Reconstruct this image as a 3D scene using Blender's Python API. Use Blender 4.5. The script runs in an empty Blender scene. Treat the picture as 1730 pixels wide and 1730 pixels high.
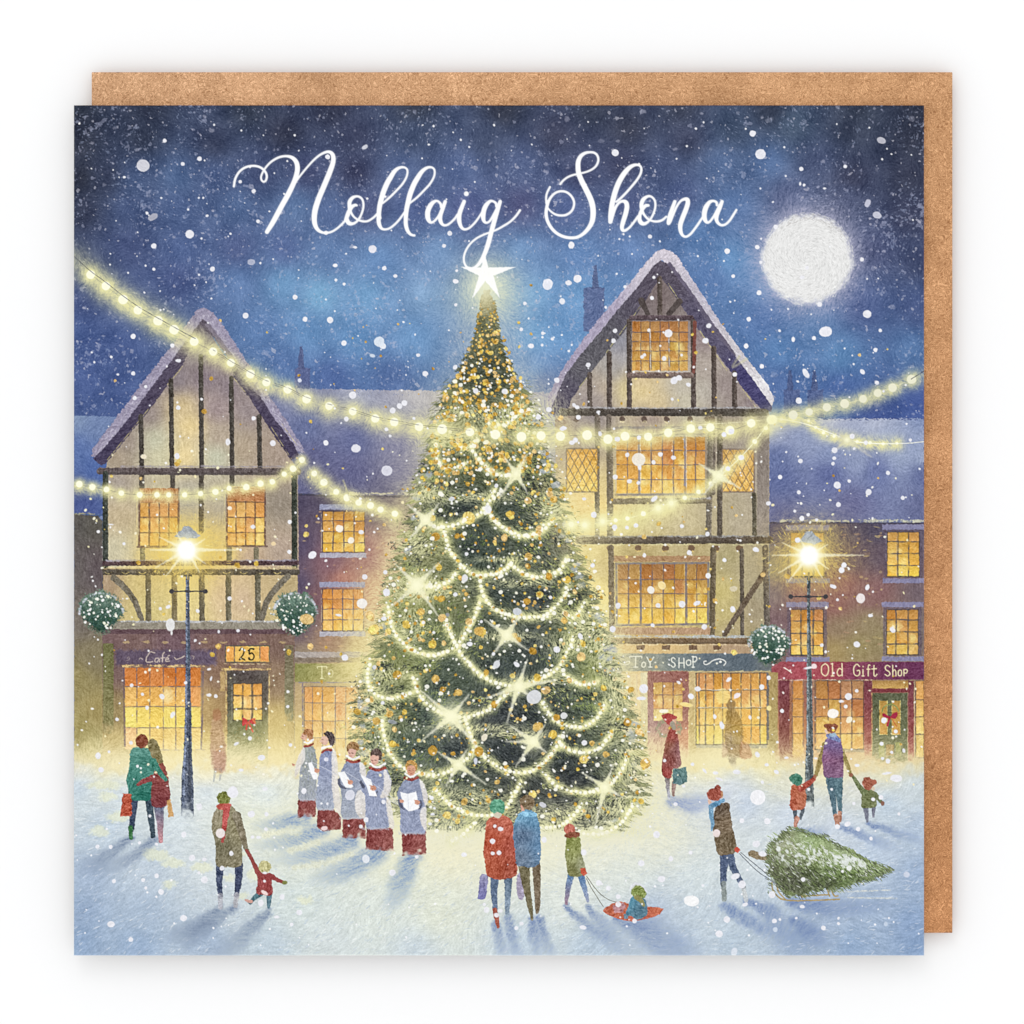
import bpy, math, random
import numpy as np

# ------------------------------------------------------------------ camera, light, exposure
# Unit: 1 scene unit = 1 cm.  One pixel of the 1730 px photograph = PX cm on the card's front.
PX = 15.0/1436.0
S = bpy.context.scene
Z_CARD = 0.40                     # height of the card's front above the table
CAM_H = 120.0
LEVEL = 1.12                      # white level of the light on the card (print colours are divided by it)

cam_d = bpy.data.cameras.new('camera'); cam = bpy.data.objects.new('camera', cam_d)
S.collection.objects.link(cam)
cam.location = (0, 0, Z_CARD+CAM_H)
cam_d.sensor_width = 36; cam_d.sensor_fit = 'HORIZONTAL'
cam_d.lens = 36*CAM_H/(1730*PX)
cam_d.clip_start = 1; cam_d.clip_end = 1000
S.camera = cam

w = bpy.data.worlds.new('World'); S.world = w; w.use_nodes = True
w.node_tree.nodes['Background'].inputs[0].default_value = (1, 1, 1, 1)
w.node_tree.nodes['Background'].inputs[1].default_value = WORLD_STRENGTH = 1.09

def area(name, loc, size, power):
    d = bpy.data.lights.new(name, 'AREA'); d.shape = 'DISK'; d.size = size; d.energy = power
    o = bpy.data.objects.new(name, d); S.collection.objects.link(o); o.location = loc
    v = -o.location; o.rotation_euler = v.to_track_quat('-Z', 'Y').to_euler()
    return o
area('softbox', (-50, 190, 190), 120, 26000*2.1)

S.view_settings.view_transform = 'Standard'; S.view_settings.look = 'None'
S.view_settings.exposure = 0; S.view_settings.gamma = 1
S.render.engine = 'CYCLES'
# ------------------------------------------------------------------ painter for the printed picture
# The card's front is print on board.  Its colours are worked out here, in the photograph's pixel
# units, as a grid of ink colours plus a grid saying which printed thing each grid cell belongs to.
K = 1.0
X0, Y0, X1, Y1 = 125.0, 178.0, 1561.0, 1614.0
N = int(round((X1-X0)*K))+1
GX = (X0+np.arange(N)/K).astype(np.float32); GY = (Y0+np.arange(N)/K).astype(np.float32)
C = np.zeros((N, N, 3), np.float32)
ID = np.zeros((N, N), np.int16)
RNG = np.random.default_rng(7)
PARTS = []                         # (name, parent index or None, label, kind)

def part(name, parent=None, label=None, kind=None):
    PARTS.append((name, parent, label, kind)); return len(PARTS)

def _filt(spec, fx, fy):
    n = RNG.standard_normal((N, N)).astype(np.float32)
    f = np.fft.rfft2(n)*spec
    r = np.fft.irfft2(f, s=(N, N)).astype(np.float32)
    return (r-r.mean())/r.std()
_fy = np.fft.fftfreq(N).astype(np.float32)[:, None]*K; _fx = np.fft.rfftfreq(N).astype(np.float32)[None, :]*K
def iso(s):
    return _filt(np.exp(-2*(math.pi*s)**2*(_fx**2+_fy**2)), _fx, _fy)
def hatch(deg, ls, lw):
    a = math.radians(deg); u = _fx*math.cos(a)+_fy*math.sin(a); v = -_fx*math.sin(a)+_fy*math.cos(a)
    return _filt(np.exp(-2*math.pi**2*((u*ls)**2+(v*lw)**2)), _fx, _fy)
F1 = iso(.7); F3 = iso(2.2); F8 = iso(6); L30 = iso(26); WX = iso(1.2)*.42; WY = iso(1.2)*.42; VX = iso(5); VY = iso(5)
def swirl(ls, lw, sc, bias, spread):
    """short strokes whose direction drifts across the sheet"""
    th = math.radians(bias)+math.radians(spread)*iso(sc)
    num = 0; den = 0
    for k in range(8):
        a = k*math.pi/8; wgt = np.abs(np.cos(th-a))**14; num = num+wgt*hatch(22.5*k, ls, lw); den = den+wgt*wgt
    r = num/np.sqrt(den); return (r/r.std()).astype(np.float32)
SW = swirl(2.2, .6, 20, -45, 55); SG = swirl(5, .8, 34, -20, 26)
H90 = hatch(90, 4.2, .75); H0 = hatch(-12, 5, .8); H45 = hatch(-50, 3.2, .7)
SV = H90*.55+SW*.75; SV /= SV.std(); TL_ = .55*F3+.6*F1+.45*H90

def win(x0, y0, x1, y1):
    i0 = max(0, int((x0-X0)*K)); i1 = min(N, int((x1-X0)*K)+2); j0 = max(0, int((y0-Y0)*K)); j1 = min(N, int((y1-Y0)*K)+2)
    if i1 <= i0 or j1 <= j0: return None
    return (slice(j0, j1), slice(i0, i1))

def field(pts, sl, step=12.0, p=3.0):
    """inverse-distance blend of colour samples (x, y, r, g, b)"""
    xs = GX[sl[1]]; ys = GY[sl[0]]
    cx = np.arange(xs[0], xs[-1]+step, step); cy = np.arange(ys[0], ys[-1]+step, step)
    P = np.array(pts, np.float32)
    d = (cx[None, :, None]-P[:, 0])**2+(cy[:, None, None]-P[:, 1])**2+30
    wt = d**(-p/2); wt /= wt.sum(2, keepdims=True)
    G = wt @ P[:, 2:5]
    u = np.clip((xs-cx[0])/step, 0, len(cx)-1.001); v = np.clip((ys-cy[0])/step, 0, len(cy)-1.001)
    iu = u.astype(int); iv = v.astype(int); fu = (u-iu)[None, :, None]; fv = (v-iv)[:, None, None]
    iu1 = np.minimum(iu+1, len(cx)-1); iv1 = np.minimum(iv+1, len(cy)-1)
    a = G[iv][:, iu]*(1-fu)+G[iv][:, iu1]*fu; b = G[iv1][:, iu]*(1-fu)+G[iv1][:, iu1]*fu
    return (a*(1-fv)+b*fv).astype(np.float32)

def sst(x): x = np.clip(x, 0, 1); return x*x*(3-2*x)

def put(sl, a, col, oid=None, tex=0, tf=None):
    c = np.asarray(col, np.float32)
    if tex: c = c+(tex*.72*(SW if tf is None else tf)[sl]+tex*.6*F1[sl]+tex*.25*F3[sl])[..., None]
    a3 = a[..., None]
    C[sl] = C[sl]*(1-a3)+c*a3
    if oid: ID[sl][a > .5] = oid

def spl(pts, n=8, closed=False):
    P = np.array(pts, float)
    if closed: Q = np.vstack([P[-1], P, P[0], P[1]])
    else: Q = np.vstack([2*P[0]-P[1], P, 2*P[-1]-P[-2]])
    out = []; m = len(P) if closed else len(P)-1
    for i in range(m):
        p0, p1, p2, p3 = Q[i:i+4]
        for t in np.arange(n)/n:
            out.append(.5*((2*p1)+(-p0+p2)*t+(2*p0-5*p1+4*p2-p3)*t*t+(-p0+3*p1-3*p2+p3)*t**3))
    if not closed: out.append(P[-1])
    return np.array(out)

def xy(sl, rough, big=0):
    X = GX[sl[1]][None, :]+rough*WX[sl]+big*VX[sl]; Y = GY[sl[0]][:, None]+rough*WY[sl]+big*VY[sl]
    return X, Y

def poly(pts, col, oid=None, a=1, soft=.8, rough=.8, tex=9, tf=None, smooth=False, big=0, fade=None):
    """filled outline; col may be a colour, ('v', top, bottom), ('f', samples); fade = (axis, from, to)"""
    P = spl(pts, 6, True) if smooth else np.array(pts, float)
    m = 4+3*rough+soft+3*big
    sl = win(P[:, 0].min()-m, P[:, 1].min()-m, P[:, 0].max()+m, P[:, 1].max()+m)
    if sl is None: return
    X, Y = xy(sl, rough, big)
    d = np.full(X.shape, 1e9, np.float32); s = np.ones(X.shape, np.float32)
    n = len(P)
    for i in range(n):
        ax, ay = P[i]; bx, by = P[(i+1) % n]; ex = bx-ax; ey = by-ay
        L = ex*ex+ey*ey
        if L < 1e-9: continue
        wx = X-ax; wy = Y-ay; t = np.clip((wx*ex+wy*ey)/L, 0, 1)
        d = np.minimum(d, (wx-ex*t)**2+(wy-ey*t)**2)
        c1 = (Y >= ay) != (Y >= by)
        if abs(ey) > 1e-9:
            s = np.where(c1 & (wx < ex*wy/ey), -s, s)
    sd = s*np.sqrt(d)
    al = sst(.5-sd/(2*soft))*a
    if fade: al = al*fading(sl, fade)
    put(sl, al, colour(col, sl, P), oid, tex, tf)

def fading(sl, f):
    ax, f0, f1 = f[:3]
    v = GX[sl[1]][None, :] if ax == 'x' else GY[sl[0]][:, None]
    v = v+(f[3] if len(f) > 3 else 4)*F3[sl]
    return 1-sst((v-f0)/(f1-f0)) if f1 > f0 else sst((v-f1)/(f0-f1))

def colour(col, sl, P):
    if isinstance(col[0], str):
        if col[0] == 'v':
            t = np.clip((GY[sl[0]]-P[:, 1].min())/(np.ptp(P[:, 1])+1e-6), 0, 1)[:, None, None]
            return np.array(col[1])*(1-t)+np.array(col[2])*t+np.zeros((1, len(GX[sl[1]]), 1))
        if col[0] == 'h':
            t = np.clip((GX[sl[1]]-P[:, 0].min())/(np.ptp(P[:, 0])+1e-6), 0, 1)[None, :, None]
            return np.array(col[1])*(1-t)+np.array(col[2])*t+np.zeros((len(GY[sl[0]]), 1, 1))
        if col[0] == 'f': return field(col[1], sl)
    return np.array(col, np.float32)

def rect(x0, y0, x1, y1, col, oid=None, **k):
    poly([(x0, y0), (x1, y0), (x1, y1), (x0, y1)], col, oid, **k)

def line(pts, wd, col, oid=None, a=1, soft=.7, rough=.4, tex=5, smooth=True, n=6, fade=None, brk=0):
    """stroke along points (x, y[, width])"""
    P = np.array([tuple(p) if len(p) == 3 else (p[0], p[1], wd) for p in pts], float)
    if smooth and len(P) > 2: P = spl(P, n)
    m = 4+3*rough+P[:, 2].max()+soft
    sl = win(P[:, 0].min()-m, P[:, 1].min()-m, P[:, 0].max()+m, P[:, 1].max()+m)
    if sl is None: return
    X, Y = xy(sl, rough)
    d = np.full(X.shape, 1e9, np.float32)
    jj0 = sl[0].start; ii0 = sl[1].start
    for i in range(len(P)-1):
        ax, ay, aw = P[i]; bx, by, bw = P[i+1]; mm = max(aw, bw)/2+soft+2+3*rough
        s2 = win(min(ax, bx)-mm, min(ay, by)-mm, max(ax, bx)+mm, max(ay, by)+mm)
        if s2 is None: continue
        q = (slice(max(0, s2[0].start-jj0), s2[0].stop-jj0), slice(max(0, s2[1].start-ii0), s2[1].stop-ii0))
        x = X[q]; y = Y[q]; ex = bx-ax; ey = by-ay; L = ex*ex+ey*ey+1e-9
        t = np.clip(((x-ax)*ex+(y-ay)*ey)/L, 0, 1)
        dd = np.sqrt((x-ax-ex*t)**2+(y-ay-ey*t)**2)-(aw+(bw-aw)*t)/2
        d[q] = np.minimum(d[q], dd)
    al = sst(.5-d/(2*soft))*a
    if brk: al = al*np.clip(.75+brk*(F3[sl]+.6*F1[sl]), 0, 1)
    if fade: al = al*fading(sl, fade)
    put(sl, al, colour(col, sl, P), oid, tex, TL_)

def blob(cx, cy, rx, ry=None, col=(255, 255, 255), oid=None, a=1, soft=.7, rough=.5, tex=4, ang=0, big=0, fade=None):
    ry = ry or rx; m = max(rx, ry)+4+soft+3*rough+2*big
    sl = win(cx-m, cy-m, cx+m, cy+m)
    if sl is None: return
    X, Y = xy(sl, rough, big); X = X-cx; Y = Y-cy
    if ang:
        q = math.radians(ang); X, Y = X*math.cos(q)+Y*math.sin(q), -X*math.sin(q)+Y*math.cos(q)
    r = np.sqrt((X/rx)**2+(Y/ry)**2)
    d = (r-1)*min(rx, ry)
    al = sst(.5-d/(2*soft))*a
    if fade: al = al*fading(sl, fade)
    put(sl, al, col, oid, tex)

def glow(cx, cy, r, col, a=1, p=1.0, rx=None, ragged=0):
    rx = rx or r
    sl = win(cx-3*rx, cy-3*r, cx+3*rx, cy+3*r)
    if sl is None: return
    X = (GX[sl[1]][None, :]-cx)/rx; Y = (GY[sl[0]][:, None]-cy)/r
    d2 = X*X+Y*Y
    al = np.exp(-d2**p)*a
    if ragged: al = al*np.clip(1+ragged*(SW[sl]+.6*F1[sl]), 0, 2)
    al = np.clip(al, 0, 1)[..., None]
    C[sl] = C[sl]*(1-al)+np.array(col, np.float32)*al

def glowline(pts, r, col, a=1, n=5, ragged=.3):
    P = spl(pts, n) if len(pts) > 2 else np.array(pts, float)
    m = 3*r
    sl = win(P[:, 0].min()-m, P[:, 1].min()-m, P[:, 0].max()+m, P[:, 1].max()+m)
    if sl is None: return
    X = GX[sl[1]][None, :]; Y = GY[sl[0]][:, None]
    d = np.full((Y.shape[0], X.shape[1]), 1e9, np.float32)
    for i in range(len(P)-1):
        ax, ay = P[i][:2]; bx, by = P[i+1][:2]; ex = bx-ax; ey = by-ay; L = ex*ex+ey*ey+1e-9
        t = np.clip(((X-ax)*ex+(Y-ay)*ey)/L, 0, 1)
        d = np.minimum(d, (X-ax-ex*t)**2+(Y-ay-ey*t)**2)
    al = np.exp(-d/(r*r))*a*np.clip(1+ragged*(SW[sl]*.7+F3[sl]*.6+.4*F1[sl]), 0, 2)
    al = np.clip(al, 0, 1)[..., None]
    C[sl] = C[sl]*(1-al)+np.array(col, np.float32)*al

def dab(x, y, ln, wd, ang, col, a, oid=None):
    """one short bristle stroke, tapered"""
    m = ln/2+wd+1
    sl = win(x-m, y-m, x+m, y+m)
    if sl is None: return
    X = GX[sl[1]][None, :]-x; Y = GY[sl[0]][:, None]-y
    c = math.cos(ang); s = math.sin(ang)
    u = (X*c+Y*s)/(ln/2); v = (-X*s+Y*c)/(wd/2+.35)
    r = u*u+v*v
    al = np.clip(1.35*(1-r), 0, 1)*a
    al3 = al[..., None]
    C[sl] = C[sl]*(1-al3)+np.array(col, np.float32)*al3
    if oid: ID[sl][al > .45] = oid

def lum(col, k): return tuple(min(255, max(0, c*k)) for c in col)
def mix(a, b, t): return tuple(p*(1-t)+q*t for p, q in zip(a, b))
def Z(ox, oy, k):
    def f(*p):
        if len(p) == 2 and not hasattr(p[0], '__len__'): return (ox+p[0]/k, oy+p[1]/k)
        pts = p[0]
        return [(ox+q[0]/k, oy+q[1]/k)+((q[2]/k,) if len(q) > 2 else ()) for q in pts]
    return f
def rnd(a, b): return float(RNG.uniform(a, b))
# ------------------------------------------------------------------ the printed picture: sky, moon, roofs
FULL = (slice(0, N), slice(0, N))
sky = part('night_sky', None, 'printed dark blue snowy night sky')
cols = [(125,178,40,48,66),(250,178,42,50,74),(420,180,46,56,78),(560,182,44,50,76),(700,178,48,56,76),(850,182,46,52,72),(1000,178,50,58,80),(1150,180,52,60,84),(1300,185,48,58,82),(1450,185,46,56,78),(1560,180,42,48,68),
 (130,240,40,46,66),(240,230,44,54,80),(360,240,50,60,92),(480,225,48,54,80),(600,230,56,64,98),(700,225,60,76,112),(820,235,62,76,112),(940,225,54,60,90),(1060,215,50,56,80),(1160,235,60,68,100),(1240,215,58,76,108),(1340,210,62,82,112),(1440,215,50,60,86),(1550,235,44,50,72),
 (135,300,38,44,64),(175,300,52,62,92),(230,305,60,82,128),(300,300,72,100,150),(360,300,66,88,138),(440,290,60,74,118),(520,290,62,72,116),(600,290,56,62,98),(680,290,76,98,148),(780,285,82,104,156),(880,280,76,94,142),(980,290,64,72,112),(1050,280,62,68,104),(1120,290,66,82,126),(1220,280,76,104,154),(1300,275,82,114,168),(1380,275,66,80,120),(1440,300,54,60,90),(1540,300,50,56,82),
 (135,360,46,54,82),(220,350,64,84,132),(300,350,68,92,144),(400,350,76,104,156),(500,350,88,120,172),(560,360,82,108,162),(620,350,74,86,134),(700,350,78,98,154),(790,350,82,96,152),(880,345,78,84,132),(960,350,84,104,160),(1060,340,78,92,142),(1150,330,74,92,144),(1240,350,84,120,178),(1330,330,72,88,134),(1430,330,62,74,112),(1540,360,58,64,96),
 (135,430,54,68,110),(220,420,64,80,130),(310,420,72,96,152),(400,420,76,94,148),(480,420,84,108,166),(560,430,98,134,190),(640,440,98,142,200),(740,430,112,152,204),(880,430,106,150,206),(980,430,94,136,196),(1060,430,92,130,190),(1180,400,88,130,190),(1240,440,90,146,206),(1290,470,88,138,198),(1480,420,62,74,118),(1550,440,56,68,108),
 (135,500,64,82,138),(220,500,66,86,144),(300,470,68,86,142),(400,480,86,122,180),(480,480,104,156,208),(540,500,118,176,222),(620,500,112,166,218),(720,500,124,166,212),(900,500,116,170,222),(980,500,106,160,216),(1060,480,96,140,198),(1200,470,84,124,186),(1290,540,76,116,180),(1380,560,84,128,186),(1460,520,70,92,150),(1550,520,66,86,140),
 (135,570,66,90,152),(200,580,64,88,150),(440,560,84,124,184),(520,560,92,142,200),(600,570,94,146,204),(700,570,100,150,206),(900,570,106,164,218),(960,560,98,152,210),(1320,590,80,128,190),(1420,600,84,134,192),(1540,590,78,118,176),
 (135,640,62,86,150),(200,660,60,84,146),(480,620,80,116,178),(560,640,66,96,162),(660,640,78,110,172),(900,620,104,150,208),(920,650,90,120,180),(1320,650,74,108,172),(1420,660,66,100,170),(1550,680,64,90,164),(1480,700,56,80,152)]
C[:] = field(cols, FULL, 10, 2.7); _g = C.mean(2, keepdims=True); C[:] = (_g+(C-_g)*.95)*.965
ID[:] = sky
C += (3.4*SW+3.4*F1+4*iso(9))[..., None]
# speckled dry-brush snow in the sky
cl_ = iso(22); t = iso(.95)*.75+SW*.45+F3*.3+.4*cl_; put(FULL, sst((t-1.35)/1.3)*.34, (160, 174, 208))
t2 = iso(1.3)*.75+F3*.75+.35*cl_; put(FULL, sst((t2-1.75)/.7)*.36, (184, 186, 212))
t2 = iso(1.2)*.5+iso(2.0)*.95; put(FULL, sst((t2-2.35)/.4)*.5, (204, 202, 216))
for i in range(420):
    x = rnd(125, 1560); y = rnd(180, 700); r = rnd(1.5, 4.2)*(1.6 if RNG.random() < .14 else 1)
    q = [(x+r*rnd(.5, 1.3)*math.cos(a), y+r*rnd(.45, 1.1)*math.sin(a)) for a in np.arange(6)*1.05]
    poly(q, (196, 194, 212), None, a=rnd(.12, .5), rough=1.1, tex=10, soft=1.2)

moon = part('moon', None, 'printed glowing full moon in swirling white strokes')
glow(1364, 437, 84, (206, 200, 210), .9, 2.4, ragged=.12); glow(1364, 436, 112, (164, 164, 200), .45, 1.6, ragged=.2)
blob(1364, 437, 75, 74, (232, 232, 231), moon, soft=8, rough=2.6, tex=3, big=1.6)
for i in range(2300):
    r = 73*math.sqrt(RNG.random()); a = rnd(0, 6.283); x = 1364+r*math.cos(a); y = 437+r*math.sin(a)
    g = 226+rnd(-34, 28)
    dab(x, y, rnd(4, 9), 1.0, a+1.57+rnd(-.5, .5)-.35, (g, g, g-1), .5, moon)
for i in range(260):
    a = rnd(0, 6.283); r = rnd(70, 79); g = rnd(205, 248)
    dab(1364+r*math.cos(a), 437+r*math.sin(a), rnd(5, 11), 1.2, a+1.57+rnd(-.3, .3), (g, g, g-2), .4)
for i in range(90):                                   # a few darker nicks on the moon's upper edge
    a = rnd(-2.2, -.5); r = rnd(64, 76)
    dab(1364+r*math.cos(a), 437+r*math.sin(a), rnd(4, 8), .9, a+1.57+rnd(-.6, .6), (176, 172, 170), .4)

def chimney(x0, y0, x1, y1, pots, col, parent, a=.85):
    c = part('chimney', parent, 'hazy chimney with pointed pots')
    rect(x0, y0, x1, y1, col, c, a=a, rough=1.2, fade=('y', y1-8, y1+30))
    ID[win(x0, y0, x1-1, y1)] = c
    for px, py in pots:
        poly([(px-3, py), (px+2, py), (px+6, y0+2), (px-6, y0+2)], lum(col, .92), c, a=a, rough=1)

# rear terrace roofs, left and right of the big tree
roofL = part('brick_house', None, 'narrow red brick house with the green sign left of the tree')
rL = part('roof', roofL, 'long snowy blue roof')
chimney(498, 622, 524, 660, [(509, 585)], (84, 92, 140), roofL, .8)
rc = [(125,705,120,142,180),(170,720,108,130,176),(125,760,84,110,170),(170,790,72,100,166),(130,840,66,82,144),
      (450,650,90,100,160),(500,660,134,142,180),(600,662,160,164,188),(700,660,186,182,186),(760,664,190,184,176),(930,670,150,150,180),(900,760,160,160,170),(940,830,180,176,160),(560,690,120,126,168),(660,700,150,152,178),(520,720,90,104,160),(600,740,88,98,156),(680,745,112,114,164),(520,780,84,86,140),(600,800,84,86,142),(680,800,104,104,154),(720,760,150,150,168),(560,830,82,80,130),(700,830,140,134,140),(640,830,84,82,130)]
poly([(125,702),(250,706),(250,875),(125,866)], ('f', rc), None, rough=1.6, tex=6)
ltr = part('distant_roof', None, 'small strip of snowy blue roof at the left edge')
ID[win(125, 703, 205, 866)] = ltr
for _r in (rc, ):
    _r[:] = [(x, y)+tuple(int(v*.82+(r+g+b)/3*.18+3) for v in (r, g, b)) for x, y, r, g, b in _r]
poly([(420,655),(960,664),(960,842),(560,838),(495,834),(480,800)], ('f', rc), rL, rough=1.6, tex=6.5, tf=SW)
put(win(500, 650, 780, 668), sst((F1[win(500, 650, 780, 668)]-1.3))*.5*np.ones_like(F1[win(500, 650, 780, 668)]), (70, 90, 150))
roofR = part('brick_house', None, 'red brick house with the gift shop at the right edge')
rR = part('roof', roofR, 'long snowy blue roof')
chimney(1324, 658, 1351, 706, [(1335, 626)], (74, 90, 140), roofR); chimney(1364, 658, 1391, 706, [(1376, 626)], (74, 90, 140), roofR)
rc2 = [(1300,712,170,175,200),(1400,712,176,182,206),(1480,712,168,178,206),(1560,710,120,140,190),(1300,735,150,160,195),(1400,735,160,172,202),(1500,735,150,164,200),(1560,745,140,156,198),(1310,770,88,106,166),(1360,745,130,146,190),(1400,765,120,138,188),(1450,780,130,146,190),(1520,770,142,158,198),(1560,775,140,156,196),(1480,795,92,108,170),(1560,800,86,100,160),(1320,810,82,98,160),(1400,800,84,98,162),(1320,870,92,98,154),(1440,850,94,98,152),(1560,860,92,100,152)]
rc2 = [(x, y)+tuple(int(v*.84+(r+g+b)/3*.16+3) for v in (r, g, b)) for x, y, r, g, b in rc2]
poly([(1290,708),(1561,706),(1561,886),(1290,886)], ('f', rc2), rR, rough=1.5, tex=6.5)
for i in range(70): dab(rnd(1370, 1560), 708+rnd(-2, 2), rnd(2, 6), 1.5, 0, (50, 66, 130), .7)

# ------------------------------------------------------------------ windows and lettering helpers
def panes(x0, y0, x1, y1, xs, ys, top, bot, oid, bar=(96, 84, 96), bw=1.7, a=1, edge=True, var=16, hi=(236, 220, 170), fade=None):
    ex = [x0]+list(xs)+[x1]; ey = [y0]+list(ys)+[y1]
    rect(x0, y0, x1, y1, ('v', top, bot), oid, rough=.5, tex=6, a=a, fade=fade)
    for i in range(len(ex)-1):
        for j in range(len(ey)-1):
            v = rnd(-var, var); t = (j+.5)/(len(ey)-1)
            c = mix(top, bot, t); c = (c[0]+v*.6+4, c[1]+v*1.2+rnd(0, 16), c[2]+v*.8+rnd(-6, 26))
            rect(ex[i]+.4, ey[j]+.4, ex[i+1]-.4, ey[j+1]-.4, ('v', lum(c, .93), lum(c, 1.07)), oid, rough=.6, tex=9, a=.85*a, fade=fade)
    for k in range(int((x1-x0)*(y1-y0)/260)+2):
        blob(rnd(x0+3, x1-3), rnd(y0+(y1-y0)*.35, y1-3), rnd(2, 6), rnd(3, 9), mix((255,228,120),(255,244,180),RNG.random()), oid, a=rnd(.15, .45)*a, soft=3, rough=2)
    bar = lum(mix(bar, (84, 80, 104), .3), .76); bw = bw*1.25
    for x in xs:
        q = [(x+rnd(-.6, .6), y) for y in np.linspace(y0, y1, 5)]
        line(q, bw*rnd(.8, 1.25), bar, oid, a=.85*a, brk=.22, fade=fade)
        if RNG.random() < .5: line([(px-bw*.8, py) for px, py in q], .8, hi, oid, a=.6*a, brk=.4, fade=fade)
    for y in ys:
        q = [(x, y+rnd(-.6, .6)) for x in np.linspace(x0, x1, 6)]
        line(q, bw*rnd(.7, 1.1), bar, oid, a=.8*a, brk=.25, fade=fade)
    if edge:
        line([(x0, y0), (x1, y0)], 1.8, lum(bar, .8), oid, a=.8*a, brk=.3, fade=fade); line([(x0, y1), (x1, y1)], 2.2, lum(bar, .75), oid, a=.9*a, brk=.2, fade=fade)
        line([(x0, y0), (x0, y1)], 1.8, lum(bar, .75), oid, a=.85*a, brk=.3, fade=fade); line([(x1, y0), (x1, y1)], 1.8, lum(bar, .75), oid, a=.85*a, brk=.3, fade=fade)
        line([(x0-2, y0+2), (x0-2, y1-2)], .9, hi, None, a=.55*a, brk=.4, fade=fade)

def diamonds(x0, y0, x1, y1, nx, ny, top, bot, oid, bar):
    rect(x0, y0, x1, y1, ('v', top, bot), oid, rough=.5, tex=14)
    dx = (x1-x0)/nx; dy = (y1-y0)/ny
    for sg in (1, -1):
        for k in range(-ny-1, nx+ny+2):
            pts = []
            for j in range(0, 41):
                y = y0+(y1-y0)*j/40; x = (x0 if sg > 0 else x1)+sg*((k*dx)+(y-y0)/dy*dx-ny*dx/2*0)-sg*ny*dx*0
                if x0 < x < x1: pts.append((x, y))
            if len(pts) > 2: line([pts[0], pts[-1]], 1.6, lum(bar, .8), oid, a=.9, brk=.15, smooth=False)
    for p, q in (((x0, y0), (x1, y0)), ((x0, y1), (x1, y1)), ((x0, y0), (x0, y1)), ((x1, y0), (x1, y1))):
        line([p, q], 2.6, lum(bar, .85), oid, a=.9, brk=.2)

def beam(pts, wd, col, oid, dark=.6, a=1, fade=None, tex=10, rough=.7):
    line(pts, wd, col, oid, a=a, rough=rough, tex=tex, smooth=False, fade=fade)
    if len(pts) == 2 and dark: 
        (xa, ya), (xb, yb) = pts[0][:2], pts[1][:2]; L = math.hypot(xb-xa, yb-ya)+1e-6; nx = -(yb-ya)/L; ny = (xb-xa)/L
        line([(xa+nx*wd*.3, ya+ny*wd*.3), (xb+nx*wd*.3, yb+ny*wd*.3)], wd*.35, lum(col, .72), oid, a=.6*a, rough=.9, brk=.35, fade=fade)
        line([(xa-nx*wd*.42, ya-ny*wd*.42), (xb-nx*wd*.42, yb-ny*wd*.42)], 1.2, lum(col, 1.6), oid, a=.35*a, rough=.8, brk=.5, fade=fade)

def snowcap(x0, x1, y, col=(176, 180, 196), h=3.5, a=.85, oid=None):
    line([(x, y+rnd(-.7, .7), h*rnd(.6, 1.25)) for x in np.linspace(x0, x1, max(4, int((x1-x0)/14)))], h, col, oid, a=a, rough=1, tex=9, brk=.2)

def gilt(x0, x1, y, col=(232, 206, 120), h=2, a=.75, n=None):
    line([(x, y+rnd(-.8, .8), h*rnd(.5, 1.3)) for x in np.linspace(x0, x1, max(4, int((x1-x0)/10)))], h, col, None, a=a, rough=.9, tex=9, brk=.35)

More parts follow.
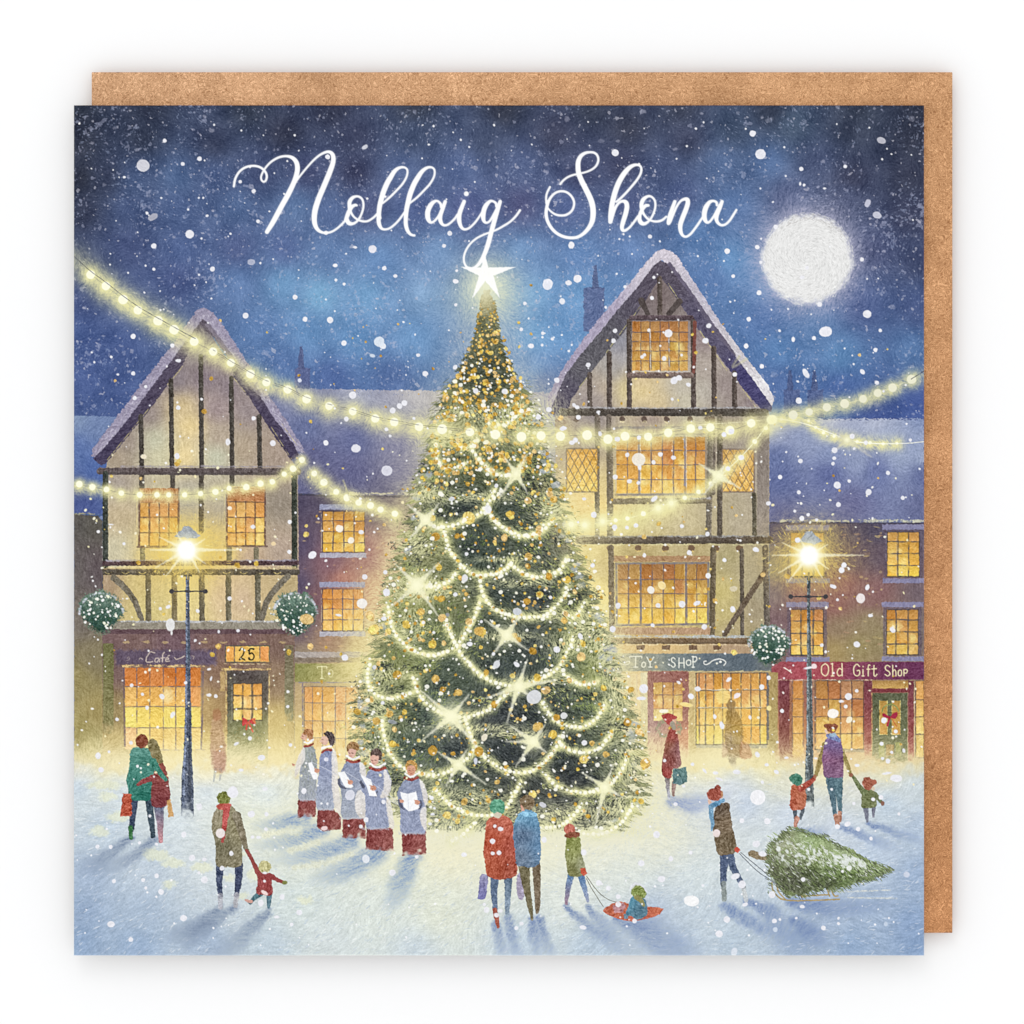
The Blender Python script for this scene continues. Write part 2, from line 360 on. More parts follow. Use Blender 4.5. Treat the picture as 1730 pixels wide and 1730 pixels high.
GL = {  # stroke glyphs in a unit box (y down)
 'T': [[(-.05,.14),(-.05,.02),(.5,0),(1.05,.02),(1.05,.14)],[(.5,0),(.48,1)],[(.32,1),(.68,1)]], 'o': [[(.5,.4),(.1,.55),(.12,.9),(.5,1),(.88,.85),(.85,.5),(.5,.4)]],
 'Y': [[(0,0),(.45,.5),(.95,0)],[(.45,.5),(.45,1)],[(.25,1),(.7,1)]], 'S': [[(.85,.15),(.5,0),(.15,.15),(.25,.42),(.7,.58),(.85,.82),(.5,1),(.1,.85)]],
 'H': [[(.1,0),(.1,1)],[(.85,0),(.9,1)],[(.1,.52),(.88,.5)]], 'P': [[(.2,0),(.22,1)],[(.2,.05),(.8,.05),(.9,.3),(.6,.5),(.22,.5)],[(.02,1),(.45,1)],[(.02,0),(.3,0)]],
 'O': [[(.5,0),(.1,.25),(.1,.75),(.5,1),(.85,.75),(.88,.25),(.5,0)]], 'l': [[(.5,0),(.5,1)],[(.2,.03),(.5,0)],[(.2,1),(.8,1)]],
 'd': [[(.8,0),(.82,1)],[(.8,.5),(.4,.4),(.1,.7),(.35,1),(.8,.9)]], 'G': [[(.85,.18),(.5,0),(.12,.3),(.15,.8),(.5,1),(.85,.85),(.85,.55),(.55,.55)]],
 'i': [[(.5,.4),(.5,1)],[(.5,.1),(.52,.14)],[(.25,1),(.75,1)]], 'f': [[(.85,.05),(.55,.02),(.42,.2),(.42,1)],[(.12,.4),(.8,.4)]],
 't': [[(.45,.08),(.45,.9),(.7,1),(.95,.85)],[(.1,.38),(.85,.35)]], 'h': [[(.15,0),(.15,1)],[(.15,.6),(.5,.42),(.8,.6),(.82,1)]],
 'p': [[(.15,.4),(.15,1.3)],[(.15,.5),(.55,.38),(.88,.62),(.6,.95),(.15,.85)]], 'a': [[(.8,.45),(.4,.4),(.12,.7),(.35,1),(.75,.85),(.82,.45),(.85,1)]],
 'C': [[(.9,.2),(.75,.02),(.3,.15),(.05,.6),(.2,.95),(.6,.95),(.9,.75)]], 'e': [[(.15,.7),(.8,.62),(.6,.38),(.2,.5),(.15,.85),(.5,1),(.9,.85)]],
 '2': [[(.1,.2),(.4,0),(.8,.15),(.75,.45),(.1,.95),(.15,.9),(.5,.88),(.95,1)]], '5': [[(.9,.02),(.3,.02),(.2,.45),(.6,.38),(.92,.65),(.7,.97),(.2,.95),(.12,.82)]]}
def glyph(ch, x0, y0, x1, y1, wd, col, oid, a=.92):
    for st in GL[ch]:
        line([(x0+(x1-x0)*u, y0+(y1-y0)*v) for u, v in st], wd, col, oid, a=a, rough=.25, tex=3, soft=.8)

# ------------------------------------------------------------------ narrow brick house left of the tree
w1 = [(500,845,74,66,92),(560,850,80,72,96),(640,850,96,84,100),(700,850,150,136,120),(505,920,84,72,100),(560,950,128,88,100),(620,940,160,106,104),(670,940,206,164,132),(700,960,232,210,150),(505,990,86,74,102),(530,1010,120,84,92),(580,980,176,112,98),(640,1000,206,150,116),(690,1020,236,216,150),(505,1060,104,84,96),(560,1085,160,122,96),(620,1080,206,178,118),(680,1080,238,220,150),(510,1120,150,132,104),(600,1120,220,202,124),(680,1130,236,220,160),(510,1180,190,160,110),(600,1200,236,210,130),(800,860,200,190,150),(900,860,226,210,160),(900,1000,238,220,156),(520,1240,226,200,120),(600,1290,236,220,160)]
bw = part('wall', roofL, 'red brick wall fading to warm yellow')
poly([(498,836),(960,838),(960,1330),(498,1330)], ('f', w1), bw, rough=.8, tex=5, tf=SV)
line([(498,835),(600,839),(720,838)], 3.5, (54, 50, 70), bw, rough=1, brk=.2)
gilt(560, 730, 834, (214, 206, 164), 5, .75)
for i in range(46):
    x = rnd(505, 660); y = rnd(850, 1095); blob(x, y, rnd(2, 5), rnd(1, 2.2), mix((214, 150, 120), (236, 200, 130), RNG.random()), None, a=rnd(.2, .6), ang=rnd(-15, 15))
def sashwin(parent, x0, y0, x1, y1, xs, ys, top, bot, bar, lab, lint=(150, 154, 188), sill=(176, 176, 196)):
    wi = part('window', parent, lab)
    rect(x0-5, y0-12, x1+3, y0-3, lint, None, rough=1, tex=8, a=.92)
    panes(x0, y0, x1, y1, xs, ys, top, bot, wi, bar)
    rect(x0-5, y1+1, x1+3, y1+9, sill, None, rough=1, tex=8, a=.92)
sashwin(roofL, 545, 864, 616, 933, (563, 581, 598), (880, 898, 917), (196,122,48), (248,196,70), (104,80,96), 'upper lit window of the narrow brick house')
sashwin(roofL, 545, 995, 614, 1066, (562, 579, 597), (1012, 1029, 1047), (208,116,50), (250,190,76), (98,88,130), 'lower lit window of the narrow brick house')
rect(498, 1101, 640, 1111, (172, 164, 166), None, rough=1, a=.8, fade=('x', 590, 640)); rect(498, 1111, 620, 1119, (112, 96, 88), None, rough=1, a=.7, fade=('x', 570, 620))
sg = part('shop_sign', roofL, 'mossy green shop sign starting with To')
rect(497, 1121, 640, 1152, ('h', (124, 130, 56), (226, 216, 124)), sg, rough=.7, tex=9, a=.8, fade=('x', 530, 640))
lt = part("lettering", roofL, 'pale yellow letters To')
glyph('T', 537, 1126, 551, 1146, 1.8, (250, 246, 190), lt, .75); glyph('o', 555, 1123, 563, 1144, 1.7, (246, 240, 180), lt, .6)
sw = part('shop_window', roofL, 'golden shop window behind the choir')
panes(514, 1160, 628, 1290, (528, 545, 566, 584, 606), (1187, 1218, 1247), (228,150,66), (252,208,104), sw, (150,130,140), 1.6, fade=('x', 590, 650))
line([(511, 1154), (512, 1290)], 2.2, (120, 104, 120), sw, brk=.3); line([(505, 1153), (600, 1153)], 2, (130, 122, 130), sw, brk=.3)

# ------------------------------------------------------------------ left timbered house (café)
h1 = part('timber_house', None, 'left half-timbered house with the café')
A = Z(120, 500, 3.932); B = Z(120, 900, 3.932)
dk = (60, 58, 62); gr = (58, 62, 54)
wall1 = [(345,575,96,88,110),(300,640,118,106,122),(345,640,122,108,126),(390,650,124,110,128),(250,700,132,118,124),(310,690,190,168,134),(320,720,210,186,140),(365,690,142,124,136),(420,690,132,118,130),(195,775,150,134,124),(215,745,140,126,126),(262,745,176,174,160),(270,770,184,178,156),(312,770,212,190,146),(366,770,178,178,166),(370,740,160,144,136),(410,760,158,140,128),(460,770,150,132,128),(480,780,150,132,130),
 (190,820,150,138,140),(200,870,176,158,136),(200,930,184,176,160),(320,840,156,150,150),(360,850,160,150,144),(320,920,206,184,120),(360,920,200,178,124),(475,850,134,122,118),(475,930,160,140,134),(420,940,176,150,136),(260,940,206,186,130),(380,940,210,186,124)]
wall1 = [(x, y, min(255, r*1.09+5), min(255, g*1.09+5), min(255, b*1.03)) for x, y, r, g, b in wall1]
hw = part('wall', h1, 'plaster wall between dark timbers')
poly([(345,548),(181,781),(176,800),(172,968),(505,968),(503,800),(495,781)], ('f', wall1), hw, rough=.9, tex=7, tf=SV)
gab = part('roof', h1, 'steep gable roof edged with snow')
# snow edge, then dark barge boards
poly(A([(885,78),(840,92),(800,140),(700,290),(560,465),(420,650),(270,850),(150,1005),(136,1062),(190,1090),(430,760),(640,470),(800,250),(868,185),(905,185),(985,300),(1130,510),(1260,700),(1400,900),(1490,1030),(1555,1045),(1530,990),(1400,780),(1270,600),(1140,395),(1050,250),(945,110)]), (152,144,170), gab, rough=1.8, tex=11)
for i in range(240):
    s = RNG.random(); u = (1-s)*885+s*160 if i % 2 else 885+s*650; v = 95+s*(960 if i % 2 else 930)+rnd(0, 40)
    x, y = A(u+rnd(-20, 20), v); g = rnd(160, 214)
    dab(x, y, rnd(4, 9), 1.6, (-.95 if i % 2 else .98)+rnd(-.4, .4), (g, g-6, g+12), .5)
barge = part('bargeboard', h1, 'dark slanting bargeboards')
poly(A([(875,150),(700,385),(480,680),(330,880),(200,1030),(145,1080),(190,1125),(225,1122),(340,980),(520,760),(650,580),(745,455),(800,330),(872,210),(960,290),(1060,440),(1080,540),(1200,700),(1330,900),(1462,1092),(1515,1060),(1480,985),(1340,800),(1260,670),(1200,610),(1130,520),(1030,350),(920,190)]), ('v', (84,74,92), (62,54,84)), barge, rough=1.1, tex=9)
line(A([(905,190),(1010,330),(1130,500),(1250,650)]), 7, (116,106,128), gab, a=.95, rough=1.2)
for a_, b_ in (((240,1090),(520,745)),((640,590),(740,470)),((1080,545),(1200,690)),((1330,870),(1462,1080)),((1400,850),(1500,990))): line(A([a_, b_]), 1.3, (206,190,120), None, a=.7, brk=.4, smooth=False)
t1 = part('timber_frame', h1, 'dark green-brown posts and beams')
for u, v in ((470,800),(670,560),(868,400),(1070,545),(1255,800)): beam([A(u-6,v), A(u,1140)], 8.2, (72,66,60), t1)
for u, v in ((470,1270),(675,1270),(865,1560),(1070,1260)): beam([A(u,1190), A(u,v)], 8.6, (82,74,66), t1)
beam([(169,796),(503,797)], 12, (92,80,80), t1); snowcap(205, 480, 788, (150,142,156), 3, .7)
beam([(178,800),(178,1062)], 9.5, (54,60,54), t1); beam([(497,800),(498,1045)], 9.5, (56,62,52), t1)
for u, v0, v1, q in ((475,100,190,(120,116,92)),(1050,90,190,(110,106,86)),(1230,110,190,(124,116,94))): beam([B(u,v0), B(u,v1)], 9, q, t1)
# lower storey
lo = [(185,990,176,150,118),(230,990,212,190,122),(250,1030,216,198,126),(320,1000,232,214,140),(320,1040,226,206,134),(380,1010,220,192,146),(410,1010,214,186,150),(440,1000,206,180,130),(480,1000,190,168,120),(470,1040,208,188,128)]
poly([(174,960),(503,960),(503,1070),(174,1070)], ('f', lo), hw, rough=.8, tex=7, tf=SV)
beam(B([(210,205),(1500,200)]), 8, (78,56,62), t1); snowcap(180, 300, 947, (156,150,168), 3); snowcap(395, 500, 947, (150,144,162), 3)
gilt(175, 500, 958.5, (226,206,140), 2.4); beam(B([(215,262),(1500,262)]), 10, (84,76,66), t1)
for i in range(11): x = 183+i*28.5; line([(x-5,967),(x,969.5),(x+6,967)], 1.6, (224,200,116), None, a=.8, brk=.3)
for u, q in ((512,(112,102,76)),(686,(128,114,80)),(868,(104,96,76)),(1045,(112,104,80)),(1240,(110,104,84))): beam([B(u,290), B(u+2,580)], 9.5, q, t1)
for P_ in ([(285,300,44),(360,370,42),(420,450,40),(470,575,34)], [(1440,290,40),(1370,360,42),(1300,460,42),(1265,580,36)]): line(B(P_), 9, (112,104,88), t1, rough=.8, tex=10)
def hwin(x0, y0, x1, y1, xs, lab):
    wi = part('window', h1, lab)
    panes(x0, y0+22, x1, y1, xs, (848, 874, 900), (206,132,64), (250,192,84), wi, (128,84,62), 2.2)
    rect(x0-1, y0, x1+1, y0+24, (186,118,68), wi, rough=.8, tex=14)
    line([(x0-1,y0),(x0-1,y1)], 3.2, (104,70,62), wi, brk=.3); line([(x1+1,y0),(x1+1,y1)], 3.2, (100,70,62), wi, brk=.3)
    line([(x0-4,y1+1),(x1+4,y1+1)], 3.4, (110,84,76), wi, brk=.2); line([(x0-5,y0+12),(x0-5,y1)], 1, (238,214,130), None, a=.7, brk=.4)
hwin(236, 825, 301, 923, (252, 269, 285), 'upper left lit window beside the lamp glow')
hwin(384, 822, 447, 922, (399, 415, 431), 'upper right lit window')
# band above the shop
rect(172,1049,498,1064,(146,138,122), t1, rough=1, tex=10); snowcap(205, 470, 1050, (188,190,196), 3)
rect(172,1063,497,1074,(96,70,76), t1, rough=1, tex=8); gilt(180, 490, 1075, (214,184,104), 4.5, .8)
rect(172,1072,498,1080,(112,86,88), t1, rough=1, tex=8)
g1 = [(180,1090,118,90,90),(300,1095,112,84,92),(400,1085,120,88,86),(480,1090,122,94,84),(200,1130,120,92,88),(360,1140,136,104,84),(370,1200,168,134,86),(470,1150,142,114,88),(470,1220,196,168,100),(190,1200,150,128,84),(190,1260,200,176,110),(360,1260,228,200,120),(300,1285,244,216,130),(470,1285,236,214,150),(190,1300,222,210,164)]
poly([(172,1071),(498,1071),(498,1335),(172,1335)], ('f', g1), hw, rough=.9, tex=8, tf=SV)
for i in range(9): blob(213+i*33, 1085+rnd(-1, 1), 6, 2, (214,186,120), None, a=.6, rough=1.4)
cs = part('shop_sign', h1, 'dim purple café fascia')
rect(195,1098,365,1124,('h',(92,76,96),(98,82,104)), cs, rough=2.5, soft=4, tex=8)
cl = part('lettering', h1, 'cream script reading Café with flourishes')
crm = (190,172,162)
Q = Z(170, 1060, 5.58)
line(Q([(510,240),(470,232),(435,280),(432,320),(460,328),(490,322)]), 1.8, crm, cl); line(Q([(548,290),(520,292),(512,320),(535,326),(552,300),(556,325)]), 1.7, crm, cl)
line(Q([(600,235),(585,260),(582,325)]), 1.9, crm, cl); line(Q([(565,290),(605,285)]), 1.5, crm, cl); line(Q([(612,305),(640,300),(630,285),(612,300),(618,322),(650,318)]), 1.7, crm, cl); line(Q([(632,272),(648,262)]), 1.5, crm, cl)
line(Q([(365,300),(378,288),(395,300)]), 1.5, crm, cl, a=.8); line(Q([(250,290),(262,275),(270,300),(245,312)]), 1.2, crm, cl, a=.5); line(Q([(698,285),(715,302),(760,285),(790,270)]), 1.8, crm, cl); line(Q([(860,265),(880,275),(872,298)]), 1.4, crm, cl, a=.7)
rect(174,1087,192,1240,('v',(104,104,58),(140,132,84)), hw, rough=.8, tex=12, fade=('y',1215,1245)); rect(481,1090,496,1222,('v',(116,104,80),(124,124,88)), hw, rough=.8, tex=10, fade=('y',1200,1230,8))
# café window
cw = part('shop_window', h1, 'bright café shop window')
R1 = (214,118,44); ys_ = (1128,1160,1194,1229,1266); xs_ = (211,231,253,276,297,322,339)
rc_ = [R1,(240,178,84),(250,216,94),(252,212,124)]
for j in range(4):
    for i in range(6):
        c = rc_[j]; v = rnd(-12, 12); c = (c[0]+v*.4, c[1]+v+(-22 if (i > 4 and j == 1) or (i < 1 and j == 3) else 0), c[2]+v*1.4)
        rect(xs_[i], ys_[j], xs_[i+1], ys_[j+1], ('v', lum(c, .96), lum(c, 1.04)), cw, rough=.6, tex=11)
for x in xs_[1:-2]+(297,): line([(x, 1128), (x+rnd(-1, 1), 1180), (x, 1266)], 2.2, (110,90,96), cw, a=.85, brk=.4)
for y in ys_[1:4]: line([(211, y), (270, y+rnd(-1, 1)), (339, y)], 2.2, (96,80,92), cw, a=.85, brk=.35)
line([(209,1130),(210,1200),(211,1260)], 3.4, (104,82,92), cw, brk=.25); line([(343,1135),(342,1200),(340,1266)], 3.2, (96,78,96), cw, brk=.3); line([(270,1267),(345,1267)], 2.2, (150,130,120), cw, brk=.4)
gilt(205, 345, 1125, (240,204,120), 4, .8); blob(283, 1176, 9, 13, (252,236,180), None, a=.7, soft=6, rough=3)
# number 25, door
pl = part('house_number', h1, 'glowing transom with the number 25')
rect(382,1092,455,1118,(240,190,88), pl, rough=.5, tex=9); rect(383,1093,395,1117,(240,166,72), pl, tex=9); rect(440,1093,454,1117,(238,156,78), pl, tex=9)
for x in (396,439): line([(x,1092),(x,1118)], 2, (110,90,80), pl, brk=.3)
for p_, q_ in (((381,1091),(456,1091)),((381,1119),(458,1119)),((381,1091),(381,1119)),((455,1091),(455,1119))): line([p_, q_], 1.7, (70,80,66), pl, brk=.25)
gilt(378, 460, 1122, (238,220,160), 2, .7)
nm = part('numerals', h1, 'black numerals 25'); bk = (26,24,22)
glyph('2', 404, 1095, 414, 1115, 2.6, bk, nm); glyph('5', 419, 1096, 430, 1115, 2.6, bk, nm)
for x, y in ((405,1099),(406,1113),(420,1099),(428,1097),(421,1112)): blob(x, y, 1.6, 1.5, bk, nm)
d1 = part('door', h1, 'green café door with a red bow wreath')
rect(384,1133,453,1292,('f',[(420,1140,84,74,72),(390,1180,86,84,70),(450,1170,84,76,70),(420,1230,128,130,84),(420,1260,160,160,104),(420,1290,206,200,140)]), d1, rough=.7, tex=10, fade=('y',1278,1300))
line([(382,1131),(382,1280)], 1.7, (240,216,130), None, a=.85, brk=.3); line([(455,1140),(455,1270)], 1.5, (236,210,130), None, a=.8, brk=.35); gilt(376, 456, 1131, (236,204,120), 3, .8)
rect(372,1134,380,1168,(214,180,110), None, tex=8, a=.7)
dw = part('window', h1, 'small nine-pane door window')
panes(394,1155,443,1217,(410,426),(1175,1198),(242,166,72),(252,200,92),dw,(96,80,66),2.6,hi=(200,190,170))
wr = part('wreath', h1, 'leafy wreath with a red bow on the café door')
for i in range(120):
    a_ = rnd(0, 6.28); r = rnd(14, 24); x = 419+r*math.cos(a_)*1.05; y = 1240+r*math.sin(a_)*.85
    if y > 1222 and y < 1262: dab(x, y, rnd(4, 8), 1.5, rnd(0, 3), mix((84,104,66), (196,150,70), RNG.random()*.6), .6, wr)
for q_ in ([(419,1219),(410,1213),(410,1226)], [(420,1219),(431,1213),(430,1224)]): poly(q_, (206,50,52), wr, smooth=True)
line([(418,1221),(416,1232)], 3, (214,70,56), wr); line([(420,1221),(427,1236)], 3, (220,84,60), wr); line([(427,1215),(431,1221)], 3, (230,110,60), wr)
# left edge garden wall
gw = part('garden_wall', None, 'shadowy olive wall at the left edge of the picture')
poly([(125,868),(165,872),(173,880),(173,1335),(125,1335)], ('f',[(130,880,86,82,78),(165,880,88,84,76),(130,960,100,92,90),(165,960,92,80,84),(140,1050,118,108,98),(160,1110,132,120,88),(130,1150,150,136,84),(165,1200,164,146,88),(130,1240,160,146,84),(150,1270,196,182,116),(140,1300,214,212,190)]), gw, rough=1, tex=7, tf=SV)
gilt(128, 160, 868, (196,180,110), 3, .6)
# ------------------------------------------------------------------ gift-shop house at the right edge
w3 = [(1305,890,78,72,100),(1400,895,96,86,96),(1450,890,78,70,92),(1480,895,74,68,92),(1560,890,90,84,104),(1310,960,150,140,110),(1440,940,98,80,92),(1480,940,96,80,96),(1310,1000,130,112,112),(1350,1000,150,104,100),(1430,990,148,98,94),(1480,1000,136,94,96),(1555,1000,112,94,102),(1315,1050,122,94,98),(1410,1020,146,96,92),(1470,1010,138,98,96),(1420,1060,146,122,94),(1470,1050,150,132,96),(1450,1090,154,138,90),(1490,1080,150,134,92),(1410,1100,166,142,88),(1558,1060,120,106,104),(1330,1110,130,100,98),
 (1330,1180,150,80,76),(1345,1230,190,120,80),(1330,1260,206,150,100),(1400,1280,214,160,110),(1470,1280,216,176,120),(1470,1200,150,84,72),(1550,1280,220,196,140),(1320,1300,232,222,170),(1550,1300,220,210,170)]
bwR = part('wall', roofR, 'plum and brown brick wall with warm patches')
poly([(1300,884),(1561,884),(1561,1335),(1300,1335)], ('f', w3), bwR, rough=.6, tex=6, tf=SV)
line([(1300,883),(1561,884)], 2.6, (52,48,70), bwR, rough=.8, brk=.2); gilt(1320, 1561, 880, (206,204,168), 4.5, .8)
for i in range(46):
    x = rnd(1400, 1490); y = rnd(890, 1100); blob(x, y, rnd(2, 6), rnd(.8, 2.4), mix((186,140,110),(220,196,120),RNG.random()), None, a=rnd(.2,.6), ang=rnd(-12,12), rough=.9)
li = (134,132,170)
def rwin(x0, y0, x1, y1, xs, ys, top, bot, lab):
    wi = part('window', roofR, lab)
    rect(x0-8, y0-13, x1+9, y0-4, li, None, rough=1, tex=7, a=.92); rect(x0-6, y0-4, x1+6, y1+2, (92,78,96), None, a=.6, rough=1)
    panes(x0, y0, x1, y1, xs, ys, top, bot, wi, (92,88,94), 2.2, hi=(150,140,160), var=12)
    rect(x0-8, y1+3, x1+10, y1+11, li, None, rough=1, tex=7, a=.92)
rwin(1336,900,1392,974,(1355,1374),(916,935,953),(196,136,60),(240,188,70),'upper lit window half hidden by the right lamp glow')
rwin(1499,899,1553,974,(1517,1535),(915,935,955),(200,142,58),(246,192,68),'upper lit window at the card edge')
rwin(1336,1030,1391,1107,(1353,1374),(1049,1070,1090),(198,128,54),(240,180,74),'lower lit window behind the right lamp post')
rwin(1498,1030,1551,1106,(1514,1534),(1047,1067,1088),(196,132,56),(222,166,70),'lower lit window at the card edge')
gs = part('shop_sign', roofR, 'crimson sign board reading Old Gift Shop')
rect(1304,1118,1561,1148,('f',[(1310,1130,160,72,80),(1360,1130,176,74,84),(1400,1130,164,66,78),(1450,1130,128,54,82),(1500,1130,108,46,80),(1550,1130,104,44,82)]), gs, rough=.7, tex=9)
gilt(1315, 1480, 1149, (230,190,170), 2.4, .8); line([(1325,1128),(1337,1136)], 2, (240,220,200), None)
gt = part('lettering', roofR, 'cream letters Old Gift Shop'); cr = (244,226,178)
for ch, a_, b_, y_ in (('O',1387,1401,1121),('l',1403,1410,1121),('d',1413,1425,1121),('G',1441,1454,1122),('i',1455,1461,1124),('f',1464,1471,1123),('t',1472,1482,1123),('S',1494,1505,1124),('h',1507,1515,1124),('o',1517,1524,1125),('p',1526,1534,1126)):
    glyph(ch, a_, y_, b_, (1142 if ch not in 'p' else 1138), 1.9, cr, gt)
def post(x0, x1, y0, y1, c, par, fz=(1262, 1292)): rect(x0, y0, x1, y1, c, par, rough=.7, tex=11, fade=('y',)+fz)
post(1316,1334,1150,1290,('v',(116,50,62),(150,90,70)), bwR); post(1334,1341,1152,1280,(160,104,76), bwR)
sw3 = part('shop_window', roofR, 'orange gift shop window beside the green door')
rect(1339,1150,1358,1285,('v',(206,132,60),(250,206,110)), sw3, rough=.6, tex=9, fade=('y',1262,1286))
panes(1377,1150,1459,1266,(1399,1420,1439),(1181,1211,1239),(172,104,56),(244,180,84),sw3,(116,86,86),2, hi=(226,196,130))
for j, y in enumerate((1181,1211,1239)): line([(1340,y),(1357,y)], 1.8, (120,96,80), sw3, brk=.3)
for x in (1339,1357,1378): line([(x,1150),(x,1262)], 2, (128,98,84), sw3, brk=.3)
rect(1380,1266,1460,1271,(150,140,120), None, rough=1, a=.7)
post(1460,1473,1150,1290,('v',(112,48,62),(186,100,82)), bwR, (1266,1284)); post(1534,1544,1150,1290,('v',(112,48,62),(184,100,84)), bwR, (1266,1290))
rect(1473,1163,1536,1170,(126,50,58), bwR, rough=.7)
sw4 = part('shop_window', roofR, 'narrow orange window strip at the card edge')
panes(1547,1150,1561,1280,(),(1182,1211,1240),(212,128,60),(240,204,120),sw4,(116,100,100),2, fade=('y',1262,1290))
rect(1474,1150,1534,1163,('v',(170,126,64),(206,160,80)), sw3, rough=.6, tex=9)
d3 = part('door', roofR, 'green gift shop door with a red bow')
rect(1474,1171,1533,1292,('v',(88,92,66),(124,128,84)), d3, rough=.6, tex=11, fade=('y',1274,1294)); line([(1473,1171),(1473,1270)], 1.4, (224,190,110), None, a=.8, brk=.3)
dw3 = part('window', roofR, 'pair of narrow ochre door panes')
for a_, b_ in ((1486,1499),(1507,1521)):
    rect(a_,1184,b_,1241,('v',(186,142,62),(216,160,72)), dw3, rough=.5, tex=9)
    for q_ in ([(a_,1184),(a_,1241)],[(b_,1184),(b_,1241)],[(a_,1241),(b_,1241)]): line(q_, 1.3, (236,220,130), dw3, a=.9, brk=.3)
for x in (1489, 1517): rect(x-4,1254,x+5,1280,(160,166,84), None, rough=1, tex=9, a=.8, fade=('y',1270,1284))
rect(1497,1258,1510,1276,(196,136,64), None, rough=1, a=.6)
wr3 = part('wreath', roofR, 'small wreath and red bow on the gift shop door')
for i in range(70):
    a_ = rnd(3.3, 6.1); dab(1504+14*math.cos(a_), 1204+14*math.sin(a_), rnd(4, 8), 1.6, a_+1.4, mix((110,130,60),(160,166,96),RNG.random()), .6, wr3)
for P_ in ([(1504,1212),(1493,1205),(1491,1210),(1499,1214)], [(1504,1212),(1513,1203),(1517,1206),(1513,1214)]): poly(P_, (172,32,62), wr3, smooth=True, tex=5)
line([(1503,1212),(1499,1226)], 3.4, (176,34,60), wr3); line([(1506,1214),(1515,1227)], 2, (206,110,50), wr3)

# ------------------------------------------------------------------ tall timbered house (toy shop)
h2 = part('timber_house', None, 'tall half-timbered house with the toy shop')
D = Z(900, 400, 3.932); E = Z(900, 820, 3.932); T = Z(1010, 1080, 5.406)
chimney(986, 486, 1021, 560, [(1006, 448)], (84, 96, 142), h2, .8)
w2 = [(1115,500,106,92,100),(1080,520,112,100,110),(1150,520,118,106,112),(1045,580,128,128,150),(1035,620,150,144,150),(1020,660,166,150,140),(1055,660,196,180,140),(1050,600,150,146,160),(1010,670,150,138,142),(1190,570,132,116,126),(1190,620,156,144,144),(1190,660,166,158,156),(1225,650,136,122,128),(1255,670,140,126,130),(1270,685,130,116,130),(1085,660,206,184,140),(1085,640,196,174,140),(1110,680,196,176,142),(1150,650,176,168,162),(1160,680,180,172,160),(990,680,140,128,136),
 (945,720,150,128,112),(990,720,136,122,130),(1000,700,130,120,130),(1100,712,150,132,132),(1240,720,130,116,116),(1290,720,128,114,108),(1290,800,156,144,136),(1255,740,136,124,126),(1235,870,164,152,134),(1250,890,166,154,138),(1290,880,156,144,134),(1215,870,170,156,130),(1100,870,190,176,136),(1160,880,186,172,140),(1060,880,206,196,140),(985,860,226,196,130),(1020,860,226,196,126),(960,880,240,222,150),(1040,840,200,180,130),
 (985,940,214,196,132),(960,980,236,218,156),(1000,1000,240,212,130),(985,1040,246,222,150),(1020,960,190,170,116),(1080,930,170,150,104),(1180,930,170,152,112),(1230,940,160,148,112),(1220,1000,186,170,112),(1225,1040,180,164,112),(1270,960,160,148,126),(1275,1030,150,136,116),(1240,1060,160,144,112),(1290,1000,150,140,124),(1100,1064,190,160,110)]
w2 = [(x, y, min(255, r*1.08+4), min(255, g*1.08+4), min(255, b*1.03)) for x, y, r, g, b in w2]
hw2 = part('wall', h2, 'ochre plaster wall between timbers')
poly([(1115,450),(1300,700),(1299,1100),(940,1100),(938,703)], ('f', w2), hw2, rough=.7, tex=6.5, tf=SV)
poly([(900,1085),(1300,1085),(1312,1335),(900,1335)], ('f',[(1030,1095,226,190,124),(1100,1095,220,184,120),(1250,1095,180,150,116),(1030,1180,240,214,150),(1060,1250,240,220,156),(1040,1290,236,228,190),(1090,1280,232,220,170),(1168,1180,206,180,126),(1168,1250,206,184,120),(1230,1275,236,224,170),(1306,1180,176,146,90),(1306,1240,180,156,92),(1306,1290,224,212,150)]), hw2, rough=.7, tex=6.5, tf=SV)
snow2 = part('roof', h2, 'tall steep gable with a thick snow edge')
poly(D([(868,82),(820,98),(780,140),(640,310),(480,500),(380,620),(250,800),(150,960),(95,1080),(88,1120),(130,1160),(420,730),(700,370),(820,200),(860,150),(900,200),(1130,480),(1330,790),(1590,1140),(1606,1080),(1560,980),(1400,780),(1240,560),(1100,340),(960,130),(910,88)]), ('f',[(1120,430,206,198,210),(1020,550,168,158,184),(950,650,160,150,178),(1180,500,190,184,200),(1260,610,200,194,200),(1290,650,232,230,232),(1300,680,214,208,214)]), snow2, rough=1.4, tex=10)
for i in range(420):
    s = RNG.random(); lft = i % 2
    u, v = ((1-s)*840+s*120, 120+s*970) if lft else (900+s*690, 110+s*960)
    x, y = D(u+rnd(-26, 16), v+rnd(-10, 20)); g = rnd(158, 216)+(16 if not lft and s > .6 else 0)
    dab(x, y, rnd(4, 9), 1.3, (-.95 if lft else .98)+rnd(-.45, .45), (g, g-5, g+10 if lft else g+3), .55)
line(D([(905,190),(1040,375),(1180,580),(1330,785)]), 10, (96,88,110), snow2, a=.97, rough=1)
brg = part('bargeboard', h2, 'dark slanting bargeboards')
poly(D([(850,158),(800,195),(690,340),(560,490),(440,640),(330,770),(220,910),(110,1172),(150,1190),(215,1195),(262,1075),(380,910),(500,760),(650,580),(740,440),(850,262),(940,390),(1050,550),(1180,720),(1310,890),(1400,1010),(1530,1162),(1585,1165),(1592,1130),(1450,930),(1330,775),(1200,640),(1040,380),(960,270),(890,175)]), ('f',[(1115,455,84,76,92),(1000,600,90,88,96),(940,690,62,56,84),(1200,570,84,78,104),(1270,650,66,62,110),(1300,690,56,54,100)]), brg, rough=1, tex=10)
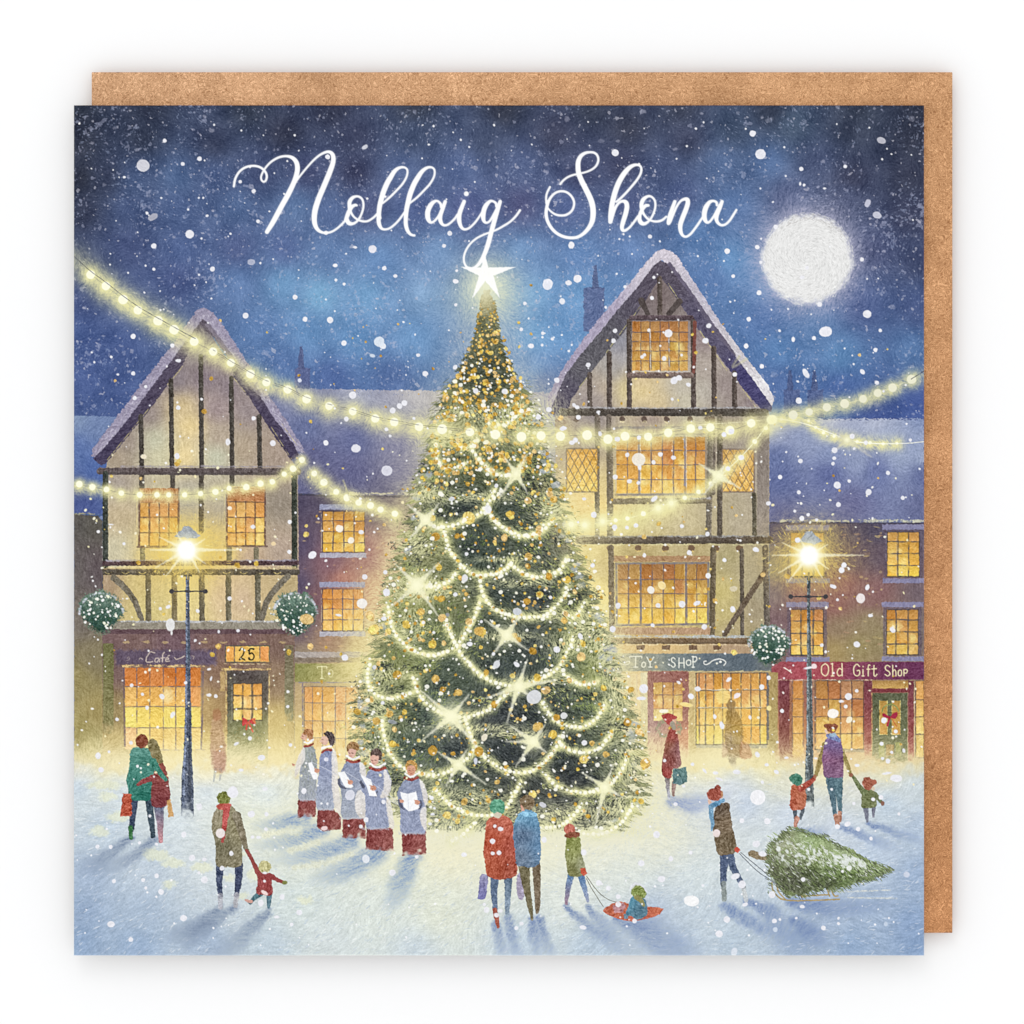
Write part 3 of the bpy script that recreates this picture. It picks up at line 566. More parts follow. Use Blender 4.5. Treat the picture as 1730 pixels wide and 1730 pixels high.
for a_, b_ in (((310,1000),(385,905)),((490,770),(545,690)),((575,650),(735,435)),((900,310),(985,440)),((1050,540),(1080,590)),((1110,625),(1290,890)),((1395,1010),(1480,1130))): line(D([a_, b_]), 1.4, (206,196,120), None, a=.75, brk=.4, smooth=False)
t2 = part('timber_frame', h2, 'brown posts, braces and beams'); br = (84,72,66)
for u, v0, v1 in ((843,275,515),(378,915,1135),(508,775,1135),(640,560,1135),(1066,560,1135),(1203,740,1135),(1340,905,1135)): beam([D(u,v0), D(u+2,v1)], 8.6, br, t2)
line(D([(722,425,44),(765,515,30)]), 9, (78,68,66), t2); line(D([(975,430,44),(905,512,36)]), 9, (78,68,66), t2)
beam([(1067,537),(1168,537)], 8.5, (86,70,76), t2); line([(1174,545),(1172,628)], 6, (120,66,56), t2, rough=.8)
wa = part('window', h2, 'small attic window with leaded panes')
panes(1068,543,1162,626,(1083,1098,1115,1130,1147),(561,577,593,610),(176,112,50),(206,150,66),wa,(122,104,120),1.5,var=12,edge=False)
for x in (1098.5,1130): line([(x,560),(x+1,624)], 1.8, (216,206,196), wa, a=.85, brk=.35); line([(x+1.5,575),(x+2,624)], 1.2, (60,62,70), wa, a=.7, brk=.4)
beam([(1064,634),(1168,634)], 10, (118,98,90), t2); snowcap(1070, 1166, 628, (184,176,176), 1.6)
beam([(950,696),(1292,697)], 13, (74,66,60), t2); snowcap(975, 1282, 689, (164,164,170), 3)
for u, v1 in ((430,1400),(505,1330),(1243,1400),(1195,1700)): beam([D(u,1195), D(u+2,v1)], 9.5 if u < 500 or u > 1200 else 8.5, (106,94,84), t2)
beam([(1009,752),(1009,905)], 8, (110,100,80), t2); beam([(1030,735),(1031,905)], 11, (118,106,86), t2); beam([(1200,735),(1197,905)], 10, (122,112,96), t2); beam([(1216,740),(1216,905)], 9, (96,86,74), t2)
rect(1279,703,1299,905,('v',(124,112,104),(158,146,134)), t2, rough=.9, tex=8); rect(938,703,954,760,('v',(146,118,100),(150,132,112)), t2, rough=.9, a=.8)
beam([(1274,835),(1275,905)], 7.5, (92,86,70), t2)
for u in (595,740,890,1045,1195,1160,290): blob(D(u,1212)[0], D(u,1212)[1], 5, 5, (92,72,64), t2, rough=.9); 
for u in (595,740,890,1045): gilt(D(u,0)[0]-3, D(u,0)[0]+3, 713, (236,220,170), 3, .8, 3)
wc = part('window', h2, 'wide upper window of the tall house')
panes(1041,738,1191,833,(1060,1079,1100,1119,1138,1157,1175),(761,785,810),(190,118,48),(244,186,72),wc,(150,132,146),1.9,hi=(240,222,180),edge=False)
for x in (1079.5,1157): line([(x,735),(x+1,833)], 3.4, (134,132,150), wc, a=.95, brk=.15); line([(x+2.5,735),(x+3,833)], 1.2, (236,230,220), wc, a=.8, brk=.3)
line([(1036,736),(1192,733)], 3, (124,112,116), wc, brk=.2); line([(1040,738),(1041,834)], 2, (206,190,150), wc, brk=.3); line([(1193,738),(1193,834)], 2.4, (140,120,100), wc, brk=.3)
line([(1040,723),(1180,722)], 5, (110,100,116), t2, rough=.9, brk=.15)
line([(1040,836),(1192,835)], 3.4, (112,104,120), wc, brk=.15); gilt(1040, 1190, 840, (236,212,130), 3, .8)
beam([(1036,847),(1198,846)], 10, (130,116,92), t2); snowcap(1150, 1200, 842, (180,180,196), 3.5)
wdl = part('window', h2, 'left diamond-leaded window'); diamonds(957,758,1010,831,4,3,(232,166,62),(254,216,100),wdl,(116,98,88))
wdr = part('window', h2, 'right diamond-leaded window'); diamonds(1220,759,1274,831,4,3,(216,168,88),(244,192,92),wdr,(136,112,104))
beam([(978,913),(1300,912)], 13, (92,80,68), t2); snowcap(980, 1296, 906, (150,150,150), 3); gilt(990, 1296, 920, (214,206,150), 2.2, .7)
for x in (1031,1078,1124,1168,1209,1249): blob(x, 926, 6, 5, (116,88,64), t2, rough=.8); gilt(x-5, x+4, 931, (224,190,100), 2, .7, 3)
# first floor
rect(1034,939,1204,949,(176,134,92), t2, rough=.8, tex=9); gilt(1036, 1200, 950, (226,196,110), 2)
beam([(1032,925),(1034,1072)], 10, (104,90,74), t2); beam([(1205,928),(1203,1072)], 10, (108,94,70), t2)
wm = part('window', h2, 'wide golden window above the toy shop sign')
panes(1044,953,1195,1053,(1062,1082,1102,1121,1140,1158,1177),(979,1003,1027),(164,100,44),(252,204,72),wm,(140,118,136),1.8,hi=(236,206,120),edge=False)
for x in (1082,1159): line([(x,952),(x+1,1053)], 3.6, (112,104,116), wm, brk=.15); line([(x-2.5,952),(x-2,1053)], 1.1, (238,216,140), wm, a=.7, brk=.35)
for q_ in ([(1040,952),(1197,951)],[(1041,952),(1042,1056)],[(1197,952),(1196,1054)],[(1040,1057),(1196,1054)]): line(q_, 3.6, (116,108,116), wm, brk=.2)
gilt(1046, 1190, 1059, (230,200,110), 2.2, .7); rect(1036,1060,1200,1072,(186,148,112), t2, rough=.8, tex=9)
beam([(1253,930),(1254,1072)], 7, (92,82,70), t2); beam([(1293,925),(1296,1062)], 10, (104,94,84), t2); line([(1291,968,10),(1260,1016,9.5),(1224,1072,9)], 9, (104,88,72), t2, rough=.8, tex=10, smooth=False)
snowcap(1020, 1275, 1075.5, (178,186,196), 4, .9); beam([(1022,1083),(1272,1083)], 10, (120,96,70), t2); gilt(1060, 1270, 1089.5, (236,216,170), 1.8)
for x in (1033,1082,1125,1171,1212): rect(x-7,1090,x+7,1098,(116,88,66), t2, rough=.9); gilt(x-6, x+5, 1099, (240,226,180), 2, .8, 3)
# toy shop
ts = part('shop_sign', h2, 'slate grey sign board reading TOY SHOP')
rect(1018,1104,1303,1134,('f',[(1020,1118,190,190,160),(1050,1118,156,158,144),(1100,1118,128,136,130),(1150,1118,106,120,124),(1200,1118,92,106,118),(1260,1118,86,100,112),(1300,1118,104,110,112)]), ts, rough=.6, tex=7, fade=('x',1036,1010,5))
gilt(1095, 1300, 1134, (196,186,130), 2.4, .7)
tt = part('lettering', h2, 'white chalk letters TOY SHOP between flourishes'); wc_ = (236,238,226)
for ch, a_, b_, y0_, y1_ in (('T',1065,1083,1109,1127),('o',1084,1091,1113,1127),('Y',1093,1105,1110,1127),('S',1133,1142,1111,1127),('H',1146,1157,1112,1128),('o',1159,1168,1109,1124),('P',1169,1178,1109,1127)): glyph(ch, a_, y0_, b_, y1_, 1.9, wc_, tt)
line(T([(110,182),(160,185),(200,212),(240,232),(280,226),(290,205),(270,200),(262,212)]), 1.7, wc_, tt); line(T([(990,200),(968,205),(975,228),(1010,225),(1050,195),(1100,180),(1150,190),(1168,215),(1150,240)]), 1.7, wc_, tt); blob(1217,1118,2.4,2,wc_,tt)
wp = part('shop_window', h2, 'pale washed-out shop window beside the tree')
rect(1028,1138,1090,1262,('f',[(1040,1150,238,210,150),(1080,1150,236,206,150),(1050,1240,244,226,160)]), wp, rough=.9, tex=8, fade=('y',1240,1270))
for x in (1038,1052,1064,1076): line([(x,1140),(x,1250)], 2, (206,178,150), wp, a=.8, brk=.3, fade=('y',1225,1262))
rect(1082,1136,1094,1290,('v',(226,216,176),(206,190,126)), hw2, rough=.8, tex=8, fade=('y',1270,1295))
d2 = part('door', h2, 'dusky red toy shop door')
rect(1094,1134,1164,1292,('f',[(1100,1140,140,80,78),(1150,1140,146,84,78),(1098,1220,156,106,116),(1160,1200,160,98,92),(1100,1260,206,160,140),(1158,1250,206,130,96),(1130,1280,222,190,150)]), d2, rough=.7, tex=10, fade=('y',1268,1296))
dw2 = part('window', h2, 'small amber door window of the toy shop')
panes(1104,1153,1153,1197,(1120,1137),(1174,),(196,136,62),(226,164,84),dw2,(136,78,88),2,hi=(230,190,110),edge=False); panes(1104,1198,1153,1218,(1120,1137),(),(240,200,110),(246,216,130),dw2,(150,100,90),1.6,edge=False,a=.8)
wr2 = part('wreath', h2, 'grey-green wreath on the toy shop door')
for i in range(110):
    a_ = rnd(0, 6.28); x = 1130+19*math.cos(a_)+rnd(-3, 3); y = 1231+14*math.sin(a_)+rnd(-3, 3); dab(x, y, rnd(4, 9), 2.4, rnd(0, 3), mix((104,124,100),(150,150,112),RNG.random()), .5, wr2)
rect(1164,1136,1175,1288,('v',(206,178,124),(200,176,104)), hw2, rough=.7, tex=8, fade=('y',1262,1290)); line([(1163.5,1200),(1163.5,1270)], 1.4, (250,232,150), None, a=.8, brk=.3)
sw2 = part('shop_window', h2, 'glowing many-paned toy shop window')
panes(1176,1137,1296,1258,(1181,1192,1206,1221,1235,1252,1269,1284),(1166,1196,1225),(206,130,52),(252,208,92),sw2,(110,98,96),2.1,hi=(226,220,150),var=14)
for i in range(3): rect((1253,1253,1270)[i],(1198,1227,1227)[i],(1268,1268,1283)[i],(1224,1256,1256)[i],(240,166,66), sw2, tex=10, a=.8)
for y in (1166,1196): gilt(1180, 1290, y-1, (236,230,206), 1.6, .7)
rect(1176,1259,1296,1264,(150,150,140), sw2, rough=1.2, a=.7); rect(1295,1136,1299,1250,(104,100,100), hw2, rough=.8); rect(1300,1136,1314,1290,('v',(172,146,88),(190,170,104)), hw2, rough=.8, tex=8, fade=('y',1250,1292))
blob(1221,1177,13,12,(250,224,130), None, a=.75, soft=2, rough=2, tex=6)

# ------------------------------------------------------------------ snowy square
ground = part('snow', None, 'printed snow-covered square streaked with blue and yellow')
gc = [(130,1300,222,222,212),(180,1290,236,226,178),(130,1330,196,212,228),(230,1300,238,230,190),(350,1305,244,234,196),(450,1305,240,234,204),(200,1340,206,218,226),(350,1340,212,222,228),(450,1340,216,226,226),(180,1400,184,202,222),(300,1400,204,216,226),(420,1380,222,228,212),(500,1400,222,226,200),
 (150,1480,150,172,206),(250,1470,180,196,216),(350,1460,204,214,222),(500,1460,214,222,212),(140,1540,132,158,198),(240,1540,156,178,208),(380,1520,196,208,218),(500,1520,206,218,216),(130,1590,124,154,198),(230,1600,136,164,204),(350,1590,150,172,204),(450,1600,182,200,216),(560,1600,206,216,218),
 (600,1440,214,222,212),(680,1460,228,230,200),(760,1450,232,230,200),(640,1540,216,224,216),(740,1540,222,226,206),(700,1608,196,210,220),(840,1420,230,228,196),(900,1450,228,230,210),(1000,1440,222,226,214),(960,1520,218,224,216),(880,1600,186,204,222),(1000,1600,176,196,218),(1060,1480,214,222,218),(1100,1350,222,224,204),(1120,1420,218,222,210),(1180,1480,204,216,222),(1100,1540,170,188,214),(1200,1560,186,202,218),(1150,1600,164,184,212),
 (1080,1310,232,226,184),(1130,1310,230,226,196),(1200,1300,240,232,190),(1300,1295,238,228,176),(1230,1335,206,214,226),(1180,1360,196,208,226),(1260,1360,190,204,226),(1330,1320,222,220,196),(1400,1300,234,224,176),(1500,1300,226,218,180),(1330,1380,196,208,226),(1450,1330,214,214,202),(1540,1330,196,208,216),(1500,1360,184,202,222),(1420,1400,196,208,226),(1550,1400,170,190,218),(1480,1440,178,196,222),(1380,1450,196,208,224),(1280,1440,204,214,222),(1550,1480,138,164,204),(1480,1540,146,170,206),(1400,1560,150,172,206),(1300,1560,176,194,214),(1230,1600,172,192,214),(1350,1600,146,170,204),(1440,1600,126,156,200),(1540,1560,120,150,198),(1555,1600,112,144,194),(600,1300,236,226,180),(560,1330,232,226,200),(850,1300,220,220,190)]
sl = win(X0, 1262, X1, Y1)
al = sst((GY[sl[0]][:, None]-1284+9*F8[sl]*.5+6*F3[sl]*.4)/26)
# lamplight painted as a yellow mist along the shopfronts
for gx, gw, ga in ((300,160,.65),(420,100,.5),(560,90,.65),(1100,90,.65),(1235,90,.7),(1400,100,.5),(1500,70,.4),(165,60,.4)):
    glow(gx, 1285, 34, (250, 236, 180), ga, 1.1, rx=gw, ragged=.12)
glow(275, 1220, 44, (254, 226, 120), .35, rx=66, ragged=.15); glow(1235, 1215, 40, (254, 224, 120), .35, rx=56, ragged=.15); glow(1415, 1235, 34, (252, 210, 110), .25, rx=40)
glow(345, 1180, 36, (240, 210, 130), .3, rx=20); glow(470, 1240, 50, (246, 226, 140), .4, rx=30)
fg = field(gc, sl, 10, 2.6); fg = fg*.9+np.array((200, 210, 216))*.1; g_ = fg.mean(2, keepdims=True); fg = g_+(fg-g_)*.92+np.array((4, 5, 3))
put(sl, al, fg, ground, 5.5, SG*1.0+SW*.3+F3*.15)
# cool / warm horizontal dry-brush
for i in range(5200):
    x = rnd(125, 1560); y = rnd(1320, 1612); t = (y-1320)/292
    c = mix((250, 250, 244), (110, 144, 196), .25+.5*t*RNG.random()+.15*RNG.random()) if RNG.random() < .6 else (252, 252, 250)
    ang = rnd(-.5, .1) if y < 1450 else rnd(-1.0, -.2) if x < 900 else rnd(-.9, .2)
    dab(x, y, rnd(6, 15), rnd(.7, 1.6), ang, c, rnd(.12, .42))
glow(800, 1420, 60, (242, 238, 204), .6, 1.2, rx=330, ragged=.15); glow(620, 1385, 40, (242, 238, 200), .45, 1.2, rx=200, ragged=.15)
glow(1090, 1380, 60, (240, 236, 204), .45, 1.2, rx=90, ragged=.2); glow(1190, 1290, 22, (246, 236, 180), .6, 1.2, rx=90); glow(300, 1290, 22, (248, 238, 190), .5, 1.2, rx=170); glow(1430, 1300, 20, (240, 228, 176), .5, 1.2, rx=120)
G_ = Z(120, 1200, 3.932)
for u, v, ru, rv in ((220,500,110,28),(250,575,60,26),(320,705,90,38),(190,810,70,34),(560,960,90,42),(680,1015,80,34),(870,1040,70,32),(650,1150,50,20),(1050,1120,40,26),(1210,1100,40,40),(1140,1230,40,20),(1550,1260,50,24),(1100,960,60,20)):
    x, y = G_(u, v); blob(x, y, ru/3.93, rv/3.93, (232,234,196), None, a=.62, soft=3, rough=2.6, big=1.5)
# long shadows on the snow
def shade(pts, a=.5, col=(120,138,166)):
    P = spl(np.array(pts, float), 7); n_ = len(P)
    d0 = math.hypot(P[0][0]-P[-1][0], P[0][1]-P[-1][1])
    m = P[:, 2].max()+26; sl = win(P[:, 0].min()-m, P[:, 1].min()-m, P[:, 0].max()+m, P[:, 1].max()+m)
    X, Y = xy(sl, 2.2, 1.2); al = np.zeros(X.shape, np.float32)
    for k in range(n_):
        x, y, w_ = P[k]; t = k/(n_-1); r2 = ((X-x)**2+(Y-y)**2)/(w_*.5+2)**2
        al = np.maximum(al, np.exp(-r2**1.5*.9)*(1-t**1.6*.85))
    put(sl, al*a*1.8*np.clip(1+.18*SG[sl]+.12*F1[sl], 0, 2), col)
for P_ in ([(400,850,30),(300,920,60),(180,1000,90),(90,1060,60)], [(560,860,40),(400,980,60),(220,1060,90)], [(990,1310,40),(880,1400,70),(740,1480,90),(640,1520,60)], [(1090,1310,40),(960,1400,60),(820,1500,90),(760,1560,80)], [(1320,1330,30),(1250,1400,60),(1120,1520,110),(980,1640,120)]): shade(G_(P_), .42)
q = Z(480, 1200, 6.179)
for P_ in ([(230,1130,100),(60,1170,140),(-120,1190,100),(-300,1220,60)], [(400,1230,130),(200,1320,150),(0,1370,150),(-260,1420,90)], [(700,1360,140),(500,1460,170),(250,1530,170),(-100,1560,90)], [(980,1480,180),(780,1600,190),(560,1700,190),(300,1780,100)], [(1340,1540,160),(1260,1700,190),(1180,1900,190),(1100,2050,120)]): shade(q(P_), .5, (140,164,194))
for P_ in ([(130,1250,120),(-50,1270,60),(-200,1300,60)], [(340,1380,80),(60,1470,60)], [(700,1500,60),(420,1590,70),(100,1640,50)]): line(q(P_), 8, (238,236,200), None, a=.5, soft=3, rough=2.5, tex=8)
q = Z(760, 1300, 4.553)
for P_ in ([(360,1190,40),(380,1300,60),(410,1440,90)], [(450,1140,50),(480,1290,60),(530,1440,90)], [(630,1160,40),(650,1300,60),(670,1440,80)], [(690,1150,40),(730,1300,60),(790,1440,80)], [(900,1050,30),(1010,1160,60),(1200,1290,110),(1400,1400,140)], [(1070,1060,30),(1130,1140,50),(1280,1240,90)], [(1300,1150,80),(1450,1200,180),(1650,1330,240),(1850,1440,200)]): shade(q(P_), .42, (116,138,180))
q = Z(1160, 1300, 3.604)
for P_ in ([(230,830,40),(340,900,60),(480,980,90),(700,1090,120)], [(360,800,30),(480,860,70),(600,950,130),(760,1020,150)], [(620,800,40),(800,840,90),(1000,840,90),(1250,820,60)], [(660,920,60),(760,1000,100),(860,1060,70)], [(930,340,20),(1060,400,40),(1270,480,60)], [(1110,330,20),(1260,380,40),(1430,430,50)], [(680,380,30),(850,380,60)]): shade(q(P_), .42, (112,136,182))
q = Z(1090, 1170, 7.208)
shade(q([(330,1330,120),(550,1370,160),(760,1330,120),(1000,1240,90)]), .42, (140,158,200)); shade([(640,1345,14),(560,1352,10),(500,1362,8)], .3)
for P_ in ([(930,745),(1240,735)], [(980,780),(1280,785)]): line(Z(1160,1300,3.604)(P_), 2.6, (214,216,206), None, a=.7, brk=.3, smooth=False)
# ------------------------------------------------------------------ big Christmas tree
glow(830, 1040, 330, (240, 222, 156), .5, 2.0, rx=215, ragged=.1)
glow(830, 1230, 170, (244, 228, 168), .6, 1.6, rx=290, ragged=.12)
glow(825, 800, 150, (214, 206, 178), .42, 1.4, rx=120, ragged=.15)
glow(822, 580, 110, (200, 206, 206), .5, 1.2, rx=62, ragged=.15); glow(860, 690, 60, (214, 208, 180), .5, 1.2, rx=90, ragged=.15); glow(824, 492, 52, (214, 222, 190), .85, 1.1, ragged=.1)
glow(1010, 1150, 110, (244, 232, 170), .45, 1.2, rx=60, ragged=.2); glow(640, 1110, 130, (246, 232, 164), .5, 1.2, rx=52, ragged=.2)
tree = part('christmas_tree', None, 'huge decorated fir in the middle of the square')
fol = part('foliage', tree, 'dark green boughs with yellow-green tips')
TY = [492,520,560,600,640,680,720,760,790,830,880,920,960,1000,1040,1080,1130,1180,1240,1300,1340,1380,1405]
TL = [816,808,800,784,762,742,728,722,714,704,690,678,664,656,648,640,622,606,600,610,632,680,740]
TR = [828,838,846,858,878,898,910,916,930,944,960,970,984,996,1012,1026,1040,1058,1076,1088,1088,1066,1030]
def edge(y, side): return float(np.interp(y, TY, TL if side < 0 else TR))
pl_, pr_ = [], []
yy = 492.0
while yy < 1402:
    stp = 7+max(0, (yy-560))/60
    for sd, lst in ((-1, pl_), (1, pr_)):
        e = edge(yy, sd); c = 822+ (yy-492)*.03
        out = rnd(.93, 1.1); inn = rnd(.84, .94) if yy > 640 else rnd(.78, .9)
        lst.append((c+(e-c)*inn, yy-stp*.4)); lst.append((c+(e-c)*out, yy+stp*.3))
    yy += stp
def tcol(x, y):
    d = abs(x-822-(y-492)*.03)/max(8, (edge(y, 1)-edge(y, -1))/2)
    return d
tc = [(822,500,170,160,110),(820,560,96,100,72),(822,640,62,70,56),(822,720,66,74,56),(770,700,130,130,84),(880,700,130,132,86),(800,790,84,92,62),(880,800,110,116,76),(740,790,128,128,92),(930,830,150,148,104),(790,850,64,74,66),(860,860,62,72,62),(730,920,130,132,86),(800,930,62,74,66),(900,900,66,76,66),(960,900,150,144,112),(840,1000,58,68,62),(920,1010,52,60,62),(700,1010,150,152,92),(760,1020,110,116,76),(970,1020,140,144,92),(720,1070,92,104,70),(840,1080,74,84,68),(900,1090,60,68,66),(980,1090,120,130,80),(680,1130,130,136,84),(760,1140,76,88,72),(860,1130,66,76,72),(940,1130,66,78,72),(1000,1130,136,144,90),(660,1210,110,120,84),(740,1200,64,80,74),(840,1210,60,66,68),(920,1200,56,64,62),(1000,1200,86,98,78),(1050,1220,140,144,96),(680,1270,84,98,82),(780,1260,62,70,70),(860,1280,50,56,58),(950,1270,52,60,60),(1040,1280,100,108,88),(720,1320,96,104,86),(800,1340,84,92,76),(880,1350,58,62,60),(960,1330,54,58,60),(1060,1340,112,116,86),(700,1360,120,124,106),(760,1380,120,126,112),(960,1390,92,94,86),(1050,1370,120,124,104),(900,1400,130,130,116)]
poly(pl_+pr_[::-1], ('f', tc), fol, rough=2.4, tex=13, big=1.5, soft=1.4)
glow(820, 490, 30, (230, 224, 170), .5, rx=14)
Tf = field(tc, FULL, 12, 3)
def tuft(n, y0, y1, f, pal, ln, al, spread=.5, wd=1.2, oid=None):
    for i in range(n):
        y = y0+(y1-y0)*math.sqrt(RNG.random()); sd = -1 if RNG.random() < .5 else 1; c = 822+(y-492)*.03
        r = RNG.uniform(*f); x = c+(edge(y, sd)-c)*r
        j = min(N-1, max(0, int(y-Y0))); ii = min(N-1, max(0, int(x-X0))); base = Tf[j, ii] if K == 1 else Tf[min(N-1, int((y-Y0)*K)), min(N-1, int((x-X0)*K))]
        k = pal[int(RNG.integers(len(pal)))]
        col = mix(base, k[:3], k[3])
        a = (math.pi-.55 if sd < 0 else .55)+rnd(-spread, spread)+(0 if r > .4 else rnd(-.5, .5))
        dab(x, y, rnd(*ln), wd*rnd(.6, 1.3), a if RNG.random() < .85 else 1.5, col, rnd(*al), oid)
tuft(3600, 600, 1400, (0, 1.0), [(26,34,38,.8),(34,44,42,.75),(30,38,40,.7),(150,160,84,.5),(112,130,76,.5),(70,90,84,.5)], (4, 11), (.3, .8), oid=fol, spread=.9)
# lit bough clumps (yellow-green sprays)
for i in range(230):
    y = rnd(690, 1390); sd = -1 if RNG.random() < .5 else 1; c = 822+(y-492)*.03; r = math.sqrt(RNG.random())*1.0; x = c+(edge(y, sd)-c)*r
    hue = mix((206, 208, 124), (110, 132, 66), RNG.random()); dark = RNG.random() < .5
    if dark: hue = (24, 30, 36)
    R = rnd(14, 30)
    for k in range(34):
        a = (math.pi-.5 if sd < 0 else .5)+rnd(-.95, .95)
        dab(x+rnd(-R, R), y+rnd(-R*.4, R*.4), rnd(4, 10), 1.1 if not dark else 2, a, lum(hue, rnd(.8, 1.2)), rnd(.3, .75), None)
for i in range(1500):                                  # hair-like tips beyond the outline
    y = rnd(640, 1395); sd = -1 if RNG.random() < .5 else 1; x = edge(y, sd)+sd*rnd(-14, 12)
    col = mix((70, 80, 60), (176, 172, 110), RNG.random())
    dab(x, y, rnd(8, 20), .9, (math.pi-.35 if sd < 0 else .35)+rnd(-.4, .4), col, rnd(.3, .75), fol if RNG.random() < .6 else None)
yb = 660
while yb < 1400:                                       # ragged bough ends
    for sd in (-1, 1):
        x0 = edge(yb, sd)-sd*10; L = rnd(12, 26)*(.7 if yb < 800 else 1); hue = mix((60,72,54),(166,168,100),RNG.random())
        for k in range(46):
            t = RNG.random(); a = (math.pi-.3 if sd < 0 else .3)+rnd(-.35, .35)*(1-t*.5)
            dab(x0+sd*t*L+rnd(-4, 4), yb+t*L*.32+rnd(-6, 6)*(1-t*.8), rnd(6, 14), 1.1, a, lum(hue, rnd(.75, 1.2)), rnd(.4, .85), fol if t < .7 else None)
    yb += rnd(13, 24)
for y in range(900, 1400, 26): glow(edge(y, -1)-10, y, 16, (240, 230, 170), .2, rx=18, ragged=.4); glow(edge(y, 1)+8, y, 16, (240, 230, 170), .2, rx=18, ragged=.4)
for i in range(60):
    y = rnd(700, 1390); sd = -1 if RNG.random() < .5 else 1; x = edge(y, sd)+sd*rnd(-18, 4)
    blob(x, y, rnd(4, 9), rnd(3, 6), (176, 186, 204), None, a=rnd(.35, .75), soft=2, rough=2, ang=rnd(-30, 30))
# pale misty sprays crossing the tree
for x, y, rx, ry in ((790,700,60,12),(760,740,50,22),(890,700,60,26),(800,840,90,10),(850,945,46,5),(880,985,60,9),(700,990,50,20),(850,1075,60,8),(720,1000,60,14),(940,1040,60,10),(800,1230,80,8),(870,1240,60,7),(780,1350,90,18),(940,1375,120,16),(1050,1360,50,22),(690,1345,60,24),(740,1395,90,22),(860,1405,120,16),(1010,1405,80,14),(920,1150,60,8),(960,1090,40,20),(660,1140,40,12),(1040,1180,26,60),(1020,1100,22,40),(990,1060,30,30),(640,1200,26,50),(690,1060,30,30),(700,920,36,26),(930,860,30,30),(720,830,30,20),(1060,1290,30,40),(630,1290,30,30)):
    glow(x, y, ry, (228, 226, 168), .5, 1.1, rx=rx, ragged=.5)

gpale = (242, 238, 176)
GA = [
 [(736,750),(738,775),(751,791),(767,790),(785,784)], [(770,748),(783,757),(797,753),(808,743)], [(798,761),(817,785),(831,797),(851,804),(872,800),(884,781)],
 [(823,715),(846,718),(862,712),(872,702),(878,692)], [(719,878),(732,889),(745,891),(762,889),(781,882),(808,869),(820,856),(830,842),(836,828)],
 [(821,858),(836,880),(862,898),(884,905),(906,903),(922,892),(934,878)], [(745,888),(752,904),(758,926),(773,949),(788,963),(808,972),(831,970),(851,964),(867,949)],
 [(862,954),(882,967),(900,974),(925,973),(946,962),(957,945)], [(704,989),(722,991),(740,990),(756,983),(770,970)],
 [(655,1025),(658,1045),(663,1063),(678,1084),(696,1098),(719,1106),(742,1105),(762,1097),(776,1086),(789,1065),(800,1045),(812,1012)],
 [(811,972),(812,990),(818,1008),(831,1025),(846,1034),(874,1042),(900,1043),(922,1039),(940,1023),(954,1005),(958,988)],
 [(753,1045),(758,1064),(766,1082),(776,1101),(790,1119),(808,1137),(831,1151),(855,1158),(880,1160),(905,1150),(925,1141),(942,1130),(954,1110),(963,1091),(967,1078)],
 [(624,1122),(621,1140),(624,1160),(636,1174),(656,1180),(676,1177),(696,1170)], [(698,1144),(704,1165),(716,1183),(732,1196),(748,1206),(762,1210),(785,1212),(808,1206),(828,1197),(846,1180),(866,1164)],
 [(785,1214),(795,1241),(806,1264),(823,1282),(844,1297),(869,1305),(895,1303),(914,1292),(931,1275),(943,1256),(948,1246)],
 [(645,1216),(648,1240),(658,1270),(672,1290),(690,1304)], [(700,1303),(717,1308),(738,1309),(758,1303),(774,1292),(790,1280),(804,1263)],
 [(916,1188),(929,1207),(942,1219),(963,1227),(986,1227),(1006,1216),(1017,1201),(1022,1188)], [(950,1138),(968,1150),(986,1157),(1009,1152)],
 [(948,1258),(968,1269),(991,1271),(1010,1265),(1026,1249),(1034,1236)], [(922,1308),(939,1327),(963,1336),(989,1339),(1010,1336),(1024,1330),(1043,1313),(1052,1298),(1058,1281)],
 [(913,1398),(931,1398),(951,1392),(968,1379),(982,1360)], [(984,1408),(1015,1409),(1043,1396),(1058,1379),(1069,1360)],
 [(736,1334),(757,1356),(778,1369),(798,1376),(827,1378),(848,1370)], [(855,1366),(867,1344),(880,1322)], [(764,1420),(784,1408),(802,1390)],
 [(952,1035),(968,1043),(980,1031),(988,1018)], [(900,904),(912,897),(921,884)]]
for g in GA: glowline(g, 9, (214, 216, 136), .55); glowline(g, 5, gpale, .85, ragged=.4)
for g in GA:
    gar = part('garland', tree); P = spl(g, 10)
    for x, y in spl(g, 14): ID[win(x-1.4, y-1.4, x+.6, y+.6)] = gar
    P = spl(g, 10); L = np.r_[0, np.cumsum(np.hypot(*np.diff(P, axis=0).T))]; s = rnd(0, 3)
    while s < L[-1]:
        x = float(np.interp(s, L, P[:, 0])); y = float(np.interp(s, L, P[:, 1])); r = rnd(2.1, 3.4)
        blob(x+rnd(-.8, .8), y+rnd(-.8, .8), r, r, (255, 252, 228), gar, soft=.9, rough=.25, tex=0); s += rnd(7, 9.2)
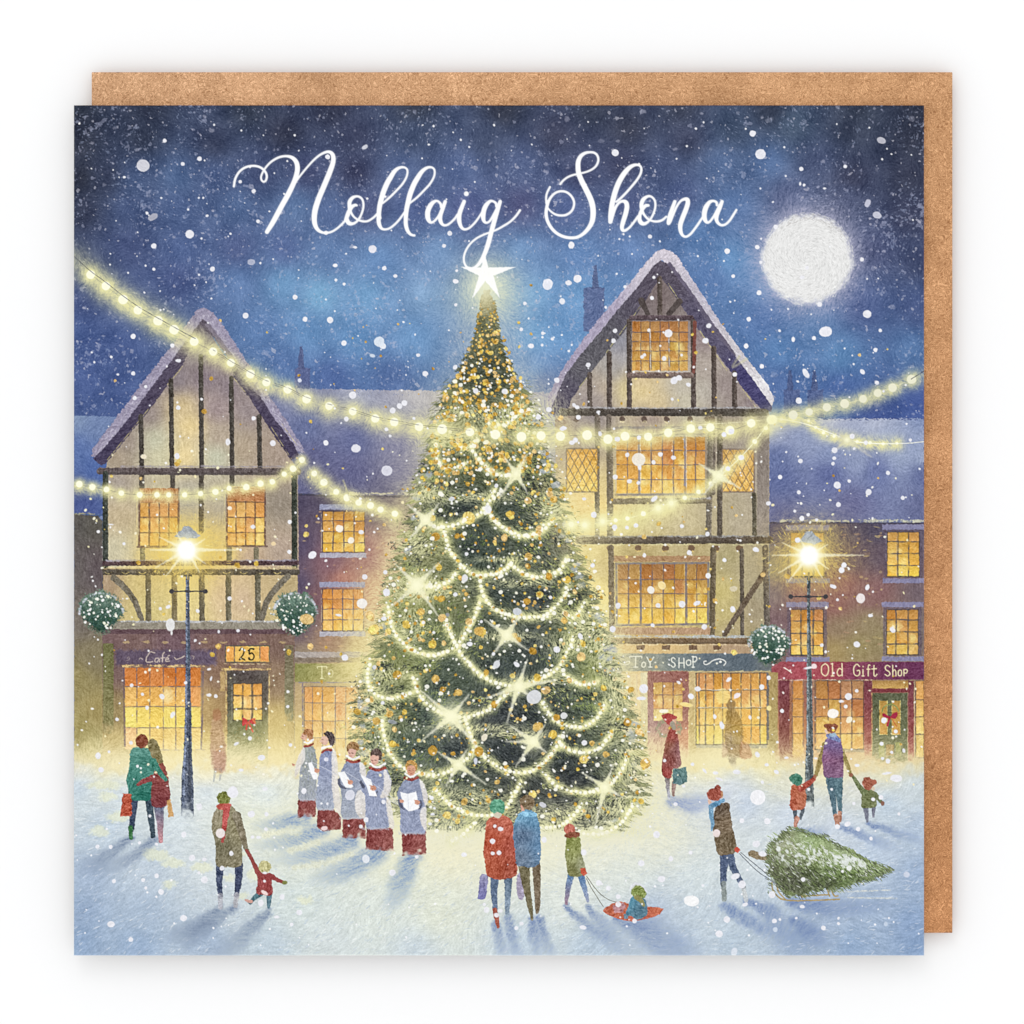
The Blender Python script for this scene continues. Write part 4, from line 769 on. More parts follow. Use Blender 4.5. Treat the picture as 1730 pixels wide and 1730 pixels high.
# gold foil dots and white specks on and round the tree
bau = part('baubles', tree, 'scattered gold foil dots', 'stuff')
def gold(x, y, r, oid=None):
    c = [(206,160,52),(222,178,84),(236,196,120),(196,146,44),(244,214,110),(228,190,70)][int(RNG.integers(6))]
    blob(x, y, r, r*rnd(.75, 1), c, oid, a=.92, soft=.9, rough=.7, tex=16, ang=rnd(0, 180))
    if r > 3:
        blob(x+rnd(-.3, .3)*r, y+rnd(-.3, .3)*r, r*.55, r*.4, lum(c, rnd(.75, 1.25)), None, a=.6, rough=.9, tex=10, ang=rnd(0, 180))
for i in range(560):
    y = 505+295*RNG.random()**.72; c = 824; sd = rnd(-1, 1); w_ = (edge(y, 1)-edge(y, -1))/2
    gold(c+sd*w_*1.02, y, rnd(1.3, 4.6)*(.5 if y < 560 else .8 if y < 620 else 1), bau)
for i in range(620):
    y = rnd(760, 1390); sd = rnd(-1, 1); w_ = (edge(y, 1)-edge(y, -1))/2; x = 822+(y-492)*.03+sd*w_*1.06
    gold(x, y, rnd(1.2, 3.6) if RNG.random() < .86 else rnd(4, 7.5), bau)
for x, y, r in ((792,875,11),(813,1067,8),(671,1140,7.5),(748,1165,5.5),(835,1190,6.5),(907,1228,8.5),(934,1241,7),(809,1270,8.5),(731,1268,8.5),(663,1257,7),(922,1166,8),(986,1283,7),(809,1066,8),(792,1050,6),(852,1072,6),(900,1100,7),(866,1142,5),(518,1046,11.5),(625,1041,9),(631,1064,10),(1090,1290,9),(1083,1354,5.5),(982,1110,8),(1060,1220,7)): gold(x, y, r, bau if 640 < x < 1060 else None)
for x in range(700, 1060, 24): glow(x+rnd(-8, 8), 1412+rnd(-6, 8), 12, (236, 234, 206), .5, rx=26, ragged=.5)
GOUT = []
for i in range(230):
    x = rnd(500, 1250) if RNG.random() < .6 else rnd(160, 1556); y = rnd(540, 900) if RNG.random() < .5 else rnd(860, 1280)
    GOUT.append((x, y, rnd(1, 3.4)))
for x, y, r in ((345,695,5),(357,640,4),(302,779,5),(299,784,5),(517,903,5.5),(488,1102,5.5),(524,1092,6.5),(369,1092,6),(359,1106,5),(401,955,6),(433,952,5),(234,951,4.5),(1330,974,6),(1289,971,5),(1208,1015,5),(1113,885,5),(1088,907,4.5),(368,1268,4),(1020,1162,6),(1240,1102,6),(947,706,5.5),(897,482,3.2),(897,564,2.8),(1420,1028,4),(1384,1010,5)): GOUT.append((x, y, r))
for x, y, r in GOUT: gold(x, y, r*.9)
for i in range(760):
    y = rnd(600, 1405); sd = rnd(-1, 1); w_ = (edge(y, 1)-edge(y, -1))/2; r = rnd(.9, 2.6) if RNG.random() < .8 else rnd(2.4, 4.2)
    blob(822+(y-492)*.03+sd*w_*1.1, y, r, r*.9, (252, 250, 236), None, a=.9, soft=.8, tex=0)
def sparkle(x, y, R, arms, core, col=(242,240,186), pale=(232,230,206)):
    R = R*.88; core = core*.9; glow(x, y, core*2.0, col, .7, ragged=.12)
    for a_, l_ in arms:
        ca, sa = math.cos(math.radians(a_)), math.sin(math.radians(a_))
        line([(x, y, 10), (x+ca*R*l_*.5, y+sa*R*l_*.5, 5.5), (x+ca*R*l_*1.1, y+sa*R*l_*1.1, 1.5)], 4, pale, None, a=.78, soft=2.2, rough=.9, tex=4, smooth=False)
        line([(x, y, 14), (x+ca*R*l_*.5, y+sa*R*l_*.5, 3)], 4, col, None, a=.75, soft=2.5, rough=.6, tex=3, smooth=False)
    glow(x, y, core, (254, 252, 210), .95)
X_ = lambda a, b=1, c=1, d=1, e=1: [(a, b), (a+90, c), (a+180, d), (a+270, e)]
SPK = [(719,878,46,[(40,.6),(130,1),(220,.9),(310,.8)],8),(872,800,50,[(60,.8),(125,1.1),(235,.7),(300,.8)],6),(704,989,66,[(55,1),(140,.9),(225,.8),(315,.9)],12),(856,1073,52,[(35,.9),(125,.9),(215,.9),(305,.9)],9),(876,1160,66,[(40,.5),(108,1),(160,.9),(288,.75),(350,1)],9),(762,1210,70,[(50,1),(140,1),(220,1),(310,.7)],15),(901,1253,60,[(40,.5),(125,.9),(180,.8),(215,.8),(305,.6)],10),(774,1292,60,[(35,1),(120,.7),(212,.7),(300,.5)],6),(1022,1330,60,[(30,.6),(104,1.1),(212,.8),(290,.7)],7)]
for x, y, R, ar, co in SPK:
    spk = part('sparkle', tree); sparkle(x, y, R, ar, co); sl = win(x-co, y-co, x+co, y+co); ID[sl][((GX[sl[1]][None, :]-x)**2+(GY[sl[0]][:, None]-y)**2) < (co*.8)**2] = spk
star = part('star', tree, 'glowing white five-pointed star on the tree top')
glow(822, 478, 28, (240, 244, 214), .65)
stp = [(820,430),(832,455),(852,452),(870,447),(855,462),(833,474),(836,488),(844,503),(831,492),(820,478),(812,486),(798,506),(805,488),(810,468),(800,462),(786,452),(805,454),(815,448)]
stp = [(819,427),(825,452),(871,451),(834,466),(844,503),(820,475),(798,504),(809,466),(779,451),(813,452)]
poly(stp, (254,254,250), star, rough=.5, soft=1.3, tex=1)

# ------------------------------------------------------------------ hanging baskets and street lamps
def basket(cx, cy, rx, ry, lab):
    b = part('hanging_basket', None, lab)
    poly([(cx-rx,cy-ry*.35),(cx-rx*.6,cy-ry*.95),(cx+rx*.3,cy-ry*1.05),(cx+rx*1.02,cy-ry*.4),(cx+rx*.75,cy+ry*.35),(cx+rx*.1,cy+ry),(cx-rx*.6,cy+ry*.5)], ('v',(104,132,112),(36,72,66)), b, smooth=True, rough=4, big=2, tex=16, soft=1.5)
    for i in range(330):
        a = rnd(0, 6.28); r = math.sqrt(RNG.random()); y = cy+ry*r*math.sin(a); x = cx+rx*r*math.cos(a)*(1-.35*max(0, math.sin(a)))
        t = (y-cy+ry)/(2*ry); c = mix(mix((176,186,178),(56,92,60),min(1, t*1.8)), (22,48,48), RNG.random()*.8)
        dab(x, y, rnd(4, 9), rnd(1.2, 2.2), rnd(0, 3.1), c, rnd(.3, .8), b)
    for i in range(90):
        a = rnd(0, 6.28); k = rnd(.92, 1.14); dab(cx+rx*k*math.cos(a)*(1-.35*max(0, math.sin(a))), cy+ry*k*math.sin(a), rnd(4, 11), 1.5, rnd(0, 3.1), mix((60,90,70),(140,150,130),RNG.random()), .6, b)
    for i in range(52):
        a = rnd(0, 6.28); r = math.sqrt(RNG.random())*.95; q = rnd(.8, 2.4)
        blob(cx+rx*r*math.cos(a), cy+ry*r*math.sin(a), q*rnd(.8, 1.4), q, mix((252,250,214),(255,255,255),RNG.random()), None, a=.95, soft=.7, tex=0, ang=rnd(0, 180))
    for i in range(40):
        a = rnd(3.1, 6.3); blob(cx+rx*1.02*math.cos(a), cy+ry*1.02*math.sin(a), rnd(1, 2.6), rnd(1, 2), (206,212,226), None, a=.6, soft=1.2)
basket(171, 1036, 36, 33, 'round lit hanging basket at the café corner, leftmost'); basket(499, 1037, 36, 34, 'round lit hanging basket between café and brick house'); basket(1300, 1091, 34, 32, 'round lit hanging basket on the toy shop corner')
gold(518, 1046, 11.5)
def lamp(cx, cy, prof, y_end, cap, bar_y, bx0, bx1, lab, tone, warm):
    l = part('street_lamp', None, lab)
    ln_ = part('lantern', l, 'blazing lantern')
    po = part('post', l)
    # glow
    glow(cx, cy+4, 58, warm, .75, 1.0, rx=70, ragged=.2); glow(cx, cy, 36, (246, 224, 110), .8, ragged=.12)
    for i in range(160):
        a = rnd(0, 6.28); r = rnd(24, 70); dab(cx+r*math.cos(a)*1.15, cy+r*math.sin(a)*.85, rnd(5, 13), 1.3, a+rnd(-.4, .4), mix((232,198,82),(250,236,150),RNG.random()), rnd(.2, .6))
    poly([(cx-cap,cy-22),(cx-4,cy-40),(cx+4,cy-40),(cx+cap+4,cy-24),(cx+cap*.6,cy-19)], (160,168,176), ln_, rough=1.2, tex=12, soft=1.2)
    for a_, l_ in ((0,92),(180,62),(205,50),(150,60),(128,56),(36,40),(60,44),(330,36),(240,34)):
        ca, sa = math.cos(math.radians(a_)), math.sin(math.radians(a_))
        line([(cx,cy,9),(cx+ca*l_*.5,cy+sa*l_*.5,3.5),(cx+ca*l_,cy+sa*l_,.8)], 4, (252,246,206), None, a=.8, soft=2, rough=.6, smooth=False, tex=3)
    glow(cx, cy, 24, (255, 250, 200), .95, 1.6); glow(cx, cy+2, 17, (255, 255, 250), 1, 2); blob(cx, cy, 14, 15, (255,255,252), ln_, soft=3, tex=0, rough=1)
    # post
    line([(x, y, w_) for x, y, w_ in prof], 5, tone, po, rough=.7, tex=16, smooth=False, fade=('y', y_end-22, y_end+4))
    line([(x-w_*.32, y, w_*.22) for x, y, w_ in prof], 2, lum(tone, 1.65), po, a=.75, rough=.8, tex=14, smooth=False, brk=.25, fade=('y', y_end-40, y_end-5))
    line([(x+w_*.2, y, w_*.25) for x, y, w_ in prof], 2, lum(tone, .6), po, a=.7, rough=.8, tex=10, smooth=False, brk=.35, fade=('y', y_end-30, y_end-5))
    x0, y0, w0 = prof[0]
    ba = part('crossbar', l, 'ladder bar with knobbed ends')
    line([(bx0, bar_y, 2), (x0-6, bar_y, 2.4), (x0, bar_y, 6), (x0+6, bar_y, 2.4), (bx1, bar_y, 2)], 3, (58,58,64), ba, rough=.5, smooth=False)
    blob(bx0+1, bar_y, 4, 4, (62,60,64), ba); blob(bx1-1, bar_y, 4, 4, (62,60,64), ba)
    rect(x0-7, y0-3, x0+7, y0, (80,76,66), po, a=.8); line([(x0,y0-8),(x0,y0+4)], 3, (170,150,90), po, a=.9)
    return l
lamp(315, 929, [(317,974,6),(317,1010,6.5),(317.5,1100,7.5),(317.5,1180,9.5),(318,1210,11),(317,1290,15),(316.5,1304,19),(316.5,1375,22)], 1380, 20, 999, 289, 348, 'street lamp in front of the café', (82,92,112), (236,196,84))
lamp(1367, 938, [(1366.5,976,6),(1366,1015,5),(1367,1100,7),(1367.5,1180,9.5),(1368,1250,11.5),(1367,1310,14),(1368,1365,16)], 1362, 18, 1008, 1335, 1396, 'street lamp in front of the gift shop', (96,106,108), (214,178,90))
# ------------------------------------------------------------------ people (all about 1 cm tall in print)
skin = (222,172,146)
def P_(lab): 
    return part('person', None, lab)
def bit(p, name, lab=None): return part(name, p, lab)
def coat(pts, col, oid, **k):
    k.setdefault('smooth', True); k.setdefault('rough', 1.0); k.setdefault('tex', 13); poly(pts, col, oid, **k)
def leg(pts, col, oid, **k): line(pts, 8, col, oid, rough=.8, tex=11, **k)
def flecks(x0, y0, x1, y1, n, base, dirs=1.3, a=.4, oid=None):
    for i in range(n):
        x, y = rnd(x0, x1), rnd(y0, y1)
        sl = win(x, y, x+1, y+1)
        if oid is None or ID[sl][0, 0] in oid: dab(x, y, rnd(3, 7), 1.1, dirs+rnd(-.5, .5), lum(base, rnd(.7, 1.45)), a)
q = Z(120, 1200, 3.932)
# couple hugging, left
p = P_('man in a green coat with an arm round the woman beside the café lamp')
leg(q([(425,590,48),(410,700,42),(402,800,30)]), (58,72,98), p); leg(q([(395,780,30),(398,850,24)]), (52,112,62), p, smooth=False); leg(q([(515,590,48),(530,700,44),(545,835,32)]), (54,72,86), p)
c_ = bit(p, 'coat', 'teal green coat'); coat(q([(405,255),(455,245),(515,258),(550,320),(555,400),(540,500),(532,590),(460,600),(392,590),(378,520),(368,455),(385,380),(392,300)]), ('v',(86,146,132),(34,112,96)), c_)
h_ = bit(p, 'hair', 'reddish brown hair'); blob(*q(470,205), 10.5, 12, (132,66,44), h_, rough=1, tex=16)
b = part('shopping_bag', None, 'orange bag carried by the man in green'); poly(q([(345,552),(402,560),(405,640),(400,700),(328,706),(336,620)]), (186,76,50), b, rough=1.2, tex=18)
p2 = P_('woman with long olive-brown hair and a dark red coat, hugged by the man in green')
leg(q([(585,640,70),(590,740,48),(596,870,28)]), ('v',(92,104,130),(206,140,146)), p2)
c2 = bit(p2, 'coat', 'brick red coat'); coat(q([(555,400),(600,340),(640,420),(652,500),(658,590),(625,640),(545,640),(532,560),(540,470)]), ('v',(150,74,64),(120,50,56)), c2)
line(q([(540,450,44),(500,465,34),(442,495,22)]), 8, (146,62,62), c2, rough=.9, tex=12)
h2_ = bit(p2, 'hair', 'long olive-brown hair'); coat(q([(510,210),(540,188),(570,205),(590,260),(612,340),(580,352),(545,320),(515,260)]), (132,120,78), h2_, tex=16)
line(q([(545,340,50),(580,400,38),(630,462,24)]), 8, (52,124,106), c_, rough=.8, tex=11)
b = part('shopping_bag', None, 'tan bag hanging by the woman in the red coat'); poly(q([(640,598),(662,590),(684,706),(645,712)]), (206,156,92), b, rough=1, tex=10)
# adult with child
p = P_('adult in an olive-brown coat leading a toddler, lower left')
leg(q([(992,1030,56),(985,1140,40),(992,1230,34)]), (62,74,104), p); leg(q([(1115,1030,56),(1112,1140,46),(1098,1225,34)]), (58,68,98), p); leg(q([(992,1230,34),(992,1310,30)]), (176,176,186), p, smooth=False, a=.8); leg(q([(1100,1225,34),(1092,1300,30)]), (180,178,184), p, smooth=False, a=.8)
c_ = bit(p, 'coat', 'olive-brown coat'); coat(q([(985,635),(1040,625),(1085,650),(1110,720),(1128,820),(1135,940),(1128,1030),(1050,1042),(968,1030),(962,920),(950,850),(934,770),(945,690)]), ('f',[(360,1370,150,140,112),(400,1400,146,138,104),(375,1440,110,104,78),(390,1460,136,128,100)]), c_, tex=15)
line(q([(1100,700,60),(1130,800,48),(1160,910,34),(1178,945,26)]), 8, (128,118,94), c_, rough=.9, tex=13)
h_ = bit(p, 'hat', 'mossy green knitted hat'); blob(*q(1015,585), 11.5, 11.8, (122,128,58), h_, rough=1, tex=18)
s_ = bit(p, 'scarf', 'red scarf'); line(q([(985,640,40),(1025,640,44),(1055,630,24)]), 8, (196,88,76), s_, rough=.8, tex=10); line(q([(1035,650,44),(1022,740,36),(1018,790,30)]), 8, (186,70,66), s_, rough=.8, tex=12)
line(q([(1015,830,28),(1005,870,18)]), 5, (170,64,60), s_, rough=.9)
k = P_('toddler in a maroon jacket and pale bobble hat, lower left')
leg(q([(1262,1215,40),(1220,1245,28),(1190,1280,22)]), (70,110,122), k); leg(q([(1316,1220,40),(1314,1270,30),(1313,1308,22)]), (76,112,128), k); line(q([(1195,1270,22),(1160,1262,16)]), 4, (206,156,142), k, rough=.8)
c_ = bit(k, 'jacket'); coat(q([(1242,1085),(1285,1080),(1330,1088),(1336,1150),(1334,1222),(1280,1228),(1230,1212),(1238,1150)]), (152,60,60), c_)
line(q([(1255,1100,40),(1220,1030,30),(1195,980,26),(1165,930,22)]), 7, (152,66,62), c_, rough=.8); line(q([(1320,1098,36),(1370,1125,26),(1405,1142,22)]), 7, (146,56,56), c_, rough=.8); blob(*q(1420,1145), 4.6, 3.2, (130,134,70), k)
h_ = bit(k, 'hat', 'pale olive bobble hat'); blob(*q(1287,1040), 11, 10, (190,184,126), h_, rough=1.2, tex=20)
# café blur
p = P_('blurred reddish figure standing by the café door')
coat([(360,1212),(372,1208),(377,1235),(382,1262),(381,1302),(360,1300),(355,1262),(356,1235)], ('v',(190,150,112),(186,138,116)), p, a=.62, soft=2, rough=1.6, fade=('y',1296,1310)); blob(366,1208,8,10,(176,116,76),p,a=.65,soft=2,rough=1.5)
poly([(360,1268),(380,1270),(381,1302),(362,1300)], (190,134,112), p, a=.4, rough=1.4, soft=2); line([(364,1300,5),(361,1320,3)], 4, (140,150,162), p, a=.55, brk=.3); line([(373,1300,5),(371,1318,3)], 4, (130,136,150), p, a=.55, brk=.3)

# ---- choir
q = Z(480, 1200, 6.179)
robe_m = ('v',(140,64,60),(122,48,50))
def singer(lab, sk, robe, rcol, wht, paper, hair, face, hcol, fcol, fdir, hands, band, cuffs=()):
    p = P_(lab)
    s = bit(p, 'cassock', 'maroon cassock skirt'); coat(q(sk), ('f',[(q(*sk[0])[0],q(*sk[0])[1],132,56,54),(q(*sk[2])[0],q(*sk[2])[1],150,80,74)]), s, smooth=False, rough=1.3, tex=15, fade=('y', q(0,max(v for _, v in sk)-50)[1], q(0,max(v for _, v in sk)+40)[1]))
    r = bit(p, 'surplice', 'blue-grey choir surplice'); coat(q(robe), rcol, r, rough=.8, tex=11)
    x0_ = min(u for u, v in robe); x1_ = max(u for u, v in robe); y1_ = max(v for u, v in robe); y0_ = min(v for u, v in robe)
    for i in range(170):
        u, v = rnd(x0_, x1_), rnd(y0_, y1_+15); x, y = q(u, v); sl = win(x, y, x+1, y+1)
        if ID[sl][0, 0] == r: dab(x, y, rnd(4, 9), 1.0, 1.5+rnd(-.35, .35), mix((118,126,158),(190,196,214),RNG.random()), .38)
    for i in range(26):
        u = x0_+15+(x1_-x0_-30)*i/26; x, y = q(u, y1_+rnd(-6, 6)); dab(x, y, rnd(3, 7), 1.5, 1.57, (190,192,204), .6)
    for w_ in wht: coat(q(w_), ('v',(236,232,228),(222,214,204)), r, a=.88, rough=.9, soft=1.2, tex=8)
    for c in cuffs: line(q(c), 4, (70,74,96), r, a=.8, rough=.7)
    if paper:
        pa = bit(p, 'song_sheet', 'white song sheet'); poly(q(paper), (246,247,250), pa, rough=.4, tex=4, soft=.9)
        if len(paper) > 5: line(q([paper[1], (1300,1040)]), .9, (206,210,224), pa, a=.8)
    hd = p
    (fx, fy), fr = face
    X, Y = q(fx, fy); coat([(X-fr*.95,Y-fr*.9),(X,Y-fr*1.2),(X+fr*.95,Y-fr*.9),(X+fr*.85,Y+fr*.45),(X+fr*.2,Y+fr*1.25),(X-fr*.45,Y+fr*1.15),(X-fr*.9,Y+fr*.4)], fcol, hd, rough=.35, tex=6)
    if fdir == 0:
        for sx in (-.42, .42): line([(X+sx*fr-1.1,Y-.1*fr),(X+sx*fr+1.1,Y-.1*fr)], 1.3, (112,66,54), hd, a=.8); line([(X+sx*fr-1.4,Y-.45*fr),(X+sx*fr+1.4,Y-.5*fr)], .9, (140,92,66), hd, a=.7)
        line([(X,Y-.1*fr),(X+.3,Y+.35*fr)], 1, (196,132,106), hd, a=.8); line([(X-1.6,Y+.72*fr),(X+1.6,Y+.72*fr)], 1.3, (166,76,66), hd, a=.85)
        blob(X-fr*.5, Y+fr*.3, 1.8, 1.4, (226,140,116), None, a=.6, soft=1)
    elif fdir == 1:      # looking down to the left
        for sx in (-.55, .15): line([(X+sx*fr-1.2,Y+.1*fr),(X+sx*fr+1.1,Y+.2*fr)], 1.2, (96,58,50), hd, a=.8)
        line([(X-.35*fr,Y+.1*fr),(X-.5*fr,Y+.5*fr)], 1, (190,124,104), hd, a=.8); line([(X-.7*fr,Y+.85*fr),(X-.1*fr,Y+.82*fr)], 1.1, (160,80,72), hd, a=.8)
    else:                # profile, looking left
        line([(X-fr*1.0,Y-.1*fr),(X-fr*1.35,Y+.25*fr),(X-fr*.9,Y+.35*fr)], 1.8, fcol, hd); line([(X-fr*.8,Y-.2*fr),(X-fr*.45,Y-.2*fr)], 1, (110,66,56), hd, a=.8); line([(X-fr*1.0,Y+.7*fr),(X-fr*.6,Y+.7*fr)], 1, (176,90,76), hd, a=.8); blob(X+fr*.55, Y, 1.3, 2, lum(fcol, .9), hd)
    ha = bit(p, 'hair'); coat(q(hair), hcol, ha, rough=1, tex=20)
    for i in range(26):
        us = [u for u, v in hair]; vs = [v for u, v in hair]; x, y = q(rnd(min(us), max(us)), rnd(min(vs), max(vs)))
        sl = win(x, y, x+1, y+1)
        if ID[sl][0, 0] == ha: dab(x, y, rnd(2, 5), 1, rnd(0, 3), lum(hcol, rnd(.7, 1.4)), .6)
    co = bit(p, 'collar', 'white ruff over a red band')
    line(q([(u,v,w_*.8) for u,v,w_ in band]), 6, (156,64,54), co, rough=.6, tex=12)
    ru = [(u, v-30-(12 if i in (0, len(band)-1) else 0), 20) for i, (u, v, _) in enumerate(band)]
    line(q(ru), 5, (246,244,244), co, rough=.7, tex=6)
    for hx, hy, hw_ in hands:
        hp = p; X, Y = q(hx, hy); r_ = hw_/6.179
        blob(X, Y, r_, r_*.85, (214,150,122), hp, rough=.5, tex=9)
        for f in range(4): line([(X-r_*.9, Y-r_*.5+f*r_*.34, 1.2), (X+r_*.1, Y-r_*.45+f*r_*.3, 1.1)], 1.1, mix((190,118,96),(232,176,148),f % 2), hp, a=.55)
        line([(X-r_*.5, Y-r_*.7, 1.6), (X-r_*1.15, Y-r_*.95, 1.2)], 1.4, (218,158,130), hp)
singer('choir singer furthest left, curly brown hair, grey-green robe', [(150,905),(330,915),(330,1110),(140,1120)], [(215,385),(300,375),(330,450),(345,600),(338,780),(330,925),(240,935),(150,920),(155,800),(165,640),(190,480)], ('v',(150,158,150),(160,166,176)), [[(205,390),(220,420),(215,520),(170,600),(120,700),(110,640),(140,500)]], None, [(200,250),(215,205),(260,190),(305,215),(305,270),(280,310),(255,300),(240,255)], ((212,275),4.6), (166,110,66), (226,176,150), -1, [(100,570,14)], [(215,375,30),(255,372,30),(300,350,30)])
singer('choir singer with black hair in profile, second from left', [(350,1040),(520,1035),(590,1110),(600,1240),(400,1265),(340,1210)], [(400,440),(450,415),(500,425),(535,540),(525,700),(530,880),(520,1025),(430,1035),(340,1020),(338,850),(365,620),(372,500)], ('v',(128,138,178),(166,176,192)), [[(500,395),(540,450),(560,560),(565,760),(600,1080),(530,1020),(500,800),(498,600)]], [(250,550),(285,538),(310,590),(352,680),(345,722),(305,722),(270,640)], [(415,250),(450,222),(500,232),(530,300),(518,355),(490,372),(470,340),(455,290)], ((428,315),6.2), (84,72,74), (228,186,164), -1, [(345,630,26)], [(395,440,26),(440,410,34),(490,415,34)])
singer('choir singer with tousled brown hair looking down, middle of the choir', [(610,1135),(835,1125),(855,1340),(610,1335)], [(645,545),(720,530),(800,545),(845,640),(850,760),(845,900),(855,1110),(730,1125),(600,1110),(600,900),(590,820),(565,760),(590,650)], ('v',(134,144,174),(160,168,180)), [[(790,540),(850,600),(860,720),(820,700),(790,640)],[(760,850),(840,860),(850,1100),(780,1110),(740,1000)]], [(560,650),(630,638),(680,720),(722,795),(700,812),(642,808),(600,740)], [(650,400),(665,350),(715,328),(775,350),(785,400),(760,425),(745,410),(690,400),(665,430)], ((708,440),7.2), (150,110,66), (224,176,158), 1, [(692,752,27)], [(655,520,34),(720,540,34),(785,528,34)], ([(570,720,26),(580,780,30),(640,815,20)],))
singer('tall choir singer with dark curly hair reading, second from right', [(860,1235),(1135,1225),(1145,1470),(850,1455)], [(890,625),(970,600),(1060,615),(1110,700),(1115,820),(1070,900),(1090,1080),(1100,1215),(980,1235),(860,1225),(850,1050),(845,900),(800,820),(850,720)], ('v',(136,146,178),(150,160,188)), [[(1040,620),(1100,690),(1118,800),(1080,900),(1000,910),(1040,800)],[(1060,930),(1110,960),(1150,1210),(1100,1210)]], [(800,670),(830,690),(900,720),(940,820),(972,900),(890,892),(860,790),(810,700)], [(900,440),(930,405),(980,400),(1020,440),(1015,500),(990,530),(985,480),(930,470),(905,480)], ((945,515),7.4), (92,72,66), (222,172,152), 1, [(930,812,32)], [(895,598,34),(970,625,40),(1055,600,36)], ([(800,750,30),(830,800,34)],[(955,900,20),(968,850,20)]))
singer('fair-haired choir singer holding an open song book, rightmost', [(1230,1280),(1480,1275),(1482,1505),(1230,1520)], [(1260,725),(1325,715),(1400,715),(1465,800),(1500,910),(1475,1010),(1478,1265),(1350,1285),(1218,1270),(1215,1100),(1195,960),(1185,850)], ('v',(134,144,172),(148,158,188)), [[(1410,715),(1470,790),(1503,920),(1470,1000),(1430,820)],[(1420,1050),(1480,1020),(1488,1200),(1475,1260),(1430,1180)]], [(1212,850),(1292,872),(1378,848),(1412,1015),(1395,1035),(1300,1055),(1248,1005)], [(1265,590),(1285,540),(1325,518),(1375,545),(1390,600),(1375,640),(1365,590),(1320,565),(1285,590),(1278,620)], ((1327,630),7.6), (198,148,72), (222,160,128), 0, [(1390,962,28),(1230,950,20)], [(1262,705,36),(1325,725,38),(1392,703,36)], ([(1200,940,26),(1215,990,34),(1250,1030,20)],[(1425,950,24),(1432,990,24),(1410,1025,18)]))

# ---- couple in the middle with a child and a toddler on a saucer sledge
q = Z(760, 1300, 4.553)
b = part('shopping_bag', None, 'purple-blue bag by the person in the rust coat'); coat(q([(235,815),(290,815),(285,910),(270,990),(235,1000),(215,985),(225,900)]), ('v',(150,148,180),(104,104,168)), b)
b2 = part('shopping_bag', None, 'mauve bag between the couple in front of the tree'); coat(q([(520,810),(560,800),(580,900),(562,995),(530,990),(512,900)]), (164,154,180), b2)
p = P_('person in a rust-red coat and green hat looking up at the tree')
leg(q([(345,830,66),(340,940,52),(350,1075,36)]), (84,104,134), p); leg(q([(450,830,62),(448,940,50),(440,1120,34)]), ('v',(84,106,130),(150,170,190)), p); leg(q([(346,1080,34),(358,1140,38),(372,1212,20)]), (168,82,62), p)
c_ = bit(p, 'coat', 'rust-red coat'); coat(q([(300,378),(365,352),(430,358),(475,395),(495,500),(505,610),(518,720),(512,810),(440,842),(350,842),(285,812),(272,730),(260,640),(268,520),(278,430)]), ('f',[(825,1385,190,90,66),(850,1390,196,100,78),(830,1420,186,78,50),(862,1430,176,78,60),(840,1470,170,72,46),(824,1465,190,90,60),(860,1475,166,76,56)]), c_, tex=15)
h_ = bit(p, 'hat', 'sea-green knitted hat'); coat(q([(305,290),(325,245),(370,228),(410,245),(425,290),(410,335),(360,345),(320,325)]), (84,156,122), h_, tex=17); blob(*q(367,352), 7, 5, (214,204,180), c_, rough=1)
p = P_('tall person in a blue coat and brown trousers looking up at the tree')
leg(q([(570,740,90),(590,900,58),(618,1060,40),(632,1150,22)]), (112,104,74), p); leg(q([(665,740,66),(672,900,52),(675,1030,44),(672,1100,24)]), (116,100,78), p)
c_ = bit(p, 'coat', 'denim blue coat'); coat(q([(550,325),(610,308),(662,345),(690,430),(698,560),(694,700),(650,750),(560,745),(512,725),(500,620),(484,500),(500,400)]), ('f',[(880,1375,110,166,200),(900,1385,90,140,176),(885,1410,92,116,146),(912,1430,94,134,172),(880,1450,106,126,150)]), c_, tex=13)
s_ = bit(p, 'scarf', 'pale blue scarf'); line(q([(560,340,30),(610,345,44),(655,350,30)]), 7, (132,190,224), s_, rough=.8, tex=12)
h_ = bit(p, 'hair', 'short brown hair'); blob(*q(597,252), 12.6, 12.4, (128,108,80), h_, rough=1.1, tex=16); poly(q([(543,270),(560,282),(575,320),(552,318)]), (216,156,132), p, rough=.5)
p = P_('child in a green coat pulling the saucer sledge')
leg(q([(930,820,52),(910,910,44),(895,1030,24)]), ('v',(90,128,170),(150,120,140)), p); leg(q([(1010,820,52),(1035,910,42),(1062,1010,24)]), ('v',(82,122,168),(150,160,190)), p)
c_ = bit(p, 'coat', 'olive green coat'); coat(q([(900,525),(950,515),(1000,525),(1010,620),(1030,700),(1045,770),(1010,820),(920,820),(900,750),(888,640)]), ('f',[(958,1420,128,136,64),(970,1440,140,146,80),(962,1475,120,120,66),(985,1460,150,152,120)]), c_, tex=15)
h_ = bit(p, 'hat', 'red hat with reddish hair'); blob(*q(920,462), 9, 9.5, (190,96,78), h_, rough=1, tex=15); coat(q([(885,500),(940,480),(1000,490),(985,520),(900,525)]), (136,72,50), h_)
poly(q([(1003,762),(1040,755),(1056,800),(1030,822),(1008,800)]), (206,84,58), p, rough=.7)
for P in ([(1052,822),(1140,940),(1220,1000),(1290,1022)], [(1050,838),(1100,930),(1180,1055)]): line(q(P), 1.2, (96,92,74), None, a=.85, rough=.3)
